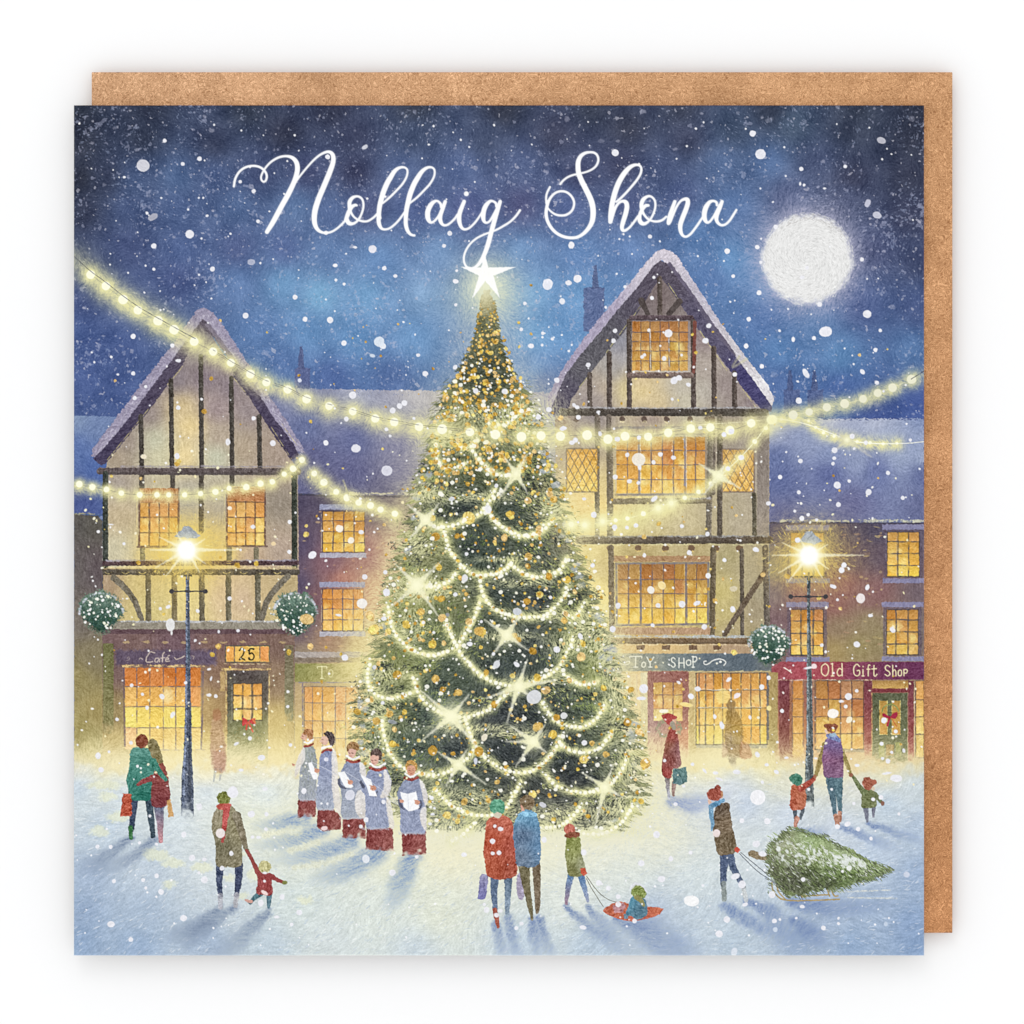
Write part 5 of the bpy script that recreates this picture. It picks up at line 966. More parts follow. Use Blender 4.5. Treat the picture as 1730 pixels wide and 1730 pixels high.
sa = part('saucer_sledge', None, 'orange saucer sledge carrying a toddler'); coat(q([(1178,1082),(1240,1038),(1320,1018),(1440,1045),(1570,1058),(1642,1072),(1610,1115),(1540,1142),(1400,1168),(1300,1150),(1220,1118)]), ('f',[(1020,1535,188,92,64),(1060,1540,196,98,66),(1110,1540,206,106,74),(1080,1552,180,84,64)]), sa, tex=13)
k = P_('toddler in a teal coat and green hood riding the saucer sledge')
c_ = bit(k, 'coat', 'teal coat'); coat(q([(1398,985),(1450,975),(1500,1000),(1520,1060),(1515,1120),(1445,1155),(1400,1130),(1350,1120),(1370,1060)]), ('f',[(1065,1525,84,150,176),(1082,1530,90,126,146),(1080,1545,74,114,134)]), c_); poly(q([(1340,1110),(1375,1125),(1370,1150),(1338,1145)]), (110,140,160), k)
h_ = bit(k, 'hood', 'green hood and scarf'); coat(q([(1395,960),(1405,900),(1450,885),(1495,920),(1512,960),(1490,990),(1440,985)]), (128,144,70), h_, tex=22); line(q([(1440,985,44),(1470,1010,36),(1490,1045,24)]), 6, (140,138,80), h_, rough=.8)
line(q([(1395,910,24),(1430,880,26),(1480,895,16),(1512,940,10)]), 4, (222,224,232), h_, a=.8, rough=1); poly(q([(1250,1050),(1330,1022),(1360,1050),(1330,1100),(1270,1105)]), (176,140,160), k, rough=1.3, tex=18, a=.7)

# ---- right group
q = Z(1090, 1170, 7.208)
p = P_('woman in a red-brown coat with a teal shopping bag outside the toy shop')
leg(q([(270,1020,70),(275,1150,46),(292,1290,26)]), ('v',(110,96,92),(196,200,214)), p); leg(q([(355,1090,60),(345,1180,46),(342,1250,30)]), (160,130,120), p)
c_ = bit(p, 'coat', 'dark red-brown coat'); coat(q([(295,460),(345,440),(390,500),(410,620),(425,760),(442,870),(400,920),(335,930),(322,1030),(260,1040),(206,990),(205,860),(225,720),(250,580)]), ('f',[(1135,1240,160,66,58),(1128,1260,150,92,64),(1142,1265,146,96,100),(1132,1285,130,62,54),(1145,1290,166,120,116),(1128,1305,156,58,52)]), c_, tex=15)
h_ = bit(p, 'hat', 'red hat'); coat(q([(200,290),(250,255),(320,260),(385,300),(360,345),(310,400),(250,360)]), (176,64,60), h_, tex=12); poly(q([(330,330),(385,320),(375,380),(330,400)]), (222,176,146), p, rough=.6); line(q([(330,380,60),(350,430,50)]), 7, (160,150,130), c_, rough=.9)
b = part('shopping_bag', None, 'teal square bag carried outside the toy shop'); poly(q([(338,922),(420,925),(500,902),(515,1085),(430,1128),(332,1105)]), ('f',[(1140,1305,92,130,130),(1155,1305,104,140,136),(1148,1320,80,116,120)]), b, rough=1, tex=16)
p = P_('shadowy brown figure with bags against the toy shop window')
blob(*q(1048,150), 8, 9, (150,118,70), p, a=.8, soft=1.5, rough=1)
coat(q([(990,235),(1030,200),(1075,200),(1125,240),(1180,360),(1195,480),(1190,620),(1160,780),(1110,800),(1100,920),(1050,900),(1010,790),(970,600),(965,440),(985,320)]), ('f',[(1236,1195,150,118,62),(1245,1230,176,136,60),(1232,1250,170,146,110),(1245,1270,170,136,84),(1240,1290,206,196,160)]), p, a=.82, rough=1.6, soft=2, tex=14, fade=('y',1278,1305))
line(q([(1000,150,26),(1015,200,20)]), 4, (140,110,70), p, a=.7); coat(q([(1160,610),(1230,620),(1290,700),(1290,790),(1160,800)]), (196,140,96), p, a=.6, rough=1.6, soft=2); coat(q([(940,620),(990,620),(1000,770),(940,780)]), (196,160,124), p, a=.5, rough=1.6, soft=2)
q = Z(1160, 1300, 3.604)
p = P_('person in a brown coat and red hat pulling a fir tree on a sledge')
leg(q([(232,520,60),(225,610,44),(222,700,34)]), (70,86,118), p); leg(q([(262,520,54),(285,600,42),(320,665,34),(345,715,28)]), (80,96,126), p); leg(q([(225,695,34),(230,790,30)]), (130,140,136), p, smooth=False, a=.85); leg(q([(345,710,26),(362,795,28)]), (196,200,200), p, smooth=False, a=.8)
c_ = bit(p, 'coat', 'brown coat'); coat(q([(175,235),(210,205),(258,208),(266,260),(280,350),(300,440),(306,490),(280,512),(206,524),(182,490),(166,400),(160,320)]), ('f',[(1215,1370,92,76,60),(1225,1390,126,106,82),(1225,1425,110,94,70),(1210,1440,130,112,86)]), c_, tex=16)
s_ = bit(p, 'scarf', 'blue scarf'); q2 = Z(1090, 1170, 7.208); line(q2([(800,1390,60),(880,1345,60),(955,1312,36)]), 7, (98,152,190), s_, rough=.8, tex=12); line(q2([(800,1390,60),(805,1500,54),(820,1600,44),(812,1680,20)]), 7, (112,158,190), s_, rough=.8, tex=12)
h_ = bit(p, 'hat', 'brick red bobble hat'); coat(q2([(750,1250),(780,1185),(850,1165),(925,1195),(945,1250),(900,1305),(840,1318),(780,1295)]), (160,74,58), h_, tex=14); blob(*q2(882,1165), 5.6, 5.6, (156,72,56), h_, rough=.8, tex=14); blob(*q2(935,1240), 2, 6, (200,150,100), h_, a=.7)
poly(q2([(765,1295),(800,1310),(815,1340),(780,1365),(762,1330)]), (228,188,166), p, rough=.5)
poly(q([(290,478),(312,470),(328,492),(310,508),(292,498)]), (206,76,58), p, rough=.6)
# tree on sledge
sl_ = part('sledge', None, 'pale wooden sledge under the cut fir tree'); tan = (172,150,96)
for P in ([(520,690),(528,740),(590,792),(760,797),(930,790)], [(548,700),(560,745),(600,790)], [(690,745),(705,775),(735,770),(860,762)], [(880,730),(900,770),(920,770)], [(700,780),(720,765)], [(855,725),(870,770)]): line(q(P), 2.6, tan, sl_, rough=.5, a=.95)
ft = part('cut_fir_tree', None, 'netted green fir tree lying on the sledge, trunk to the left')
tr_ = bit(ft, 'trunk', 'brown cut trunk'); coat(q([(372,510),(400,492),(440,505),(500,520),(492,550),(440,550),(395,535)]), (140,122,92), tr_, tex=14)
fo_ = bit(ft, 'foliage', 'snow-dusted green foliage')
out = [(492,520),(520,460),(570,400),(640,362),(700,375),(770,400),(850,415),(920,470),(1000,492),(1060,540),(1150,568),(1262,606),(1180,650),(1110,672),(1020,690),(950,725),(880,725),(780,740),(700,772),(600,755),(545,690),(500,630)]
poly(q(out), ('f',[(1330,1430,150,156,120),(1320,1460,104,110,82),(1340,1480,86,90,70),(1370,1420,150,172,116),(1380,1450,136,152,92),(1370,1480,84,92,66),(1400,1470,116,140,80),(1420,1440,160,176,132),(1430,1480,120,146,78),(1460,1460,150,172,110),(1500,1468,140,160,110),(1400,1495,84,92,66),(1440,1492,86,102,66)]), fo_, rough=2.6, big=1.2, tex=16, soft=1.5)
for i in range(1500):
    u = rnd(490, 1250); t = (u-490)/760; hgt = 1-t**1.3; v = 570+rnd(-1, 1)*190*hgt+40*t; x, y = q(u, v)
    up = (v-570)/190+rnd(-.45, .45)
    c = mix((190,206,160),(120,150,70),RNG.random()) if up < .1 else mix((52,56,44),(120,146,72),RNG.random())
    if RNG.random() < (.3 if up < .1 else .08): c = (232,236,230)
    elif up > .25 and RNG.random() < .45: c = (40,42,34)
    dab(x, y, rnd(5, 12), 1.1, .75+rnd(-.4, .4), c, rnd(.3, .75), fo_ if (.7 > abs(up)/max(.05, hgt)) else None)
out = [(a_+rnd(-12, 12), b_+rnd(-9, 9)) for a_, b_ in out]
for i in range(620):
    k_ = int(RNG.integers(len(out))); a_ = out[k_]; b_ = out[(k_+1) % len(out)]; t = RNG.random(); x, y = q(a_[0]+(b_[0]-a_[0])*t, a_[1]+(b_[1]-a_[1])*t)
    dab(x+rnd(-3, 4), y+rnd(-4, 4), rnd(6, 15), 1.1, .62+rnd(-.45, .45), mix((58,62,46),(150,172,104),RNG.random()), .7, fo_)
for i in range(120):
    u = rnd(540, 1100); v = 600-rnd(20, 200)*(1-(u-490)/760); x, y = q(u, v); blob(x, y, rnd(1.5, 5), rnd(1.2, 3.4), (224,230,226), None, a=rnd(.4, .9), rough=1.2, ang=rnd(0, 90))
for P in ([(322,512),(420,610),(490,660),(552,702)], [(330,506),(420,580),(492,640)]): line(q(P), 1.2, (70,76,86), None, a=.9, rough=.3)
# family at the right lamp
q = Z(1300, 1180, 6.654)
k = P_('child in a rust coat and green bobble hat holding an adult’s hand, right')
leg(q([(285,1250,50),(292,1350,32)]), (76,86,98), k, smooth=False); leg(q([(380,1235,50),(345,1350,32)]), (80,90,100), k, smooth=False); leg(q([(310,1350,60),(290,1430,36)]), (190,130,110), k, smooth=False)
c_ = bit(k, 'coat', 'rust coat'); coat(q([(245,990),(310,970),(375,975),(405,1040),(415,1120),(400,1220),(330,1258),(238,1240),(235,1130)]), ('f',[(1342,1335,184,90,60),(1358,1345,196,116,84),(1340,1360,176,80,54),(1358,1365,190,110,80)]), c_, tex=15)
line(q([(350,1010,80),(430,960,64),(490,915,50),(508,875,34)]), 7, (176,76,60), c_, rough=.8, tex=12)
h_ = bit(k, 'hat', 'green bobble hat'); coat(q([(215,900),(250,855),(310,845),(360,880),(372,920),(345,970),(300,982),(250,945)]), (66,126,104), h_, tex=18)
k2 = P_('child in a moss green coat and brown-red hat, rightmost')
leg(q([(1085,1230,60),(1090,1310,46),(1102,1380,26)]), (118,122,140), k2); leg(q([(1172,1220,50),(1165,1330,28)]), (116,118,136), k2, smooth=False)
c2 = bit(k2, 'coat', 'moss green coat'); coat(q([(1040,1030),(1110,1020),(1190,1050),(1205,1120),(1198,1215),(1120,1232),(1040,1225),(1035,1120)]), (112,120,76), c2, tex=14)
line(q([(1060,1060,64),(1010,990,54),(960,910,44),(935,870,30)]), 7, (104,116,72), c2, rough=.8, tex=12); line(q([(1190,1080,54),(1230,1130,44),(1262,1170,34)]), 7, (106,116,74), c2, rough=.8); blob(*q(1272,1180), 3.4, 4.2, (140,96,80), k2)
h2_ = bit(k2, 'hat', 'brown-red bobble hat'); coat(q([(1042,950),(1065,895),(1115,885),(1165,920),(1170,980),(1120,1032),(1065,1010)]), (162,88,66), h2_, tex=15); blob(*q(1178,940), 4.4, 4.4, (176,96,72), h2_, rough=.8); blob(*q(1165,1015), 3, 3.6, (214,196,170), k2)
p = P_('adult in a purple tunic holding two children by the hand, right')
leg(q([(680,880,110),(700,1030,84),(722,1180,62),(738,1320,40)]), (82,112,126), p); leg(q([(775,880,104),(780,1030,84),(790,1180,56),(798,1290,36)]), (84,116,128), p); leg(q([(745,1320,50),(762,1400,56),(762,1440,34)]), (176,120,96), p); leg(q([(790,1280,44),(785,1370,50)]), (180,124,100), p, smooth=False)
sl2 = bit(p, 'sleeves', 'olive sleeves'); line(q([(620,520,60),(590,640,60),(555,750,56),(520,870,40)]), 7, (152,132,72), sl2, rough=.8, tex=11); line(q([(820,590,50),(860,710,50),(905,830,40)]), 7, (162,146,84), sl2, rough=.8, tex=11); blob(*q(915,860), 3.6, 3.6, (150,92,66), p); blob(*q(512,880), 3, 3.4, (170,110,80), p)
c_ = bit(p, 'tunic', 'purple tunic'); coat(q([(640,450),(700,425),(780,445),(812,520),(830,640),(832,760),(825,880),(720,892),(622,880),(600,760),(595,660),(610,540)]), ('f',[(1402,1255,120,96,146),(1410,1262,110,90,140),(1400,1280,140,88,124),(1415,1285,124,80,112),(1405,1305,130,90,124)]), c_, tex=14)
s_ = bit(p, 'scarf', 'blue-violet scarf'); line(q([(660,420,50),(720,430,70),(780,470,50)]), 8, (116,130,182), s_, rough=.9, tex=14); blob(*q(712,408), 6, 4, (160,190,206), s_, a=.8)
h_ = bit(p, 'hair', 'brown hair under a small cap'); coat(q([(610,310),(650,285),(740,285),(770,310),(755,345),(735,385),(690,390),(650,350)]), (142,78,54), h_, tex=14); line(q([(612,240,26),(660,265,30)]), 4, (236,200,110), None); blob(*q(715,358), 2.6, 2, (244,214,80), None)
poly(q([(618,345),(650,355),(668,395),(640,405),(625,375)]), (236,200,176), p, rough=.5)
# ------------------------------------------------------------------ strings of bulbs across the square
def sag(lab): return part('light_string', None, lab)
def bulbs(sid, pts, r, wire, halo=11, dim=1, wa=.6, ragged=.35):
    glowline([(x, y+2) for x, y in pts], halo, (232, 226, 160), .42*dim, ragged=ragged*.4)
    dim0 = dim
    for x, y in pts:
        dim = dim0*(.6 if 770 < x < 940 and y > 700 else 1)
        glow(x+rnd(-3, 3), y+rnd(0, 6), halo*rnd(1.0, 1.45), (242, 234, 158), .62*dim, ragged=.14)
        for k in range(9):
            a = rnd(0, 6.28); q = rnd(.7, 1.4)*halo; dab(x+q*math.cos(a), y+q*math.sin(a)+3, rnd(4, 8), 1.0, a, (238,234,160), rnd(.1, .3))
    dim = dim0
    line(pts, 1.1, wire, sid, a=wa, rough=.3, brk=.3)
    for x, y in pts:
        b = part('bulb', sid)
        rr = r*rnd(.86, 1.12); glow(x, y, rr*1.5, (250, 246, 170), .85*dim); blob(x, y, rr, rr, mix((206,204,176),(254,252,222),dim), b, soft=1.1, rough=.35, tex=1)
s1 = sag('long string of large bulbs swooping from the upper left across the tree to the tall house')
p1 = [(153,464),(179,483),(208,506),(233,524),(267,542),(294,557),(328,577),(360,594),(390,613),(423,632),(450,646),(486,658),(518,674),(556,686),(596,695),(634,707),(666,713),(708,721),(747,725),(794,730),(837,734),(881,738),(914,736),(947,737),(992,735),(1027,742),(1056,737),(1095,738),(1129,731),(1167,724),(1200,722),(1233,727),(1269,715)]
glowline([(125,440),(150,462),(200,500),(260,536),(330,580)], 26, (228,224,170), .5, ragged=.12)
bulbs(s1, p1, 7.6, (90,88,96), 14)
line([(125,433),(153,458),(179,477),(208,500),(240,522),(300,556),(330,572)], 1.2, (60,62,76), s1, a=.85, rough=.2, brk=.25)
line([(x, y-3) for x, y in p1[7:20]], 1.1, (70,68,74), s1, a=.55, rough=.3, brk=.5)
line([(1016,728),(1095,734),(1160,720),(1269,712),(1304,708)], 1.2, (250,246,200), s1, a=.6, rough=.3, brk=.3)
s2 = sag('small string of bulbs hanging across the front of the café house')
bulbs(s2, [(134,818),(156,823),(180,827),(205,833),(236,836),(265,836),(285,836),(312,836),(339,834),(364,831),(387,825),(416,823),(440,817),(460,814),(480,801),(495,792),(510,777)], 5, (80,78,80), 9)
s3 = sag('short string of bulbs from the café gable down to the big tree')
bulbs(s3, [(531,800),(547,815),(568,831),(586,841),(606,849),(626,854),(643,861),(667,868)], 5.6, (230,226,200), 12, wa=.5)
line([(510,777),(531,798),(568,826),(600,842)], 1.1, (220,216,190), s3, a=.6, brk=.2); line([(580,812),(592,846)], 3, (214,208,150), None, a=.6, soft=2, rough=1)
s4 = sag('string of lights swooping down from the tall gable to the big tree')
p4 = [(1294,723),(1275,746),(1251,773),(1229,792),(1214,804),(1201,817),(1180,831),(1157,841),(1134,850),(1112,858),(1087,868),(1060,876),(1040,879),(1018,881),(988,887),(965,886)]
glowline(p4[8:], 24, (240,232,160), .6, ragged=.25); bulbs(s4, p4, 3.8, (250,246,196), 9, wa=.7); line([(1302,710),(1270,752),(1235,788),(1205,812)], 1.4, (252,248,200), s4, a=.85, rough=.3)
for x, y in ((1112,858),(1134,850),(1018,881),(988,887),(965,886)): glow(x, y, 9, (252,250,200), .9)
s5 = sag('string of lights from the tall gable along the right-hand roof')
p5 = [(1320,708),(1340,708),(1366,711),(1378,722),(1391,731),(1409,737),(1431,743),(1448,746),(1470,748),(1492,750),(1515,749)]
glowline(p5, 12, (232,228,160), .55); bulbs(s5, p5, 2.6, (250,248,220), 6, wa=.7); line([(1304,706),(1360,716),(1431,742),(1470,749),(1530,749),(1561,746)], 1.4, (252,252,232), s5, a=.9, rough=.2)
s6 = sag('faint string of bulbs rising to the right edge of the card')
p6 = [(1340,701),(1367,696),(1397,688),(1427,682),(1458,674),(1483,664),(1508,655),(1540,641)]
glowline([(1310,706)]+p6+[(1555,634)], 12, (210,206,160), .4, ragged=.25); bulbs(s6, p6, 7, (230,228,190), 12, dim=.62); line([(1540,640),(1561,627)], 1.4, (40,44,72), s6, brk=.2)
blob(1304,709,9,8,(254,253,226), s5, soft=1.5); glow(1304, 711, 20, (246,242,170), .7)
sparkle(1214, 804, 44, [(30,1),(128,.9),(212,.9),(300,.5)], 8); sparkle(1431, 743, 44, [(35,1.2),(140,.8),(215,.7),(325,.4)], 6, col=(226,222,170), pale=(190,190,190))
line([(1249,602),(1238,620),(1262,606)], 4, (214,210,160), None, a=.5, soft=2)

# ------------------------------------------------------------------ snowflakes (printed dots)
FL = []
def fl(o, lst):
    for it in lst:
        x, y = o(it[0], it[1]); k = o(1, 0)[0]-o(0, 0)[0]
        FL.append((x, y, it[2]*k, (it[3] if len(it) > 3 else it[2])*k, it[4] if len(it) > 4 else 0, it[5] if len(it) > 5 else (232,232,240)))
gyw = (226,226,236)
fl(Z(100,100,3.46), [(490,622,37,35,0,(206,206,216)),(763,1023,24),(616,476,11),(820,582,13),(722,612,11),(381,690,9,7),(1058,716,10),(1137,771,12),(842,811,6),(865,915,8),(513,900,9),(1162,948,11),(553,1092,15),(896,1227,14),(554,1227,9),(1002,1020,7),(498,1365,6),(1379,1391,14),(817,1260,6),(1090,1499,17),(433,1620,14),(1583,1525,18),(1665,1660,14),(1613,1205,13,9),(1665,1315,8),(1436,1520,12,14,40,(224,222,230)),(662,1673,12),(1570,571,13,13,0,gyw),(1560,1015,13),(548,922,30,18,-30,(158,160,178)),(1123,1186,22,18,0,(160,168,196))])
fl(Z(380,230,3.844), [(666,135,15,15,0,gyw),(910,70,20,12,-30,(200,202,214)),(959,733,26,25,0,gyw),(845,722,13,8),(717,840,14,11),(1034,858,14),(1107,908,12),(1460,632,15),(1423,712,12),(1498,942,18,13,10),(1504,873,7),(720,935,9),(775,960,8)])
fl(Z(780,230,3.46), [(898,97,20),(641,638,17,20),(1101,587,12),(1552,672,15),(1587,818,10),(677,833,22),(504,860,28,26),(27,337,0.1),(1533,730,6),(1123,826,9)])
fl(Z(1200,100,3.46), [(248,434,18),(294,555,30,29),(532,641,12),(526,728,7,11),(549,736,8),(789,627,10),(382,980,13),(274,1098,12),(98,1122,14),(295,1187,10),(565,1219,11),(536,1275,14,10),(886,1171,12),(917,1490,24,22),(674,1592,37,29,-12),(286,1365,13),(225,1520,12),(606,1630,11),(485,1638,10,14),(993,1586,10),(966,1699,12),(640,1433,14),(209,1676,13),(134,1268,9),(405,1587,8),(1000,475,26,18,20,(176,176,190)),(975,912,26,19,20,(190,192,210)),(920,842,16,24,20,(180,182,206)),(668,755,9,6),(454,1460,6),(590,1491,5),(293,756,6),(366,835,6)])
fl(Z(120,500,3.932), [(413,267,16),(413,515,14),(268,404,9),(311,522,10,7),(423,678,13),(712,743,14),(1213,813,14),(1042,970,15,22),(1341,978,19),(704,1063,16,20),(482,1067,20,15,0,(240,226,190)),(712,430,18,11),(672,327,12,9),(496,602,11),(868,686,9),(1519,561,13,13,0,(214,220,240)),(1556,154,14,16),(1718,158,16),(1486,8,14),(1692,975,15),(265,1518,16,5),(181,1566,12,10),(352,1646,10),(1053,1410,15,13,0,(250,236,210)),(1453,1500,13),(1209,1533,15,13),(1345,1645,16,14,0,(236,200,130)),(1604,1715,24,18,-20),(1449,1700,12)])
fl(Z(120,900,3.932), [(1604,148,26,20,-30),(1690,187,8),(1126,115,9),(1450,128,12),(842,520,13),(660,612,29,42,0,(226,226,224)),(668,665,7,14,0,(226,226,224)),(1054,437,14),(645,492,17,11,-30),(593,504,11),(982,657,8,12),(1109,651,11),(825,716,11,9,-40),(917,907,14,8,-20),(930,970,7,15,15),(403,1015,12),(916,1078,17,11),(961,1086,12),(604,1088,16,19,-30),(474,1073,11),(1441,1056,10),(1439,1155,10),(675,1210,13,24,30),(505,1163,11,14),(305,1240,12),(762,997,11),(1188,1366,14),(1265,1494,24,18),(1098,1402,18,9,-30),(1130,1577,16,10),(180,1482,18,22),(200,1575,18,18),(252,1455,9),(398,1395,12),(1457,1410,12,11,0),(1547,1713,16),(441,1550,9),(1075,1715,30)])
fl(Z(480,560,3.932), [(398,76,17),(632,68,34,33,0,(214,226,240)),(655,95,24,20,40,(232,236,244)),(586,160,17,12,10,(190,206,226)),(937,281,18),(890,158,13,12),(455,423,24),(799,475,19),(767,496,18),(722,525,19),(680,650,13),(704,694,10),(277,740,17),(477,777,31,26,0,gyw),(683,925,35,34,0,(216,216,230)),(37,1266,12),(34,1465,12),(187,1488,27,20,-30),(368,1310,25,24,0,(250,240,220)),(444,1388,21,21,0,(248,240,220)),(512,1333,17,14),(280,1523,8),(535,1630,17),(413,582,16),(672,1600,14),(862,578,10),(1273,395,17,18,0),(1465,398,19,18,0),(1410,1025,13),(1113,1112,20,13,-10,(214,216,220)),(1355,1180,22,28,-20,(236,236,236)),(1200,1640,20,26,10,(226,226,226)),(1688,570,18,14,-20),(1640,96,18,14),(1713,90,9),(1685,898,11),(1212,1478,12)])
fl(Z(480,900,3.932), [(518,470,34,32,0,(240,236,228)),(680,397,22,26),(404,830,21),(663,570,18,14),(361,547,20,8,10),(165,342,8),(1548,524,28,24,0,(200,206,214)),(1412,875,20,28,20,(214,218,222)),(1660,1092,50,44,-30,(212,214,218)),(1545,875,22,14,40),(1390,805,11),(1233,740,20,14,0),(995,662,10),(924,596,11),(1310,590,10),(600,893,14,14,0,(206,210,220)),(1330,1360,18,26,30,(240,226,190)),(1272,1517,12,22,0,(200,206,226)),(1085,545,13,13,0,(120,126,130)),(720,1257,28,13,15,(130,138,142)),(780,1243,11),(655,1130,12),(1138,410,14),(1592,484,11),(130,1720,16)])
fl(Z(760,420,4.806), [(793,295,38,40,0,(228,232,244)),(963,277,26,20,10),(1036,245,32,30,-30),(912,427,22,25,-20),(609,445,14),(48,457,13),(48,265,22,17,10),(580,656,15),(754,688,14),(832,734,12),(660,790,22,18,10),(967,831,10),(868,1068,22,20,20),(1421,310,13),(1642,401,14),(1343,667,17),(1329,749,19),(1123,945,19),(1265,477,11),(805,1307,24,20,10),(1008,1270,18,14,40),(1032,1288,18,16,0),(718,1370,20),(1043,1369,18),(1204,1327,16,12,-20),(920,1460,28,18,-10),(1020,1555,20),(992,1576,22,18,0),(1220,1503,14,20,-20),(1535,1535,16),(1656,233,9),(43,964,16,20,30),(56,179,11),(608,1440,0.1)])
fl(Z(900,400,3.932), [(258,54,18,22),(1291,96,16),(1491,69,14),(902,641,26),(772,621,11),(873,808,15),(793,407,13),(1503,372,15),(1435,547,14),(1331,262,9),(1170,591,18,15,-20),(1148,690,20,18,0),(1343,915,14),(1522,861,14),(1419,725,14),(940,955,22,25,30),(972,938,20,18,0),(927,1079,10),(1034,983,16,12,30),(990,786,9),(726,798,13),(743,785,11),(302,1200,14),(703,1480,44,42,0,(240,232,214)),(710,1530,12,20),(628,1448,14),(847,1445,15),(935,1468,17,13),(803,1498,14),(563,1344,18,16,0),(706,1332,13),(540,1275,8),(1113,1269,14),(1271,1314,16),(1321,1293,17),(642,1625,16,13),(702,1635,12),(548,1596,16),(1643,1597,13),(1388,1467,16),(1298,1540,14),(1071,865,8)])
fl(Z(1180,560,3.932), [(845,5,40,28,0),(630,52,10,15),(767,44,12),(1177,123,13),(318,97,13,15),(422,232,13),(714,277,17,34,-30),(667,460,20),(242,286,14),(1185,341,14),(660,332,11,7,20),(1090,267,14,18,-40),(1031,216,8),(904,789,19),(677,860,15),(903,842,12),(894,878,11),(1112,739,14),(1407,722,11),(1022,696,16),(543,966,14),(923,1021,23),(1002,994,11),(1130,1068,19,21,20),(1259,940,14),(1358,1105,13),(667,1069,13),(930,1150,16),(465,1142,17,14),(686,1243,15),(729,1217,10),(640,1194,9),(658,1386,17),(170,683,14),(217,663,17),(382,1448,20,14,20),(174,1519,12),(64,1622,16,18),(968,1550,16),(950,1585,16,20,30),(1122,1700,12,18,20),(1229,397,8),(1035,778,9),(785,1252,10)])
fl(Z(900,820,3.932), [(341,90,14,10),(1211,145,6),(1161,323,14,15),(991,271,13),(544,277,17),(686,266,15,14),(626,280,12),(807,90,26,14,-40),(405,195,18,20),(398,532,15),(785,695,24,25,-30,(240,236,226)),(858,665,24,28,-30,(250,222,140)),(993,790,22,23,0),(566,800,17,20),(833,797,17,15),(1092,783,24,14,-20),(1140,940,18),(532,955,20,21),(797,930,13),(1327,824,15,18),(1333,687,25,17,0,(214,200,160)),(1165,600,16),(1040,447,16),(1480,427,20,14,20),(1274,496,13),(742,465,12,14),(160,1090,21),(316,1003,14,22,-20),(207,1530,23,22,0,(220,222,222)),(0,1405,10),(737,1350,28,30,0),(723,1415,30,12,0),(1050,1400,18,17,30),(970,1310,14,9,30),(1096,1352,20,16,0),(1302,1290,20,11,-40),(1358,1392,21,12,-25),(1020,1457,42,14,10,(250,222,120)),(1522,1340,16),(1569,1480,16,16,0,(250,226,120)),(1568,1278,14),(1210,1535,10,14,-20),(1255,1590,14,22,-20),(342,1710,18),(118,745,12),(870,1500,30,12,0,(250,244,220))])
fl(Z(1230,860,4.325), [(969,653,31,36,0,(234,224,222)),(941,989,24,21),(539,67,17),(587,41,11),(508,227,17),(846,412,19,17),(830,447,20,20,0),(768,565,24,14,20),(1018,573,13,22,20),(1203,883,18,24,-30),(1042,778,18,12),(880,1370,25,25,0),(769,1495,39,30,-10),(629,1148,20,19,0,(240,214,214)),(885,1540,20,26,40,(248,238,200)),(245,1300,16),(297,1233,15),(1140,1545,20,22,30),(940,1328,13),(394,1475,13),(1122,1715,13),(1226,1625,12),(685,995,13),(714,1044,10),(66,1365,20,12,-30),(828,1405,18,10,0),(36,733,18,22,-20),(590,1160,34,8,-10),(800,662,10),(859,1442,14,12)])
fl(Z(120,1200,3.932), [(749,826,18,20),(1197,690,24,22),(852,642,18,24,10),(1074,550,36,33,0),(992,817,30,31,0,(238,226,222)),(1065,950,14,16),(1003,1049,16),(804,981,20),(886,990,14,12),(886,1126,22),(568,1100,15),(598,1205,18,20),(747,1381,23,20),(266,1422,24,20),(397,1523,15),(286,1135,13),(176,906,13),(263,907,13),(479,1127,13),(496,1181,10),(1516,1343,20,18),(1261,1281,18,22),(1403,1240,16,18),(1285,1135,9),(1287,1080,16,8,0),(1295,790,12),(1289,522,17,13),(1299,690,13,14),(441,371,9),(523,702,10),(1465,1423,12),(1245,845,16,10),(1206,843,12),(455,880,10),(569,889,10),(850,1080,10),(1285,1212,24,12,30,(240,210,206)),(1366,1373,18,10,0)])
fl(Z(480,1200,6.179), [(853,1553,38,42,0,(226,232,240)),(1130,1695,33,32),(687,885,48,54,30,(214,216,230)),(1036,957,22),(855,1142,26,26,0),(800,1213,20,20),(420,1232,32,22,-10,(236,208,206)),(415,1158,10),(676,1206,11),(210,840,24,24,0),(451,975,13),(1540,915,22,20),(1525,1185,20,16),(1385,1530,18,18),(440,512,24,22,0,(220,222,240)),(1550,1085,22,14),(1570,1020,14)])
fl(Z(760,1300,4.553), [(328,552,20),(390,458,22,16,10),(330,645,15,14,0),(378,640,17,18,0),(358,1120,18),(390,1087,17,14),(282,1080,21,24,0),(552,1186,16,14),(512,1221,15),(725,541,20,22),(1030,638,22,24),(1145,873,22),(1220,914,19),(1295,978,18),(1472,722,25,23),(1590,500,26,27),(1628,843,28,25),(1296,1038,22,20),(1421,1165,18),(1024,1215,26,16,10),(1700,686,18,20),(110,655,22,16),(715,272,28,18,30,(206,206,214)),(265,1038,12),(346,435,13),(1190,620,0.1),(1060,545,0.1)])
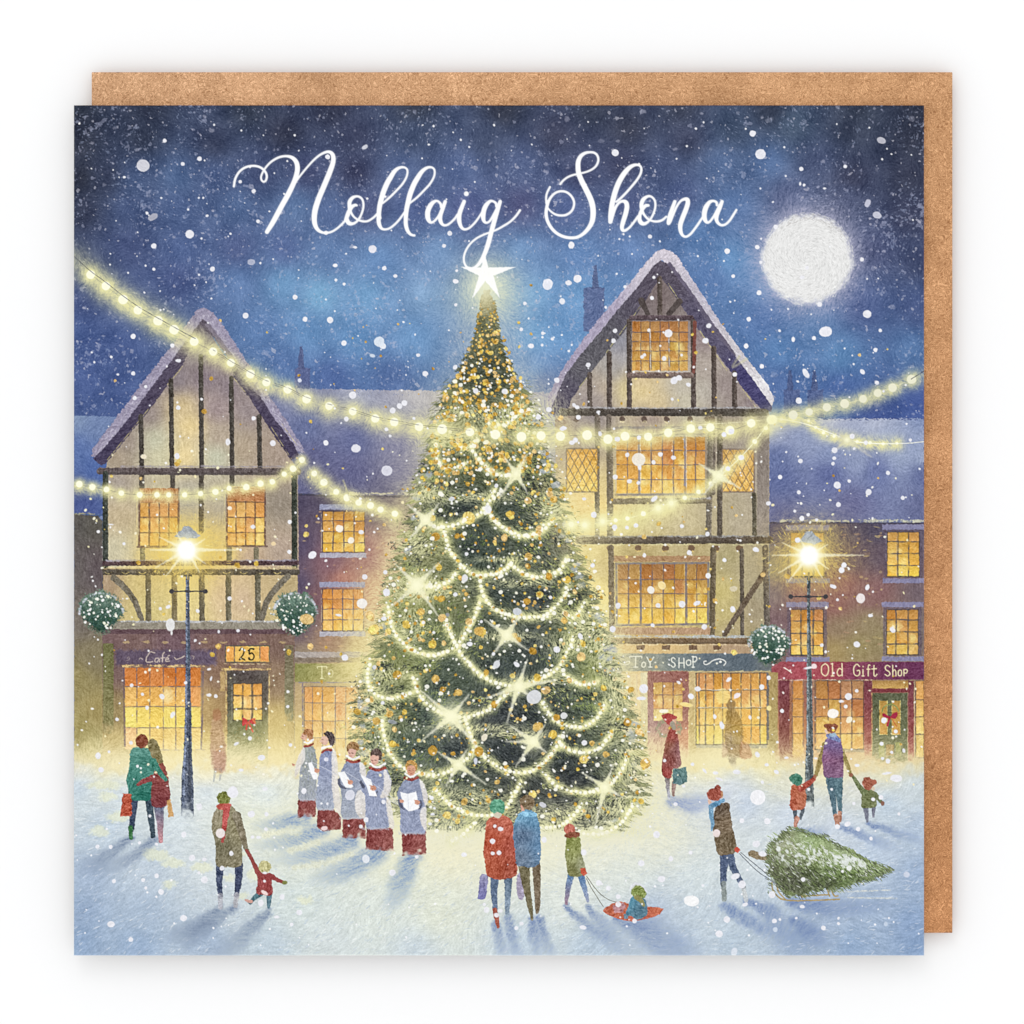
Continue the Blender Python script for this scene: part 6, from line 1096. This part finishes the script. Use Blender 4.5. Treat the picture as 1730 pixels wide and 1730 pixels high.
fl(Z(1090,1170,7.208), [(1372,1276,90,88,0,(240,240,244)),(560,50,36,30,20),(1120,42,46,20,-35,(246,228,228)),(1667,222,20,26,-20),(935,408,26,40,-20),(370,1360,26,24),(1178,1560,28),(1487,1567,38,34),(873,1700,40,32,0,(240,220,220)),(235,828,20),(1115,968,46,26,5),(855,980,34,20,0),(903,1055,44,14,20),(1600,970,32,20,40),(725,955,14,36,-40),(1365,755,26,36,-30),(1427,1094,18,24,-30),(1480,880,24,20,0),(578,873,22),(1278,303,18,24,0),(850,300,20,22,0),(468,1140,20,16,0),(1610,604,16)])
fl(Z(1160,1300,3.604), [(433,170,44,45,0,(240,240,244)),(491,315,18,18,0),(424,453,22,20),(336,312,13),(181,392,21,20,0,(232,214,210)),(463,514,26,16,10),(297,650,28,18,-20),(337,700,22,24,20),(520,762,20,22,0),(710,670,14),(245,913,20),(198,1000,23,20),(534,922,14),(833,965,14),(925,938,10),(925,906,8),(704,835,16,10,10),(1123,421,11),(981,332,18,14,-20),(1044,364,12,13,0),(918,347,15),(1135,181,11),(1184,170,13),(884,122,8),(1293,271,9),(1018,207,10),(30,800,46,32,5,(246,246,246)),(1276,54,36,22,5),(356,822,18,12,-20),(290,1110,18,26,20,(206,216,230)),(668,905,8),(567,913,8),(540,975,14,14,0,(190,206,226)),(990,600,16,16,0,(230,236,230)),(949,620,9),(745,122,9),(1213,940,12,14,0,(176,196,222)),(1340,640,18,18,0,(190,200,222)),(24,506,12),(99,706,8)])
fl(Z(1300,1180,6.654), [(710,170,58,52,0,(250,242,232)),(857,90,17,20),(1282,246,26,30,0),(1422,372,20),(1262,508,22,20),(1374,607,18,16),(1510,585,18,24,0),(1332,705,26,28,0),(700,1022,13),(1165,1135,18),(1250,1115,24,22),(765,1440,24),(878,1414,30,20,-30),(995,1470,22),(1140,1572,18),(190,668,24,14),(75,825,26,20,30),(140,142,20,18),(520,672,20,12),(985,752,28,16),(1270,674,18),(1453,1298,14),(1320,840,50,14,-10),(440,1020,16)])
for i in range(620):
    x = rnd(126, 1560); y = rnd(200, 1600); r = rnd(.8, 1.9); FL.append((x, y, r, r, 0, (244,244,250)))
for i in range(420):
    x = rnd(130, 1556); y = rnd(760, 1330); r = rnd(.9, 2.6); FL.append((x, y, r, r*rnd(.6, 1), rnd(0, 180), mix((250,248,240),(250,230,150),RNG.random())))
FL = [f for f in FL if f[2] > .4 and 128 < f[0] < 1558 and 181 < f[1] < 1611]
FL.sort(key=lambda f: -f[2]*f[3])
flk = part('snow_specks', None, 'hundreds of small printed snow specks', 'stuff')
for i, (x, y, rx, ry, an, c) in reversed(list(enumerate(FL))):
    oid = part('snowflake', None) if i < 99 else (flk if rx > 1.6 else None)
    c2 = mix(c, (250,250,254), .25)
    blob(x, y, rx*1.02, ry*1.02, c2, oid, a=.94, soft=.9, rough=.45, tex=3, ang=an)
    if rx > 5: blob(x-.3, y+.2, rx*.78, ry*.78, c, None, a=.6, soft=1.2, rough=.5, tex=4, ang=an)

# ------------------------------------------------------------------ overall print tone
def tone():
    global C
    g = C.mean(2, keepdims=True)
    C = g+(C-g)*.88
    C = 8+C*(1-8/255.)
    f = np.exp(-2*(math.pi*1.3)**2*(_fx**2+_fy**2))
    for k in range(3):
        b_ = np.fft.irfft2(np.fft.rfft2(C[..., k])*f, s=(N, N)); C[..., k] += .6*(C[..., k]-b_)
    C = np.clip(C, 0, 255)
tone()
ed = np.minimum(np.minimum(GX-X0, X1-GX)[None, :], np.minimum(GY-Y0, Y1-GY)[:, None])

# ------------------------------------------------------------------ script greeting
lt1 = part('greeting_word', None, 'white script word Nollaig'); lt2 = part('greeting_word', None, 'white script word Shona')
def pen(o, pts, oid): line(o(pts), 1, (255,255,255), oid, rough=0, soft=.75, tex=0, n=9)
a = Z(380, 230, 3.844); b = Z(560, 300, 8.65); c = Z(740, 300, 8.65); d = Z(900, 240, 9.612); e = Z(1010, 260, 6.92)
pen(a, [(58,326,15),(68,275,15),(95,230,15),(135,202,15),(185,193,15),(230,203,15),(262,232,15),(272,262,15),(264,290,14),(248,295,13),(236,280,13),(238,252,13),(262,208,13),(300,167,14),(350,138,15),(400,130,16),(440,142,24),(466,175,30),(470,225,32),(452,290,32),(415,370,34),(365,460,34),(318,548,33),(273,622,27)], lt1)
pen(a, [(452,308,14),(485,262,13),(540,195,13),(590,143,14),(635,112,16),(675,102,20),(700,122,27),(703,165,31),(682,230,34),(645,320,35),(608,408,36),(584,490,36),(582,560,32),(602,606,24),(640,627,16),(690,622,14),(740,590,14),(788,540,14),(806,510,14)], lt1)
pen(b, [(200,618,34),(225,560,50),(258,490,60),(300,428,52),(345,402,42),(368,406,34)], lt1)
pen(b, [(225,560,40),(228,620,60),(255,665,62),(305,675,44),(360,650,34),(410,590,32),(450,500,32),(468,410,32),(455,330,32),(415,285,32),(360,275,36),(305,298,50),(268,350,60),(262,410,56),(268,470,50),(290,520,36),(330,575,30),(390,618,30),(460,640,32),(530,635,32),(600,595,32),(655,545,32),(700,480,20)], lt1)
pen(b, [(700,590,62),(692,540,66),(702,430,70),(725,330,74),(760,210,76),(815,80,76),(862,0,72),(920,-90,60),(985,-140,44),(1060,-150,32),(1108,-110,30),(1100,-20,30),(1040,90,32),(950,190,32),(850,290,32),(745,378,28)], lt1)
pen(b, [(692,560,62),(688,620,62),(700,690,58),(735,745,40),(790,757,32),(860,735,32),(940,670,32),(1010,590,32),(1070,500,26)], lt1)
pen(b, [(1195,845,34),(1150,825,42),(1110,770,54),(1088,690,60),(1086,600,62),(1095,480,68),(1115,380,72),(1150,240,76),(1205,100,76),(1262,0,72),(1320,-85,60),(1390,-140,44),(1460,-150,32),(1505,-110,30),(1500,-20,30),(1440,90,32),(1350,190,32),(1250,290,32),(1140,378,28)], lt1); blob(*b(1212,845), 2, 2, (255,255,255), lt1, rough=0)
pen(b, [(1600,430,34),(1595,385,38),(1555,345,32),(1510,348,44),(1455,395,66),(1412,480,74),(1405,560,74),(1420,620,62),(1450,655,40),(1490,645,34),(1545,590,34),(1600,500,36),(1640,420,46)], lt1)
pen(b, [(1662,352,52),(1630,440,58),(1590,560,62),(1595,640,58),(1630,690,40),(1680,695,34),(1740,660,32),(1800,600,32),(1840,540,30)], lt1)
pen(c, [(382,350,54),(345,440,60),(312,540,66),(310,630,64),(335,715,50),(380,755,38),(440,745,34),(500,700,32),(570,620,32),(640,510,26)], lt1); blob(*c(414,236), 4.1, 4.1, (255,255,255), lt1, rough=0, soft=.8)
pen(c, [(850,420,32),(845,375,38),(800,345,34),(755,350,46),(700,410,66),(668,490,70),(660,580,66),(675,640,46),(710,660,34),(760,630,34),(820,530,36),(870,440,44)], lt1)
pen(c, [(908,352,54),(880,440,62),(850,540,66),(810,680,68),(772,820,68),(735,960,68),(695,1080,64),(645,1190,58),(590,1270,46),(530,1315,36),(470,1330,34),(415,1300,32),(382,1235,30),(380,1150,30),(410,1060,30),(470,970,30),(560,890,30),(660,838,30),(760,800,28),(860,760,30),(960,705,32),(1060,640,32),(1140,560,34),(1198,478,34)], lt1)
pen(d, [(448,682,34),(490,630,34),(560,575,34),(640,540,34),(740,515,32),(860,488,32),(960,445,34),(1030,385,36),(1065,300,38),(1050,220,38),(1000,175,38),(930,165,38),(850,180,50),(780,230,64),(742,310,76),(735,400,80),(748,510,84),(790,620,86),(850,740,88),(910,860,90),(955,970,92),(978,1080,90),(980,1190,88),(960,1300,80),(905,1400,68),(820,1490,56),(720,1545,50),(610,1555,50),(500,1535,50),(390,1480,50),(300,1390,52),(240,1280,54),(218,1170,54),(225,1080,54),(250,980,50),(300,890,42),(370,825,38),(460,798,38),(550,815,38),(620,870,38),(662,940,38),(672,1010,38),(650,1090,38),(600,1150,38),(530,1185,38),(450,1192,38),(370,1175,36),(300,1130,32),(245,1070,30),(222,990,32),(218,900,34),(235,820,34),(280,730,34)], lt2)
pen(e, [(145,795,46),(150,710,56),(165,600,60),(195,470,62),(240,345,62),(300,240,60),(365,165,50),(430,130,36),(485,135,28),(508,170,28),(500,230,28),(460,300,28),(400,375,28),(330,455,28),(265,520,28),(215,560,24)], lt2)
pen(e, [(150,790,44),(175,700,44),(210,620,34),(250,570,30),(295,552,36),(330,570,52),(340,620,56),(325,700,56),(300,780,54),(282,850,48),(290,890,40),(320,895,32),(370,860,28),(420,800,28),(470,730,28)], lt2)
pen(e, [(480,740,34),(500,690,44),(525,640,44),(560,606,40),(590,602,32)], lt2)
pen(e, [(490,720,40),(488,770,50),(510,808,50),(550,815,38),(600,780,28),(645,710,26),(672,620,26),(665,545,26),(625,500,26),(580,498,32),(535,530,46),(512,580,48),(512,640,42),(535,700,30),(580,755,26),(630,782,26),(690,790,28),(750,775,28),(800,735,26)], lt2)
pen(e, [(900,558,40),(870,640,46),(838,730,46),(824,810,40),(845,790,36),(880,710,30),(920,620,28),(965,555,28),(1010,530,36),(1045,535,50),(1052,575,54),(1030,650,56),(990,750,56),(965,830,54),(968,900,46),(990,950,34),(1030,968,28),(1080,940,28),(1130,880,28),(1180,810,28),(1225,740,24)], lt2)
pen(e, [(1392,600,28),(1385,565,30),(1345,550,30),(1300,570,44),(1262,630,58),(1245,700,58),(1250,760,52),(1275,800,34),(1310,790,28),(1355,730,28),(1400,650,32),(1425,600,36)], lt2)
pen(e, [(1452,558,40),(1430,620,46),(1400,690,50),(1385,750,48),(1400,800,38),(1440,832,30),(1490,825,28),(1540,780,28),(1580,720,28),(1620,655,26)], lt2)
C = np.clip(C, 0, 255)

# ------------------------------------------------------------------ real things: table, envelope, card
def link(name, me, mat=None, parent=None, **props):
    o = bpy.data.objects.new(name, me); S.collection.objects.link(o)
    if mat is not None: me.materials.append(mat)
    if parent is not None: o.parent = parent
    for k_, v_ in props.items():
        if v_: o[k_] = v_
    return o

def nt(name):
    m = bpy.data.materials.new(name); m.use_nodes = True
    t = m.node_tree; return m, t, t.nodes['Principled BSDF'], t.nodes, t.links

def box(x0, y0, z0, x1, y1, z1, bev=0):
    import bmesh
    bm = bmesh.new(); bmesh.ops.create_cube(bm, size=1)
    for v in bm.verts: v.co = ((x0+x1)/2+v.co.x*(x1-x0), (y0+y1)/2+v.co.y*(y1-y0), (z0+z1)/2+v.co.z*(z1-z0))
    if bev: bmesh.ops.bevel(bm, geom=bm.edges[:], offset=bev, segments=2, affect='EDGES')
    me = bpy.data.meshes.new('box'); bm.to_mesh(me); bm.free(); return me

def wx(px, z=Z_CARD): return (px-865)*PX*(CAM_H+Z_CARD-z)/CAM_H
def wy(py, z=Z_CARD): return -(py-865)*PX*(CAM_H+Z_CARD-z)/CAM_H

# white table: one seamless sheet
mt, t_, bs, nd, lk = nt('white_surface')
bs.inputs['Base Color'].default_value = (.885, .889, .894, 1); bs.inputs['Roughness'].default_value = .9; bs.inputs['Specular IOR Level'].default_value = .1
me = bpy.data.meshes.new('table'); me.from_pydata([(-300,-300,0),(300,-300,0),(300,300,0),(-300,300,0)], [], [(0,1,2,3)])
link('tabletop', me, mt, kind='structure', label='plain seamless white surface under the card and envelope')

# kraft envelope
mk_, t_, bs, nd, lk = nt('kraft_paper')
bs.inputs['Roughness'].default_value = .85; bs.inputs['Specular IOR Level'].default_value = .15
tc_ = nd.new('ShaderNodeTexCoord'); co = tc_.outputs['Object']
def noise(scale, detail, dist, rough=.6):
    n = nd.new('ShaderNodeTexNoise'); n.inputs['Scale'].default_value = scale; n.inputs['Detail'].default_value = detail
    n.inputs['Distortion'].default_value = dist; n.inputs['Roughness'].default_value = rough; lk.new(co, n.inputs['Vector']); return n.outputs['Fac']
def ramp(fac, stops):
    r = nd.new('ShaderNodeValToRGB'); e = r.color_ramp.elements
    while len(e) < len(stops): e.new(.5)
    for k_, (p_, c_) in enumerate(stops): e[k_].position = p_; e[k_].color = c_+(1,)
    lk.new(fac, r.inputs['Fac']); return r.outputs['Color']
def mixc(a_, b_, f_, mode='MIX'):
    m_ = nd.new('ShaderNodeMix'); m_.data_type = 'RGBA'; m_.blend_type = mode
    if isinstance(f_, float): m_.inputs[0].default_value = f_
    else: lk.new(f_, m_.inputs[0])
    for s_, v_ in ((6, a_), (7, b_)):
        if isinstance(v_, tuple): m_.inputs[s_].default_value = v_+(1,)
        else: lk.new(v_, m_.inputs[s_])
    return m_.outputs[2]
sep = nd.new('ShaderNodeSeparateXYZ'); lk.new(co, sep.inputs[0])
ma = nd.new('ShaderNodeMath'); ma.operation = 'MULTIPLY_ADD'; ma.inputs[1].default_value = .028; ma.inputs[2].default_value = .5; lk.new(sep.outputs['X'], ma.inputs[0])
mb = nd.new('ShaderNodeMath'); mb.operation = 'MULTIPLY_ADD'; mb.inputs[1].default_value = -.03; lk.new(sep.outputs['Y'], mb.inputs[0]); lk.new(ma.outputs[0], mb.inputs[2])
base = ramp(mb.outputs[0], [(0, (.60,.355,.20)), (.45, (.545,.30,.15)), (1, (.49,.228,.098))])  # sheen painted into the paper colour: paler upper left, browner lower right
fib = ramp(noise(6.5, 2.5, 6.5, .55), [(.34, (.58,.50,.42)), (.44, (.93,.92,.90)), (.56, (1.03,1.04,1.05)), (.64, (1.46,1.58,1.7))])
blo = ramp(noise(1.3, 3, .6), [(.3, (.84,.81,.78)), (.7, (1.14,1.15,1.17))])
fine = ramp(noise(42, 2, 2), [(.3, (.86,.84,.82)), (.7, (1.12,1.12,1.12))])
cc = mixc(base, fib, 1.0, 'MULTIPLY'); cc = mixc(cc, blo, 1.0, 'MULTIPLY'); cc = mixc(cc, fine, 1.0, 'MULTIPLY'); lk.new(cc, bs.inputs['Base Color'])
bp = nd.new('ShaderNodeBump'); bp.inputs['Strength'].default_value = .12; bp.inputs['Distance'].default_value = .01; lk.new(noise(16, 3, 4.5), bp.inputs['Height']); lk.new(bp.outputs[0], bs.inputs['Normal'])
ZE = .255
env = bpy.data.objects.new('envelope', None); S.collection.objects.link(env)
env['label'] = 'plain square brown kraft envelope under the card, showing along its top and right'; env['category'] = 'envelope'
ex0, ex1, ey0, ey1 = wx(155, ZE), wx(1609, ZE), wy(1576, ZE), wy(122, ZE)
link('front_panel', box(ex0, ey0, ZE-.03, ex1, ey1, ZE, .006), mk_, env)
link('back_panel', box(ex0+.35, ey0+.35, .014, ex1-.35, ey1-.35, ZE-.034, .02), mk_, env)  # thick and inset: shaped so the front panel floats and casts a soft shadow
import bmesh
bm = bmesh.new(); vs = [bm.verts.new(v) for v in [(ex0+.5,ey1-.4,.004),(ex1-.5,ey1-.4,.004),((ex0+ex1)/2+1,ey1-6.2,.004),((ex0+ex1)/2-1,ey1-6.2,.004)]]
f = bm.faces.new(vs); r_ = bmesh.ops.extrude_face_region(bm, geom=[f])
for v in [g_ for g_ in r_['geom'] if isinstance(g_, bmesh.types.BMVert)]: v.co.z += .007
bmesh.ops.recalc_face_normals(bm, faces=bm.faces[:]); me = bpy.data.meshes.new('flap'); bm.to_mesh(me); bm.free()
link('flap', me, mk_, env)

# greeting card: folded board, fold on the left
mb_, t_, bs, nd, lk = nt('card_board')
bs.inputs['Base Color'].default_value = (.80, .80, .79, 1); bs.inputs['Roughness'].default_value = .7; bs.inputs['Specular IOR Level'].default_value = .1
card = bpy.data.objects.new('greeting_card', None); S.collection.objects.link(card)
card['label'] = 'square Christmas card printed with a snowy village square at night, lying on the envelope'; card['category'] = 'greeting card'
cx0, cx1, cy0, cy1 = wx(X0), wx(X1), wy(Y1), wy(Y0)
link('front_board', box(cx0+.004, cy0+.004, Z_CARD-.045, cx1-.004, cy1-.004, Z_CARD-.003), mb_, card)
link('back_board', box(cx0+.02, cy0+.012, ZE+.008, cx1-.012, cy1-.012, ZE+.05), mb_, card)
n_ = 14; pv = []; pf = []
for k_ in range(n_+1):                                  # rounded spine
    a_ = math.pi/2+math.pi*k_/n_; zc = (Z_CARD-.003+ZE+.008)/2; hh = (Z_CARD-.003-ZE-.008)/2
    for rr in (hh, hh-.042):
        for y_ in (cy0+.006, cy1-.006): pv.append((cx0+.045+.04*rr/hh*math.cos(a_), y_, zc+rr*math.sin(a_)))
for k_ in range(n_):
    b_ = 4*k_
    pf += [(b_, b_+1, b_+5, b_+4), (b_+2, b_+6, b_+7, b_+3), (b_, b_+4, b_+6, b_+2), (b_+1, b_+3, b_+7, b_+5)]
me = bpy.data.meshes.new('fold'); me.from_pydata(pv, [], pf); link('fold', me, mb_, card)

# print: one mesh per printed thing, colours carried by the mesh
mp, t_, bs, nd, lk = nt('printed_ink')
at = nd.new('ShaderNodeAttribute'); at.attribute_name = 'ink'
lk.new(at.outputs['Color'], bs.inputs['Base Color'])
bs.inputs['Roughness'].default_value = .8; bs.inputs['Specular IOR Level'].default_value = .04
s_ = C/255.0
lin = np.where(s_ <= .04045, s_/12.92, ((s_+.055)/1.055)**2.4)/LEVEL
lin = np.clip(lin, 0, .9).astype(np.float32)
VXx = ((GX-865)*PX).astype(np.float32); VYy = (-(GY-865)*PX).astype(np.float32)
cell = ID[:-1, :-1].ravel().astype(np.int32)
order = np.argsort(cell, kind='stable'); cs_ = cell[order]
starts = np.searchsorted(cs_, np.arange(1, len(PARTS)+2))
def ink_mesh(name, idx, zz):
    j = idx//(N-1); i = idx % (N-1)
    a_ = j*N+i
    quads = np.stack([a_, a_+N, a_+N+1, a_+1], 1)          # clockwise in y-down = face up in y-up
    uv, inv = np.unique(quads.ravel(), return_inverse=True)
    me = bpy.data.meshes.new(name); nv = len(uv); nf = len(idx)
    me.vertices.add(nv); me.loops.add(nf*4); me.polygons.add(nf)
    P = np.empty((nv, 3), np.float32); P[:, 0] = VXx[uv % N]; P[:, 1] = VYy[uv//N]; P[:, 2] = zz
    me.vertices.foreach_set('co', P.ravel())
    me.loops.foreach_set('vertex_index', inv.astype(np.int32).ravel())
    me.polygons.foreach_set('loop_start', np.arange(0, nf*4, 4, dtype=np.int32))
    me.update(calc_edges=True)
    ca = me.color_attributes.new('ink', 'FLOAT_COLOR', 'POINT')
    col = np.ones((nv, 4), np.float32); col[:, :3] = lin.reshape(-1, 3)[uv]
    ca.data.foreach_set('color', col.ravel())
    return me
objs = {}
has_child = {p_[1] for p_ in PARTS if p_[1]}
for n0, (name, par, lab, kind) in enumerate(PARTS, 1):
    idx = order[starts[n0-1]:starts[n0]]
    if len(idx) < 3 and n0 not in has_child: continue
    zz = Z_CARD
    if name == 'person':                                # a body is one continuous mesh, just under its clothing
        kids = [m_ for m_, p_ in enumerate(PARTS, 1) if p_[1] == n0]
        idx = np.concatenate([idx]+[order[starts[m_-1]:starts[m_]] for m_ in kids]); zz = Z_CARD-.0008
    me = ink_mesh(name, idx, zz) if len(idx) else None
    o = link(name, me, mp if me else None, objs.get(par, card) if par else card, label=lab, kind=kind)
    objs[n0] = o
